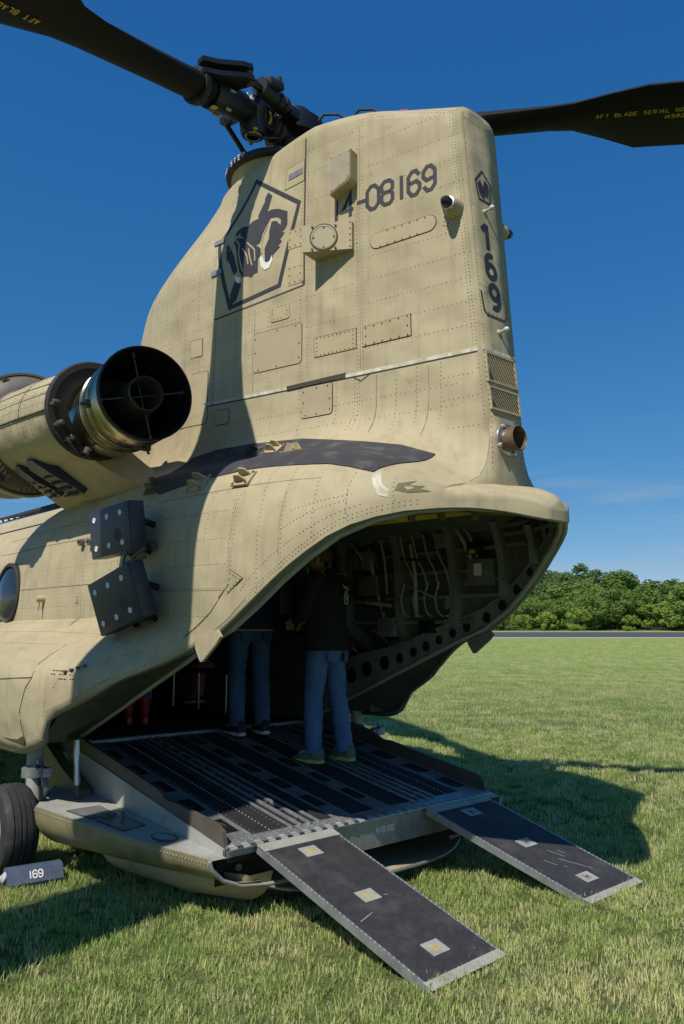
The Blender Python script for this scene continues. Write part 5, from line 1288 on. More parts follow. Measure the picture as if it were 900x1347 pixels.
# layout across the deck: strips with pockets, anti-slip panels, roller rails
rows5 = [(-1.13, -0.93, 's'), (-0.925, -0.665, 'p'), (-0.655, -0.425, 'r'), (-0.415, -0.30, 'p'), (-0.295, -0.16, 's'), (-0.155, 0.06, 'p'), (0.065, 0.20, 's'), (0.205, 0.41, 'p'), (0.42, 0.65, 'r'), (0.66, 0.925, 'p'), (0.93, 1.13, 's')]
for y0, y1, kind in rows5:
    if kind == 'p':
        n = 3; xs_ = [RX0 + 0.02, -1.32, -0.66, -0.10]
        for a, b in zip(xs_, xs_[1:]): slab('antislip_panel', a + .004, b - .004, y0 + .003, y1 - .003, -0.003, 0.004, M['deck'])
    elif kind == 's':
        st = slab('tread_strip', RX0 + .01, -0.10, y0, y1, -0.003, 0.006, M['alu'])
        for k in range(5):
            x = -0.27 - k * 0.36 - (0.12 if abs(y0) < .5 else 0)
            if x < RX0 + .12: continue
            ym = (y0 + y1) / 2; w = (y1 - y0) * .30
            mb = MB(); mb.box(D(x, ym, 0.0062), (0.20, w * 2.1, 0.004), RR); mb.build('tiedown_pocket', M['black'], st)
            mb = MB(); pts = [D(x + .04 * math.cos(a), ym + w * .5 * math.sin(a), .009) for a in [2 * math.pi * i / 14 for i in range(14)]]; mb.tube(pts, .0045, 6, closed=True); mb.build('tiedown_ring', M['rubber'], st, 60)
        for e in (y0 + .006, y1 - .006):
            mb = MB(); mb.box((D(RX0 + .01, e) + D(-0.10, e)) / 2 + rup * .008, ((RX0 + .11) * -1 * 1.014, .010, .006), RR); mb.build('strip_edge', M['alu'], st)
    else:
        ra = slab('roller_rail', RX0 + .01, -0.06, y0, y1, -0.003, 0.003, M['black'])
        for q in (0.0, .30, .62, .93):
            e = lerp(y0, y1, q) + .006
            mb = MB(); mb.box((D(RX0 + .01, e) + D(-0.06, e)) / 2 + rup * .010, (2.0 * .975, .016 if q in (0, .93) else .024, .016), RR, .003); mb.build('rail_lip', M['alu'], ra, 30)
        for k in range(12):
            x = RX0 + .14 + k * .155; mb = MB(); mb.tube([D(x, lerp(y0, y1, .36), .008), D(x, lerp(y0, y1, .60), .008)], .008, 8); mb.build('roller', M['curb'], ra, 40)
deck_rivets([((-1.95, -.79), (-.12, -.79)), ((-1.95, .80), (-.12, .80))], .034, .0048)
deck_rivets([((-1.95, -0.905), (-0.12, -0.905)), ((-1.95, -0.69), (-0.12, -0.69)), ((-1.95, .905), (-0.12, .905)), ((-1.95, .69), (-0.12, .69))], .04, .0042, 'alu')
deck_rivets([((-1.9, y), (-0.12, y)) for y in (-.97, -1.10, -.64, -.44, .44, .64, .97, 1.10, -.17, -.28, .08, .19)], .07, .0042, 'rivet', h=.007)
# piano hinge along the tail edge
hy = slab('tail_sill', -0.10, 0.0, -1.165, 1.165, -0.003, 0.007, M['alu'])
mb = MB(); mb.tube([D(0.012, -1.16, -.004), D(0.012, 1.16, -.004)], .008, 8); mb.build('hinge_pin', M['steel'], hy, 40)
for k in range(52):
    if k % 2: continue
    y = -1.15 + k * .0442; mb = MB(); mb.tube([D(0.012, y, -.002), D(0.012, y + .040, -.002)], .0115, 8); mb.box(D(-0.008, y + .02, .008), (.028, .036, .004), RR); mb.build('hinge_knuckle', M['alupaint'], hy, 40)
deck_rivets([((-0.075, -1.15), (-0.075, 1.15)), ((-0.045, -1.15), (-0.045, 1.15))], .045, .005)
# tail face of the ramp with its stencil
mb = MB(); mb.box((-0.004, 0.365, 0.302), (0.012, 1.60, 0.175)); mb.box((-0.004, -.80, .372), (.010, .728, .036)); tf = mb.build('tail_beam', M['alu'], ramp)
mb = MB(); mb.box((-.14, -.80, .27), (.01, .70, .20)); mb.box((-.08, -.437, .29), (.14, .01, .15)); mb.box((-.07, -.80, .335), (.13, .70, .02)); mb.build('tail_throat', M['black'], ramp)
for y_ in (-1.0, -.62):
    mb = MB(); mb.lathe((-.130, y_, .25), (1, 0, 0), [(0, .022), (.01, .02), (.012, .001)], 12); mb.build('throat_plug', M['alupaint'], ramp, 40)
mb = MB()
for q in letters('M/8169', -0.02, 0.298, 0.036, .2, .8): mb.add([(0.0035, u, v) for u, v in q], [(0, 1, 2, 3)])
tag(mb.build('beam_stencil', M['white'], tf, fix=False), kind='stuff')
# kerbs either side
for s in (-1, 1):
    mb = MB(); poly = [(RX0, 0.0), (RX0, .085), (-0.78, .080), (-0.73, .072), (-0.70, .055), (-0.64, .052), (-0.60, .062), (-0.11, .098), (-0.045, .075), (-0.02, .0)]
    if s > 0: poly = [(RX0, 0.0), (RX0, .13), (-1.30, .125), (-1.22, .115), (-1.12, .085), (-1.02, .10), (-0.11, .105), (-0.045, .075), (-0.02, 0.0)]
    mb.prism(poly, lambda u, v, d: D(u, d * s, v), 1.145, 1.172); kb = mb.build('ramp_curb', M['curb'], ramp, 20)
# side wings of the ramp: flat shelf, rounded flank, hollow tail end
for s in (-1, 1):
    wing = empty('ramp_wing', (0, 0, 0), parent=ramp)
    P_in = [(-2.02, 1.175), (0.0, 1.175)]
    f = lambda x, y, z: Vector((x, s * y, z))
    # inner upright plate
    mb = MB(); mb.add([f(-2.05, 1.18, .745), f(-0.02, 1.18, .402), f(-0.02, 1.18, .345), f(-2.05, 1.18, .46)], [(0, 1, 2, 3)]); mb.add([f(-2.05, 1.172, .745), f(-0.02, 1.172, .402), f(-0.02, 1.172, .345), f(-2.05, 1.172, .46)], [(0, 1, 2, 3)]); mb.build('upright_plate', M['alupaint'], wing)
    # shelf outline (inner edge to outer edge)
    def outer(x): return interp(x, [(-1.52, 1.64), (-1.3, 1.60), (-0.9, 1.52), (-0.45, 1.415), (0.02, 1.275)])
    xsw = [-1.52 + i * (1.54 / 16) for i in range(17)]
    zs = lambda x: lerp(.455, .362, (x + 1.52) / 1.54)
    A_ = [f(x, 1.181, zs(x)) for x in xsw]; B_ = [f(x, outer(x), zs(x)) for x in xsw]
    mb = MB(); mb.strip(A_, B_); mb.add([f(-1.52, 1.181, .455), f(-1.52, 1.64, .455), f(-2.05, 1.30, .475), f(-2.05, 1.181, .475)], [(0, 1, 2, 3)]); sh = mb.build('wing_shelf', M['alupaint'], wing)
    vs = []; n = 10
    for x in xsw:
        dep = lerp(.285, .165, (x + 1.52) / 1.54)
        for k in range(n + 1):
            a = math.pi / 2 * k / n; inn = .33 * (1 - math.cos(a)) ; vs.append(f(x, outer(x) + .004 - inn, zs(x) + .004 - dep * math.sin(a) ** .8))
    fs = [(i * (n + 1) + k, i * (n + 1) + k + 1, (i + 1) * (n + 1) + k + 1, (i + 1) * (n + 1) + k) for i in range(16) for k in range(n)]
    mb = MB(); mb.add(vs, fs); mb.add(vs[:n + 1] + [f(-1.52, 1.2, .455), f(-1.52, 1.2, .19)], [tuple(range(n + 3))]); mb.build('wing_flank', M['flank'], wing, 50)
    mb = MB()
    for x in [xsw[0] + i * .022 for i in range(70)]:
        for (dy, dz) in ((-.012, .0),):
            q = f(x, outer(x) + dy, zs(x) + .001); mb.lathe(q, Vector((0, 0, 1)), [(0, .0045), (.003, .004), (.0035, .0005)], 5)
        q = f(x, outer(x) + .004, zs(x) - .02); mb.lathe(q, Vector((0, s, .2)), [(0, .0045), (.003, .004), (.0035, .0005)], 5)
    for i in range(60):
        x = -1.9 + i * .031; mb.lathe(f(x, 1.22, zs(max(-1.5, x)) + .001), Vector((0, 0, 1)), [(0, .004), (.003, .0035), (.0035, .0005)], 5)
    tag(mb.build('wing_rivets', M['rivetlight'], wing, 40), kind='stuff')
    # shelf cover plates
    for poly in ([(-1.30, 1.30), (-1.06, 1.30), (-1.06, 1.47), (-1.30, 1.52)], [(-1.0, 1.28), (-.76, 1.26), (-.72, 1.42), (-1.0, 1.46)]):
        mb = MB(); mb.prism(poly, lambda u, v, d: f(u, v, zs(u) + d), .001, .006); cp = mb.build('cover_plate', M['alu'], wing)
        mb = MB(); mb.tube([f(u, v, zs(u) + .004) for u, v in poly], .005, 5, closed=True); mb.build('plate_gap', M['seam'], cp)
    mb = MB(); mb.tube([f(-.48 + .10 * math.cos(a), 1.28 + .065 * math.sin(a), zs(-.48) + .003) for a in [2 * math.pi * i / 24 for i in range(24)]], .005, 5, closed=True); mb.build('inspection_ring', M['seam'], wing)
    mb = MB(); mb.box(f(-1.03, 1.37, zs(-1.03) + .012), (.07, .05, .02), None, .006); mb.tube([f(-.95, 1.31, zs(-.95) + .0), f(-.95, 1.31, zs(-.95) + .05)], .012, 8); mb.build('shelf_fitting', M['curb'], wing)
    # hollow tail end: lip and dark throat
    mb = MB(); lip = [f(0.012, y, z) for y, z in ((1.285, .360), (1.27, .315), (1.20, .245), (1.08, .195), (.90, .168), (.70, .160))]
    mb.tube(lip, [.012] * 5 + [.014], 8); mb.build('tail_lip', M['alupaint'], wing, 50)
    # olive bracket ahead of the wheel well
    mb = MB(); mb.prism([(-2.35, .80), (-1.95, .62), (-1.62, .50), (-1.60, .40), (-1.95, .36), (-2.35, .50)], lambda u, v, d: f(u, d, v), 1.22, 1.30); mb.build('ramp_shoulder', M['olive'], wing, 20)
# belly skin under the ramp: boat shaped, with its bare rim at the tail
vs = []; n = 16; xsb = [-2.0, -1.5, -1.0, -.6, -.3, -.1, .05, .13]
for x in xsb:
    w = interp(x, [(-2.0, 1.18), (-.6, 1.16), (-.1, 1.05), (.13, .90)]); zb = interp(x, [(-2.0, .20), (-1.3, .07), (-.6, .045), (-.1, .055), (.13, .085)]); zt = interp(x, [(-2.0, .42), (-.6, .26), (.13, .155)])
    for k in range(n + 1):
        t = k / n * 2 - 1; y = w * (abs(t) ** .85) * (1 if t > 0 else -1); z = zb + (zt - zb) * abs(t) ** 5
        vs.append(Vector((x - .20 * (abs(t) ** 3) * sstep(-.6, .13, x), y, z)))
fs = [(i * (n + 1) + k, i * (n + 1) + k + 1, (i + 1) * (n + 1) + k + 1, (i + 1) * (n + 1) + k) for i in range(len(xsb) - 1) for k in range(n)]
mb = MB(); mb.add(vs, fs); bel = mb.build('ramp_belly', M['tan2'], ramp, 60)
mb = MB(); mb.tube([v + Vector((0, 0, .004)) for v in vs[-(n + 1):]], .012, 8); mb.build('belly_rim', M['alu'], bel, 60)
mb = MB(); mb.box((-.35, 0, .20), (.02, 2.2, .18)); mb.build('belly_bulkhead', M['black'], bel)
# lateral fairing keel below the port wing
for s in (-1, 1):
    mb = MB(); vs = []; n = 48
    for i in range(n + 1):
        x = lerp(-1.20, .02, i / n); e = math.sqrt(max(0, 1 - (max(0, .08 - i / n) / .08) ** 2)); e2 = math.sqrt(max(0, 1 - (max(0, i / n - .85) / .15) ** 2))
        dd = .185 * min(e, e2); y = interp(x, [(-1.2, 1.36), (-.5, 1.26), (.02, 1.02)])
        for k in range(5): a = k / 4; vs.append(Vector((x, s * (y - .16 * a ** 2), .24 - dd * a ** .8)))
    mb.add(vs, [(i * 5 + k, i * 5 + k + 1, (i + 1) * 5 + k + 1, (i + 1) * 5 + k) for i in range(n) for k in range(4)]); mb.build('belly_keel', M['tan2'], ramp, 60)
# chrome strut from the fuselage to the ramp wing
mb = MB(); mb.tube([(-1.62, -1.335, .84), (-1.58, -1.335, .545)], .022, 12); stt = mb.build('ramp_strut', M['steel'], ramp, 40)
mb = MB(); mb.tube([(-1.575, -1.335, .56), (-1.565, -1.335, .47)], [.012, .02], 10); mb.box((-1.565, -1.335, .465), (.05, .04, .03)); mb.build('strut_clevis', M['curb'], stt, 40)

# ------------------------------------------------------------------ ramp extensions
def extension(top_l, top_r, bot_l, bot_r, mk='yellow'):
    ex = empty('ramp_extension', (0, 0, 0), parent=heli)
    tl, tr, bl, br = [Vector(p) for p in (top_l, top_r, bot_l, bot_r)]
    n_ = (tr - tl).cross(bl - tl).normalized(); n_ = n_ if n_.z > 0 else -n_
    def Q(s, t, h=0): return tl.lerp(tr, s).lerp(bl.lerp(br, s), t) + n_ * h
    def plate(name, s0, s1, t0, t1, h0, h1, m, parent=ex, smooth=None):
        mb = MB(); c = [(s0, t0), (s1, t0), (s1, t1), (s0, t1)]
        mb.add([Q(s, t, h0) for s, t in c] + [Q(s, t, h1) for s, t in c], [(0, 3, 2, 1), (4, 5, 6, 7), (0, 1, 5, 4), (1, 2, 6, 5), (2, 3, 7, 6), (3, 0, 4, 7)]); return mb.build(name, m, parent)
    plate('core', 0.03, .97, 0, 1, -.030, .0, M['alu'])
    plate('antislip_pad', 0.028, .972, .055, .955, -.002, .0035, M['pad'])
    plate('hinge_flange', 0.0, 1.0, -.005, .052, -.004, .006, M['alupaint'])
    for a, b in ((0, .026), (.974, 1)): plate('edge_rail', a, b, 0, 1.0, -.040, .003, M['alu'])
    plate('toe_strip', 0, 1, .957, 1.0, -.006, .005, M['alupaint'])
    for k, t in enumerate((.12, .48, .84)):
        w = .105; pl = plate('label_plate', .5 - w - .04, .5 + w - .04, t - .036, t + .036, .003, .006, M['alupaint'])
        plate('stencil_mark', .43, .442, t - .02, t + .022, .0058, .0072, M[mk], pl); plate('stencil_mark', .442, .485, t - .006, t + .002, .0058, .0072, M[mk], pl); plate('stencil_mark', .474, .486, t - .012, t + .018, .0058, .0072, M[mk], pl)
    mb = MB()
    for i in range(40):
        for s_ in (.013, .987): mb.lathe(Q(s_, .02 + i * .024, .003), n_, [(0, .0045), (.003, .004), (.0035, .0004)], 5)
    for i in range(24): mb.lathe(Q(.02 + i * .0417, .03, .006), n_, [(0, .0045), (.003, .004), (.0035, .0004)], 5)
    tag(mb.build('edge_rivets', M['rivetlight'], ex, 40), kind='stuff')
    for (s0, t0, s1, t1) in (((.1, .60, .30, .575), (.62, .50, .66, .508)) if mk == 'yellow' else ((.55, .58, .62, .66), (.66, .60, .70, .635), (.3, .64, .36, .70), (.5, .66, .7, .80), (.42, .72, .44, .735))):
        a, b = Q(s0, t0, .0037), Q(s1, t1, .0037); d = (b - a).normalized(); w = d.cross(n_) * .0022
        mb = MB(); mb.add([a - w, b - w, b + w, a + w], [(0, 1, 2, 3)]); mb.build('scratch', M['alupaint'], ex, fix=False)
    return ex
extension((0.035, -0.985, .392), (0.035, -0.42, .392), (1.30, -0.945, .012), (1.28, -0.375, .012))
extension((0.035, 0.43, .392), (0.035, 1.06, .392), (1.16, 0.60, .012), (1.16, 1.215, .012), 'seam')

# ------------------------------------------------------------------ interior
cab = empty('cargo_cabin', (0, 0, 0), parent=heli)
mb = MB(); mb.box((-5.6, 0, .735), (7.1, 2.36, .05)); fl = mb.build('cabin_floor', M['deck'], cab)
mb = MB(); mb.box((-2.08, 0, .748), (.07, 2.34, .03), None, .004); mb.build('floor_hinge', M['alu'], cab)
mb = MB()
for k in range(40): mb.lathe((-2.08, -1.14 + k * .0585, .763), (0, 0, 1), [(0, .0055), (.004, .005), (.0045, .0004)], 6)
tag(mb.build('hinge_rivets', M['rivetlight'], cab, 40), kind='stuff')
mb = MB(); mb.box((-8.9, 0, 1.75), (.06, 2.4, 2.1)); mb.build('forward_bulkhead', M['lining'], cab)
def wall_y(x, z):  # inner face of the starboard wall
    P, n_ = hit('port', x, z); return -P.y - 0.05
# roof lining, closing the cabin below the pylon
mb = MB(); vs = []; xs_ = [-8.9, -4, -2.5, -1.5, -.6, 0, .3, .6, .8, 1.0, 1.15]
for x in xs_:
    w = plan(x) - .10; zc_ = min(2.62, zcorn(x) - .10)
    for k in range(9):
        t = k / 8 * 2 - 1; vs.append(Vector((x, w * t * .92, zc_ - .26 * abs(t) ** 3 * (1 if x < .6 else .35))))
mb.add(vs, [(i * 9 + k, i * 9 + k + 1, (i + 1) * 9 + k + 1, (i + 1) * 9 + k) for i in range(len(xs_) - 1) for k in range(8)]); mb.build('roof_lining', M['lining'], cab, 60, fix=False)
for s in (-1, 1):
    mb = MB(); mb.box((-5.45, s * 1.19, 1.12), (6.9, .03, .85)); mb.build('side_wall_liner', M['lining'], cab)
# yellow primed beams in the tail roof
mb = MB(); pts = [(0.25, -.72, 2.20), (0.62, -.55, 2.24), (.95, -.32, 2.26), (1.2, -.06, 2.24), (1.2, .0, 2.30), (.95, -.26, 2.36), (.62, -.48, 2.36), (.25, -.66, 2.32)]
mb.add([Vector(p) for p in pts] + [Vector(p) + Vector((.03, .12, 0)) for p in pts], [tuple(range(8)), tuple(range(8, 16))[::-1]] + [(i, (i + 1) % 8, 8 + (i + 1) % 8, 8 + i) for i in range(8)]); yb = mb.build('primed_roof_beam', M['zinc'], cab)
for k in range(6):
    x = .34 + k * .14; y = interp(x, [(.25, -.72), (.62, -.55), (.95, -.32), (1.2, -.06)])
    mb = MB(); mb.box((x, y - .01, 2.275), (.014, .05, .12)); mb.build('beam_rib', M['olive'], yb)
mb = MB(); mb.tube([(.2, -.78, 2.24), (.5, -.64, 2.27), (.8, -.46, 2.28)], .012, 8); mb.build('yellow_pipe', M['yellow'], yb, 60)
# starboard wall frames: ring frames standing proud of the skin
def ring_frame(x, z0, z1, depth=.10, wd=.045, m='frame', cant=0.0):
    mb = MB(); a = []; n = 14
    for k in range(n + 1):
        z = lerp(z0, z1, k / n); y = wall_y(x, z); a.append((x + cant * (z - z0), y, z))
    vs = []
    for (xx, y, z), (xp, yp, zp), (xn_, yn, zn) in zip(a, [a[0]] + a[:-1], a[1:] + [a[-1]]):
        tz = Vector((0, yn - yp, zn - zp)).normalized(); nrm = Vector((0, -tz.z, tz.y))
        if nrm.y > 0: nrm = -nrm
        P = Vector((xx, y, z)); vs += [P + Vector((-wd / 2, 0, 0)) - nrm * .03, P + Vector((-wd / 2, 0, 0)) + nrm * depth, P + Vector((wd / 2, 0, 0)) + nrm * depth, P + Vector((wd / 2, 0, 0)) - nrm * .03]
    fs = [(i * 4 + k, i * 4 + (k + 1) % 4, (i + 1) * 4 + (k + 1) % 4, (i + 1) * 4 + k) for i in range(n) for k in range(4)]
    mb.add(vs, fs); return mb.build('ring_frame', M[m], cab, 30)
for x in (-3.4, -2.8, -2.2): ring_frame(x, .8, 2.5)
for x, zb_ in ((-1.55, 1.05), (-0.85, 1.38), (-0.25, 1.62), (.25, 1.85)):
    rf = ring_frame(x, zb_, 2.45, .12, .06, 'frame2')
rf = ring_frame(.60, 2.06, 2.38, .12, .05, 'frame2')
for x in (.72, .84, .95, 1.04): ring_frame(x, zopen(x) + .06, 2.36, .05, .025)
# stringers between frames
for z, x0, x1 in ((2.36, -2.2, .6), (2.22, -1.55, .5), (2.06, -2.2, .25), (1.86, -1.55, .25), (1.66, -2.2, -.1), (1.42, -2.2, -.6), (2.30, .25, .9)):
    mb = MB(); pts = [(lerp(x0, x1, k / 8), wall_y(lerp(x0, x1, k / 8), z) - .06, z) for k in range(9)]; mb.tube(pts, .016, 6); mb.build('stringer', M['frame2'], cab, 60)
# lower longeron along the opening with lightening holes
def longeron(s):
    lo_ = empty('ramp_longeron', (0, 0, 0), parent=cab)
    xs_ = [-2.1, -1.7, -1.3, -1.0, -.75, -.5, -.22, 0, .23, .4, .55, .7, .85, 1.0, 1.15, 1.28]
    A_ = []; B_ = []
    def edge(x): return zopen(x) + .01 if x > -.35 else .80 + .405 * (x + 2.0)
    for x in xs_:
        y = (plan(x) - .075) if x > -.4 else 1.16
        h = interp(x, [(-2.1, .42), (-1.5, .36), (-.9, .22), (-.3, .17), (.85, .10), (1.28, .05)])
        A_.append(Vector((x, s * y, edge(x)))); B_.append(Vector((x, s * (y - .015), edge(x) + h)))
    mb = MB(); mb.strip(A_, B_); mb.strip([p + Vector((0, s * .05, 0)) for p in A_], A_); mb.strip(B_, [p + Vector((0, s * .07, 0)) for p in B_]); mb.build('web', M['frame2'], lo_, 60, fix=False)
    mb = MB(); mb.tube([p + Vector((0, -s * .012, .0)) for p in A_], .018, 6); mb.build('bottom_cap', M['alupaint'], lo_, 60)
    mb = MB(); mb.tube([p + Vector((0, -s * .008, .0)) for p in B_], .012, 6); mb.build('top_cap', M['frame2'], lo_, 60)
    def P(x, f):
        for (x0, x1, a0, a1, b0, b1) in zip(xs_, xs_[1:], A_, A_[1:], B_, B_[1:]):
            if x0 <= x <= x1: t = (x - x0) / (x1 - x0); return a0.lerp(a1, t).lerp(b0.lerp(b1, t), f)
    for x, f, r in ((-1.95, .35, .055), (-1.95, .75, .055), (-1.72, .35, .055), (-1.72, .75, .055), (-1.5, .55, .055), (-1.3, .55, .052), (-1.08, .55, .048), (-.9, .5, .035), (-.74, .5, .033), (-.60, .5, .033), (-.46, .5, .03), (-.32, .5, .03), (-.18, .5, .033), (0.02, .5, .033), (.18, .5, .033), (.34, .5, .032), (.5, .5, .03)):
        q = P(x, f); mb = MB(); mb.lathe(q, Vector((0, -s, 0)), [(-.02, r * .9), (.004, r), (.008, r * 1.15), (.004, r * 1.25)], 18); mb.lathe(q, Vector((0, -s, 0)), [(.0045, r), (.0045, .0005)], 18); mb.build('lightening_hole', M['black'], lo_, 50)
longeron(1); longeron(-1)
# underside strip between the port edge and its longeron
for s in (-1, 1):
    mb = MB(); A_ = []; B_ = []
    for x in (-2.0, -1.7, -1.4, -1.22, -1.0, -.8, -.6, -.4, -.22, -.1):
        yo = plan(x) + bulge(x) - .05; A_.append(Vector((x, s * yo, zopen(x) + .015))); B_.append(Vector((x, s * 1.15, (.80 + .405 * (x + 2.0) if x < -.35 else zopen(x) + .012))))
    mb.strip(A_, B_); mb.build('aft_under_skin', M['under'], cab, 60, fix=False)
mb = MB()
for q in letters('FWD', -.95, 0, .05, .18): pass
# pipes, hoses and boxes on the starboard wall
def pipe(name, pts, r, m, n=8):
    P = []
    for i in range(len(pts) - 1):
        p0 = Vector(pts[max(0, i - 1)]); p1 = Vector(pts[i]); p2 = Vector(pts[i + 1]); p3 = Vector(pts[min(len(pts) - 1, i + 2)])
        for k in range(6):
            t = k / 6; P.append(0.5 * ((2 * p1) + (p2 - p0) * t + (2 * p0 - 5 * p1 + 4 * p2 - p3) * t * t + (3 * p1 - p0 - 3 * p2 + p3) * t ** 3))
    P.append(Vector(pts[-1])); mb = MB(); mb.tube(P, r, n); return mb.build(name, m, cab, 60)
W = lambda x, z, d=.10: (x, wall_y(x, z) - d, z)
pipe('white_hose', [W(-2.05, 2.05), W(-1.98, 1.8), W(-1.88, 1.5), W(-1.82, 1.35, .14)], .011, M['white'])
pipe('white_hose', [W(-2.10, 2.38, .12), W(-2.02, 2.30, .14), W(-1.98, 2.1, .14), W(-2.0, 2.0, .12)], .014, M['alupaint'])
for x0 in (-.78, -.64, -.52, -.40):
    pipe('hydraulic_line', [W(x0, 2.40), W(x0 + .03, 2.2, .12), W(x0 + .10, 2.05, .12), W(x0 + .12, 1.92, .11)], .0065, M['alupaint'])
    pipe('hydraulic_line', [W(x0 + .02, 1.98, .12), W(x0 - .02, 1.85, .13), W(x0 + .0, 1.74, .12), W(x0 + .05, 1.70, .11)], .0065, M['alupaint'])
for k, (x0, z0, x1, z1) in enumerate(((-1.45, 2.4, -1.2, 2.1), (-1.35, 2.4, -1.25, 1.7), (-1.2, 2.3, -1.1, 1.6), (-1.05, 2.42, -1.0, 1.9), (-1.5, 1.95, -1.1, 1.75), (-.2, 2.42, -.05, 2.1), (-.1, 2.4, .0, 2.15), (-.6, 2.45, -.3, 2.15), (-1.7, 2.0, -1.66, 1.5), (-1.3, 1.6, -1.28, 1.3), (-1.9, 2.3, -1.6, 1.9), (-1.75, 2.35, -1.7, 1.75), (-.75, 1.95, -.45, 1.85), (-.9, 2.2, -.3, 2.12), (-1.4, 1.85, -.95, 1.8), (-.15, 1.95, .2, 1.98), (-1.12, 2.38, -1.05, 1.75), (-.7, 2.3, -.66, 1.7))):
    pipe('wire_bundle', [W(x0, z0, .08), W(lerp(x0, x1, .4) + .04, lerp(z0, z1, .4), .12), W(x1, z1, .09)], .009 + .004 * (k % 3), M['rubber'] if k % 3 == 1 else M['alupaint'])
for k in range(5): pipe('coiled_hose', [(-1.55 + .17 * math.cos(a) + .01 * k, 1.02 - .015 * k, 1.42 + .21 * math.sin(a)) for a in [2 * math.pi * i / 10 + k for i in range(11)]], .013, M['rubber'])
def ibox(name, x, z, w, h, d, m, lab=None):
    y = wall_y(x, z); mb = MB(); mb.box((x, y - d / 2 - .02, z), (w, d, h), None, .01); return mb.build(name, M[m], cab, 30)
ibox('avionics_box', -2.55, 1.95, .34, .42, .16, 'frame'); ibox('avionics_box', -2.5, 1.5, .40, .28, .18, 'frame2'); ibox('avionics_box', -1.82, 1.72, .26, .22, .14, 'frame'); ibox('avionics_box', -1.2, 1.98, .24, .18, .12, 'frame')
b1 = ibox('placard_box', .06, 2.03, .24, .20, .14, 'frame'); 
mb = MB(); mb.box((.05, wall_y(.06, 2.03) - .165, 2.05), (.07, .004, .09)); mb.build('white_placard', M['white'], b1)
b2 = ibox('yellow_label_box', .0, 2.22, .12, .10, .12, 'black'); mb = MB(); mb.box((.0, wall_y(0, 2.22) - .144, 2.19), (.06, .004, .03)); mb.build('yellow_label', M['yellow'], b2)
ibox('control_valve', -1.0, 1.62, .20, .16, .16, 'alu'); ibox('control_valve', -.55, 1.62, .14, .10, .12, 'black'); ibox('junction_box', -1.3, 2.2, .3, .16, .1, 'frame2')
for x, z in ((-1.15, 1.45), (-.95, 1.5), (-1.75, 1.5), (-.3, 2.3)): ibox('pump_body', x, z, .12, .12, .14, 'frame2')
for k in range(5):
    for j in range(4):
        mb = MB(); y = wall_y(-2.4, 2.2); mb.box((-2.62 + k * .10, y - .12, 2.12 + j * .075), (.07, .02, .045), None, .004); mb.build('circuit_breaker', M['alu'], cab)
# lettering on the frames
for tx, x, z in (('STA 594', -.33, 1.62), ('STA 575', -.93, 1.40)):
    mb = MB(); 
    for q in letters(tx, 0, 0, .045, .2, .8): mb.add([(x + .06 - v * 1.0, wall_y(x, z + u) - .13 - .002, z + u * 1.0) for u, v in q], [(0, 1, 2, 3)])
    tag(mb.build('frame_lettering', M['alupaint'], cab, fix=False), kind='stuff')
# folding seat legs and troop seat rail in the cabin
for y in (-1.05, 1.05):
    mb = MB(); mb.box((-4.6, y, 1.16), (4.2, .34, .03)); mb.build('troop_seat', mat("red_seat_webbing" if y < 0 else "dark_seat_webbing", (0.02, 0.02, 0.02), .8), cab)
    for k in range(8):
        mb = MB(); x = -2.6 - k * .52; mb.tube([(x, y * .86, 1.15), (x, y * .86, .76)], .014, 8); mb.build('seat_leg', M['steel'], cab, 40)

# lower rear flap tabs either side of the opening
for s in (-1, 1):
    mb = MB(); poly = [(-.255, 1.545), (-.235, 1.485), (-.185, 1.415), (-.165, 1.415), (-.02, 1.52), (.02, 1.56), (-.02, 1.60)]
    mb.prism(poly, lambda u, v, d: Vector((u, s * d, v)), 1.236, 1.256); tb = mb.build('flap_tab', M['tan'] if s < 0 else M['frame2'], heli, 20)
    mb = MB()
    for k in range(9):
        for (u0, v0, u1, v1) in ((-.165, 1.432, -.01, 1.545), (-.23, 1.49, -.19, 1.43)): mb.lathe((lerp(u0, u1, k / 8), s * 1.256, lerp(v0, v1, k / 8)), (0, s, 0), [(-.001, .005), (.003, .004), (.0035, .0005)], 6)
    tag(mb.build('tab_rivets', M['rivetlight'], tb, 40), kind='stuff')

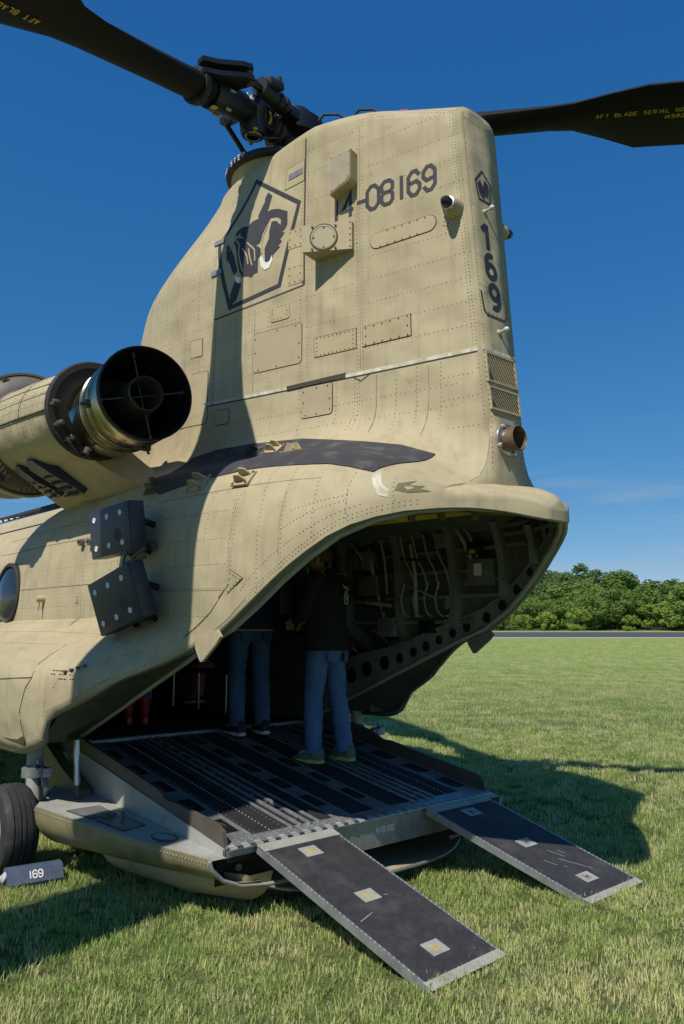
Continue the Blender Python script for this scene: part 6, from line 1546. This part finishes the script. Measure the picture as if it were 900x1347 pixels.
# ------------------------------------------------------------------ rear landing gear
for s in (-1, 1):
    lg = empty('landing_gear', (0, 0, 0), parent=heli); C0 = Vector((-1.80, s * 1.70, .285)); ay = Vector((0, s, 0))
    prof = [(-.105, .16), (-.112, .20), (-.115, .25), (-.105, .285), (-.085, .305), (-.066, .311), (-.064, .302), (-.056, .302), (-.054, .314), (-.022, .317), (-.02, .306), (-.012, .306), (-.010, .317), (.010, .317), (.012, .306), (.02, .306), (.022, .317), (.054, .314), (.056, .302), (.064, .302), (.066, .311), (.085, .305), (.105, .285), (.115, .25), (.112, .20), (.105, .16)]
    prof = [(t_, r_ * .9) for t_, r_ in prof]; mb = MB(); mb.lathe(C0, ay, prof, 56); mb.build('tyre', M['rubber'], lg, 30)
    mb = MB(); mb.lathe(C0, ay, [(-.09, .165), (-.02, .15), (.0, .06), (.0, .001)], 32); mb.lathe(C0, ay, [(.09, .165), (.10, .155), (.06, .145), (.045, .09), (.07, .05), (.075, .001)], 32)
    for k in range(8): a = k * math.pi / 4; mb.lathe(C0 + Vector((.115 * math.cos(a), 0, .115 * math.sin(a))) + ay * .05, ay, [(0, .014), (.02, .012), (.021, .001)], 8)
    mb.build('rim', M['alupaint'], lg, 40)
    mb = MB(); mb.tube([C0 - ay * .16, C0 - ay * .02], .045, 14); mb.tube([C0 - ay * .17 + Vector((0, 0, -.02)), C0 - ay * .17 + Vector((-.05, 0, .55))], [.065, .055], 14); mb.build('axle_strut', M['alupaint'], lg, 40)
    mb = MB(); mb.tube([C0 - ay * .17 + Vector((.07, 0, .1)), C0 - ay * .17 + Vector((.16, 0, .26)), C0 - ay * .17 + Vector((.03, 0, .42))], .022, 8); mb.box(C0 - ay * .15 + Vector((.08, 0, .36)), (.22, .10, .06), None, .015); mb.build('torque_link', M['alu'], lg, 40)
    mb = MB(); mb.lathe(C0 + Vector((.15, 0, .37)) - ay * .08, Vector((0, 0, 1)), [(-.03, .07), (.03, .07), (.035, .045), (-.02, .04)], 18); mb.build('tie_ring', M['alu'], lg, 40)
    mb = MB(); mb.box(C0 + Vector((-.25, 0, .64)) - ay * .12, (1.0, .30, .16), None, .02); mb.build('wheel_well', M['under'], lg, 30)
    mb = MB(); mb.tube([C0 - ay * .1 + Vector((.18, 0, .42)), C0 - ay * .12 + Vector((.20, 0, .25)), C0 - ay * .16 + Vector((.12, 0, .1))], .012, 8); mb.build('brake_line', M['rubber'], lg, 60)
# forward gear, out of the picture but carrying the aircraft
for s in (-1, 1):
    C0 = Vector((-8.2, s * 1.6, .315)); mb = MB(); mb.lathe(C0, (0, s, 0), [(-.1, .16), (-.11, .28), (0, .317), (.11, .28), (.1, .16), (.05, .001)], 32); mb.tube([C0, C0 + Vector((0, 0, .7))], .06); mb.build('forward_wheel', M['rubber'], heli, 40)

# ------------------------------------------------------------------ people
M['skin'] = mat("skin", (0.42, 0.25, 0.17), 0.5, var=0.08, scale=20)
M['hair'] = mat("brown_hair", (0.10, 0.05, 0.025), 0.6, var=0.3, scale=60, bump=.6, bscale=220)
M['jeans'] = mat("blue_denim", (0.060, 0.135, 0.29), 0.8, var=0.35, scale=9, bump=1.0, bscale=14, dark=(0.028, 0.065, 0.16), dscale=5, stretch=(1, 1, .5))
M['jeans2'] = mat("dark_blue_denim", (0.045, 0.105, 0.23), 0.8, var=0.35, scale=9, bump=1.0, bscale=14, dark=(0.024, 0.042, 0.08), dscale=4, stretch=(1, 1, .5))
M['jblack'] = mat("black_fleece", (0.010, 0.010, 0.012), 0.9, var=.3, scale=8, bump=.5, bscale=14)
M['jnavy'] = mat("navy_fleece", (0.022, 0.028, 0.11), 0.9, var=.3, scale=8, bump=.5, bscale=14)
M['pink'] = mat("dusty_pink_cotton", (0.72, 0.30, 0.36), .85, var=.2, scale=9, bump=.5, bscale=18)
M['boot'] = mat("red_rubber_boot", (0.45, 0.02, 0.025), .3, var=.15)
M['shoegrey'] = mat("grey_green_sneaker", (0.10, 0.13, 0.10), .7, var=.5, scale=26, dark=(.03, .035, .03), dscale=20)
M['shoeblack'] = mat("black_sneaker", (0.018, 0.018, 0.022), .7, var=.3)
M['sole'] = mat("white_sole", (0.55, 0.55, 0.52), .7, var=.1)
M['lime'] = mat("lime_sole", (0.35, 0.5, 0.08), .6, var=.2)
M['shirt'] = mat("pale_knit_top", (0.35, 0.33, 0.30), .85, var=.2)
def skinmesh(name, joints, edges, m, parent, T, levels=2, root=0):
    """joints: {key: (pos, radius or (rx, ry))} grown into one smooth surface"""
    keys = list(joints); ix = {k: i for i, k in enumerate(keys)}
    me = bpy.data.meshes.new(name); me.from_pydata([T @ Vector(joints[k][0]) for k in keys], [(ix[a], ix[b]) for a, b in edges], [])
    o = link(name, me, m, parent)
    md = o.modifiers.new('skin', 'SKIN'); md.use_smooth_shade = True; md.branch_smoothing = 0.4
    sv = me.skin_vertices[0].data if len(me.skin_vertices) else None
    if sv is None:
        bmx = bmesh.new(); bmx.from_mesh(me); bmx.verts.layers.skin.verify(); bmx.to_mesh(me); bmx.free(); sv = me.skin_vertices[0].data
    sc = T.to_scale()[0]
    for k in keys:
        r = joints[k][1]; r = r if isinstance(r, tuple) else (r, r)
        sv[ix[k]].radius = (r[0] * sc, r[1] * sc); sv[ix[k]].use_root = (ix[k] == root)
    s2 = o.modifiers.new('smooth', 'SUBSURF'); s2.levels = levels; s2.render_levels = levels
    return o
SIT = None
def chain(*ks): return list(zip(ks, ks[1:]))
def person(label, pos, face, sc, J, tops, legs, shoes, sole, headturn=0.0, hem=None, boots=False, hairlen=0.0, logo=False):
    root = empty('person', pos); tag(root, label, 'person')
    ang = math.atan2(face[1], face[0]); T = Matrix.Rotation(ang, 4, 'Z') @ Matrix.Scale(sc, 4)
    # --- body: one surface from pelvis to finger tips
    B = {}; E = []
    def add(k, p, r): B[k] = (p, r)
    add('pelvis', J['pelvis'], .12); add('belly', J['belly'], .115); add('chest', J['chest'], .125); add('collar', J['collar'], .085)
    add('neck', J['neck'], .055); hd = Vector(J['head']); add('jaw', tuple(hd + Vector((.015, 0, -.075))), (.066, .07)); add('face', tuple(hd), (.086, .092)); add('crown', tuple(hd + Vector((-.012, 0, .075))), (.066, .07))
    E += chain('pelvis', 'belly', 'chest', 'collar', 'neck', 'jaw', 'face', 'crown')
    ct, st = math.cos(headturn), math.sin(headturn)
    add('nose', tuple(hd + Vector((.112 * ct, .112 * st, -.012))), .014); E.append(('face', 'nose'))
    for s, n in ((1, 'l'), (-1, 'r')):
        for a in ('sh', 'el', 'wr'): add(a + n, J[a + n], {'sh': .055, 'el': .042, 'wr': .028}[a])
        E += [('collar', 'sh' + n)] + chain('sh' + n, 'el' + n, 'wr' + n)
        w = Vector(J['wr' + n]); d = (w - Vector(J['el' + n])).normalized(); side = d.cross(Vector((0, 0, 1))); side = side.normalized() if side.length > .1 else Vector((0, 1, 0)); upv = side.cross(d)
        palm = w + d * .075; add('pa' + n, tuple(palm), (.034, .02)); E.append(('wr' + n, 'pa' + n))
        for i, (off, ln) in enumerate(((-.027, .062), (-.009, .072), (.009, .068), (.026, .052))):
            f1 = palm + side * off + d * .03; f2 = f1 + d * ln * .45 - upv * .010; f3 = f2 + d * ln * .32 - upv * .022; f4 = f3 + d * ln * .15 - upv * .024
            for q, (fp, rr) in enumerate(((f1, .0095), (f2, .009), (f3, .008), (f4, .0065))): add('f%s%d%d' % (n, i, q), tuple(fp), rr)
            E += [('pa' + n, 'f%s%d0' % (n, i))] + chain(*['f%s%d%d' % (n, i, q) for q in range(4)])
        t1 = w + d * .035 - side * .038 * s; t2 = t1 + d * .03 - side * .018 * s - upv * .012; t3 = t2 + d * .026 - upv * .012
        for q, (fp, rr) in enumerate(((t1, .012), (t2, .0105), (t3, .008))): add('t%s%d' % (n, q), tuple(fp), rr)
        E += [('wr' + n, 't%s0' % n)] + chain('t%s0' % n, 't%s1' % n, 't%s2' % n)
        for a in ('hp', 'kn', 'an'): add(a + n, J[a + n], {'hp': .08, 'kn': .052, 'an': .038}[a])
        E += [('pelvis', 'hp' + n)] + chain('hp' + n, 'kn' + n, 'an' + n)
        fd = Vector(J['toe' + n]) - Vector(J['an' + n]); add('toe' + n, tuple(Vector(J['an' + n]) + fd * .85 + Vector((0, 0, .01))), .03); E.append(('an' + n, 'toe' + n))
    skinmesh('body', B, E, M['skin'], root, T)
    # ears and eyes turn with the head
    H = lambda v: T @ (hd + Vector((v[0] * ct - v[1] * st, v[0] * st + v[1] * ct, v[2])))
    for s in (-1, 1):
        mb = MB(); mb.sphere(H((-.005, s * .088, -.005)), .032 * sc, 10, 8, (.8, .5, 1.1)); mb.build('ear', M['skin'], root, 60)
        mb = MB(); mb.sphere(H((.078, s * .034, .012)), .013 * sc, 8, 6); mb.build('eye', M['sole'], root, 60)
    mb = MB(); mb.tube([H((.083, -.024, -.052)), H((.090, 0, -.050)), H((.083, .024, -.052))], .006 * sc, 6); mb.build('mouth', mat("lips", (.30, .12, .10), .5), root, 60)
    # hair: shell over the skull, cut away from the face
    mb = MB(); vs = []; fs = []; n1, n2 = 20, 10
    for i in range(n2 + 1):
        for j in range(n1):
            a = 2 * math.pi * j / n1; fr = math.cos(a)
            lim = lerp(2.05 + hairlen, 1.12, max(0, fr) ** .6); th = lim * i / n2
            r = .108 + .006 * math.sin(a * 7 + i) * (i / n2)
            v = (r * math.sin(th) * math.cos(a) * 1.06 - .012, r * math.sin(th) * math.sin(a) * .93, .022 + r * 1.06 * math.cos(th) - (hairlen * .05 if fr < 0 else 0) * (i / n2) ** 2)
            vs.append(H(v))
    for i in range(n2):
        for j in range(n1): fs.append((i * n1 + j, i * n1 + (j + 1) % n1, (i + 1) * n1 + (j + 1) % n1, (i + 1) * n1 + j))
    mb.add(vs, fs); hr = mb.build('hair', M['hair'], root, 70); sd = hr.modifiers.new('thickness', 'SOLIDIFY'); sd.thickness = .012 * sc
    # --- jacket and trousers: cloth tubes with folds
    def cloth(name, pieces, m, seed, amp=.0035):
        mb = MB(); r_ = random.Random(seed); n = 20
        for rings in pieces:
            vs = []; fs = []; ph = [r_.uniform(0, 6.28) for _ in range(6)]
            # refine the rings
            fine = []
            for i in range(len(rings) - 1):
                k = 5
                for q in range(k): t = q / k; fine.append([Vector(rings[i][0]).lerp(Vector(rings[i + 1][0]), t)] + [lerp(rings[i][j], rings[i + 1][j], t * t * (3 - 2 * t)) for j in (1, 2)])
            fine.append([Vector(rings[-1][0]), rings[-1][1], rings[-1][2]])
            for i, (c, rx, ry) in enumerate(fine):
                d = fine[min(i + 1, len(fine) - 1)][0] - fine[max(i - 1, 0)][0]; d = d.normalized()
                ax = Vector((1, 0, 0)) - d * d.x
                if ax.length < .35: ax = Vector((0, 0, 1)) - d * d.z
                ax = ax.normalized(); ay_ = d.cross(ax)
                if ay_.y < 0: ay_ = -ay_
                for j in range(n):
                    a_ = 2 * math.pi * j / n
                    w = amp * (math.sin(i * 1.9 + ph[0] + 1.6 * math.sin(a_ + ph[1])) + .7 * math.sin(i * 3.1 + ph[2] + 2 * math.sin(a_ * 2 + ph[3])))
                    vs.append(T @ (c + ax * math.cos(a_) * (rx + w) + ay_ * math.sin(a_) * (ry + w)))
            L_ = len(fine)
            for i in range(L_ - 1):
                for j in range(n): fs.append((i * n + j, i * n + (j + 1) % n, (i + 1) * n + (j + 1) % n, (i + 1) * n + j))
            mb.add(vs, fs)
        return mb.build(name, m, root, 180)
    P0 = Vector(J['pelvis']); V3 = lambda x, y, z: Vector((x, y, z))
    co = Vector(J['collar']); ch = Vector(J['chest']); be = Vector(J['belly']); nk = Vector(J['neck'])
    pieces = [[(P0 + V3(0, 0, -.10), .166, .206), (P0 + V3(0, 0, .0), .168, .205), (be, .155, .188), (ch, .150, .195), (ch.lerp(co, .55), .135, .200), (ch.lerp(co, .85), .110, .170), (co.lerp(nk, .15), .085, .105), (co.lerp(nk, .62), .068, .070)]]
    for n in 'lr':
        sh = Vector(J['sh' + n]); el = Vector(J['el' + n]); wr = Vector(J['wr' + n]); inn = sh + (co - sh) * .35
        pieces.append([(inn + V3(0, 0, -.02), .075, .075), (sh + V3(0, 0, -.02), .080, .080), (sh.lerp(el, .5), .068, .066), (el, .060, .060), (el.lerp(wr, .5), .053, .053), (el.lerp(wr, .95), .043, .043), (el.lerp(wr, .97), .030, .030)])
    jk = cloth('jacket', pieces, tops, 3)
    if hem:
        mb = MB(); c = P0 + V3(0, 0, -.098); mb.tube([T @ (c + Vector((.169 * math.cos(a), .209 * math.sin(a), .0))) for a in [2 * math.pi * k / 28 for k in range(28)]], .008 * sc, 6, closed=True); mb.build('hem_band', hem, root, 60)
    hm = (Vector(J['hpl']) + Vector(J['hpr'])) / 2
    pieces = [[(P0 + V3(0, 0, .06), .125, .165), (P0 + V3(-.005, 0, -.02), .140, .178), (hm + V3(-.01, 0, -.05), .142, .180), (hm + V3(-.005, 0, -.13), .11, .15), (hm + V3(0, 0, -.16), .05, .10)]]
    for n in 'lr':
        hp = Vector(J['hp' + n]); kn = Vector(J['kn' + n]); an = Vector(J['an' + n]); bt = .98 if not boots else .6
        pieces.append([(hp + (kn - hp) * .02, .105, .090), (hp.lerp(kn, .25), .100, .092), (hp.lerp(kn, .6), .088, .084), (kn, .075, .073), (kn.lerp(an, .3), .076, .074), (kn.lerp(an, .7), .070, .068), (kn.lerp(an, bt), .068, .064), (kn.lerp(an, bt + .06), .070, .066)])
    tr = cloth('trousers', pieces, legs, 5)
    for s_ in (-1, 1):
        hp = Vector(J['hpl' if s_ > 0 else 'hpr'])
        if J is not SIT:
            mb = MB(); pk = [(-.05, .055), (.05, .055), (.05, -.02), (0, -.05), (-.05, -.02)]
            def pp(u, v, d): 
                y = hp.y * .95 + u; return T @ Vector((hp.x - .012 - .146 * math.sqrt(max(.05, 1 - (y / .205) ** 2)) - d, y, hp.z - .115 + v))
            mb.prism(pk, pp, .0, .006); mb.build('back_pocket', legs, root)
    # --- shoes
    for n in 'lr':
        an = Vector(J['an' + n]); toe = Vector(J['toe' + n]); fd = (toe - an); fd.z = 0; fd = fd.normalized(); sd_ = Vector((-fd.y, fd.x, 0)); base = Vector((an.x, an.y, min(an.z - .085, toe.z - .03)))
        L_ = .285; vs = []; fs = []; secs = [(-.085, .030, .075, .105), (-.075, .042, .08, .12), (-.03, .046, .08, .125), (.03, .045, .075, .105), (.09, .050, .06, .075), (.14, .050, .05, .06), (.175, .040, .04, .05), (.195, .018, .03, .038)]
        for (u, w, h1, h2) in secs:
            for (a, b) in ((-1, .022), (-1.02, .5), (-.6, .92), (0, 1), (.6, .92), (1.02, .5), (1, .022)):
                vs.append(T @ (base + fd * u + sd_ * w * a + Vector((0, 0, (b if b > .1 else .2) * h2))))
        for i in range(len(secs) - 1):
            for k in range(6): fs.append((i * 7 + k, i * 7 + k + 1, (i + 1) * 7 + k + 1, (i + 1) * 7 + k))
        fs += [tuple(range(7)), tuple((len(secs) - 1) * 7 + k for k in range(7))[::-1]]
        mb = MB(); mb.add(vs, fs); shoe = mb.build('shoe', shoes, root, 60)
        mb = MB(); outl = [(-.092, .0), (-.08, .036), (-.03, .047), (.05, .046), (.11, .054), (.17, .044), (.203, .0)]; poly = outl + [(u, -w) for u, w in outl[-2:0:-1]]
        mb.prism(poly, lambda u, v, d: T @ (base + fd * u + sd_ * v + Vector((0, 0, d))), 0.0, .028); mb.build('sole', sole, shoe, 40)
        if boots:
            mb = MB(); mb.tube([T @ (base + Vector((0, 0, .06))), T @ (base + Vector((0, 0, .14))), T @ (an.lerp(Vector(J['kn' + n]), .52)), T @ (an.lerp(Vector(J['kn' + n]), .60))], [.055 * sc, .060 * sc, .088 * sc, .092 * sc], 16); mb.build('boot_shaft', M['boot'], root, 60)
    return root, T, J
STAND = dict(pelvis=(0, 0, .97), belly=(.0, 0, 1.13), chest=(.0, 0, 1.32), collar=(-.01, 0, 1.46), neck=(.01, 0, 1.55), head=(.03, 0, 1.69),
    shl=(-.01, .185, 1.44), shr=(-.01, -.185, 1.44), ell=(.05, .225, 1.17), elr=(.05, -.225, 1.17), wrl=(.24, .10, 1.18), wrr=(.24, -.10, 1.18),
    hpl=(0, .09, .93), hpr=(0, -.09, .93), knl=(.02, .105, .50), knr=(.0, -.105, .50), anl=(-.01, .11, .09), anr=(-.03, -.11, .09), toel=(.15, .13, .03), toer=(.13, -.13, .03))
J1 = dict(STAND); J1.update(head=(.085, .0, 1.615), neck=(.04, 0, 1.525), knl=(.05, .10, .50), anl=(.03, .12, .09), toel=(.20, .13, .03), anr=(-.10, -.13, .09), knr=(-.03, -.12, .50), toer=(.06, -.15, .03), elr=(.02, -.225, 1.18), wrr=(.22, -.13, 1.12), wrl=(.24, .10, 1.12))
p1r, T1, _ = person('person in a black jacket and blue jeans standing on the ramp, head turned left', (-1.03, .44, .403 + .17 * 1.03 + .004), (-.97, -.22), .98, J1, M['jblack'], M['jeans'], M['shoegrey'], M['lime'], headturn=.5)
# white print high on the back of the jacket
mb = MB()
def backpt(u, v): 
    return T1 @ Vector((-.166 + .9 * (abs(u) ** 2), u, v))
pr_ = [[(-.03, 1.40), (-.05, 1.375), (-.07, 1.385), (-.075, 1.365), (-.10, 1.38), (-.11, 1.355), (-.135, 1.365)], [(-.06, 1.33), (-.045, 1.30), (-.05, 1.255), (-.08, 1.24), (-.105, 1.26), (-.11, 1.31), (-.09, 1.335), (-.06, 1.33)], [(-.075, 1.32), (-.08, 1.28), (-.095, 1.30), (-.085, 1.27)], [(-.06, 1.345), (-.09, 1.35)]]
for L_ in pr_:
    for q in stroke(L_, .008): mb.add([backpt(u + .02, v) for u, v in q], [(0, 1, 2, 3)])
tag(mb.build('jacket_print', M['white'], p1r, fix=False), kind='stuff')
J2 = dict(STAND); J2.update(elr=(.06, -.27, 1.20), ell=(.06, .27, 1.20))
for k in ('knl', 'anl', 'toel', 'hpl'): J2[k] = (J2[k][0], J2[k][1] + .015, J2[k][2])
p2r, _, _ = person('person in navy fleece and dark jeans at the head of the ramp, facing inside', (-1.86, .30, .403 + .17 * 1.86 + .004), (-.93, .10), 1.0, J2, M['jnavy'], M['jeans2'], M['shoeblack'], M['sole'], hem=mat("yellow_hem", (.42, .34, .12), .8))
J3 = dict(STAND); J3.update(ell=(-.02, .25, 1.18), elr=(-.02, -.25, 1.18), wrl=(.05, .24, .98), wrr=(.05, -.24, .98))
person('child in blue jeans and red rubber boots standing in the dark cabin', (-2.88, -.22, .762), (-.9, .3), .66, J3, M['shirt'], M['jeans'], M['boot'], M['boot'], boots=True, hairlen=.3)
SIT = dict(pelvis=(0, 0, .52), belly=(-.01, 0, .68), chest=(0, 0, .86), collar=(.0, 0, 1.0), neck=(.02, 0, 1.09), head=(.04, 0, 1.23),
    shl=(0, .175, .98), shr=(0, -.175, .98), ell=(.06, .24, .74), elr=(.06, -.24, .74), wrl=(.27, .12, .64), wrr=(.27, -.12, .64),
    hpl=(.05, .085, .50), hpr=(.05, -.085, .50), knl=(.43, .10, .52), knr=(.45, -.06, .50), anl=(.44, .10, .16), anr=(.40, -.03, .13), toel=(.60, .11, .09), toer=(.57, -.03, .07))
person('person in dusty pink trousers sitting on a wall seat inside the cabin', (-3.86, 1.42, .762), (-.25, -1), .82, SIT, M['shirt'], M['pink'], M['shoeblack'], M['sole'], hairlen=.5)

# ------------------------------------------------------------------ wheel chock with its rope
ck = empty('wheel_chock', (-1.43, -1.66, 0)); tag(ck, 'blue grey wheel chock numbered 169 with pale rope by the rear tyre', 'chock')
ck.scale = (.88, .88, .88); ck.rotation_euler = (0, 0, math.radians(-8))
mb = MB(); prof = [(-.075, .0), (.085, .0), (.10, .03), (.05, .115), (.02, .125), (-.03, .125), (-.06, .10), (-.085, .05)]
mb.prism(prof, lambda u, v, d: Vector((u, d, v + .012)), -.20, .185); mb.build('chock_block', M['chock'], ck, 25)
mb = MB(); mb.box((-.02, .20, .05), (.06, .03, .03)); mb.build('end_notch', M['seam'], ck)
mb = MB()
def slope(u, v): # sloping face towards the camera
    t = v / .1; return Vector((lerp(.101, .051, t) + .0025, u, lerp(.042, .127, t) + .001))
for q in letters('169', -.06, .030, .052, .17, .72): mb.add([slope(u, v) for u, v in q], [(0, 1, 2, 3)])
tag(mb.build('painted_number', M['white'], ck, fix=False), kind='stuff')
mb = MB(); mb.tube([(0, -.19, .075), (.02, -.23, .085), (.05, -.26, .05), (.06, -.34, .025), (.02, -.42, .02), (-.05, -.5, .02), (-.1, -.62, .02)], .017, 10); mb.build('rope', M['rope'], ck, 60)
mb = MB(); mb.tube([(.01 + .03 * math.cos(a), -.215 + .02 * math.sin(a), .075 + .03 * math.sin(a)) for a in [2 * math.pi * k / 12 for k in range(12)]], .014, 8, closed=True); mb.build('rope_knot', M['rope'], ck, 60)
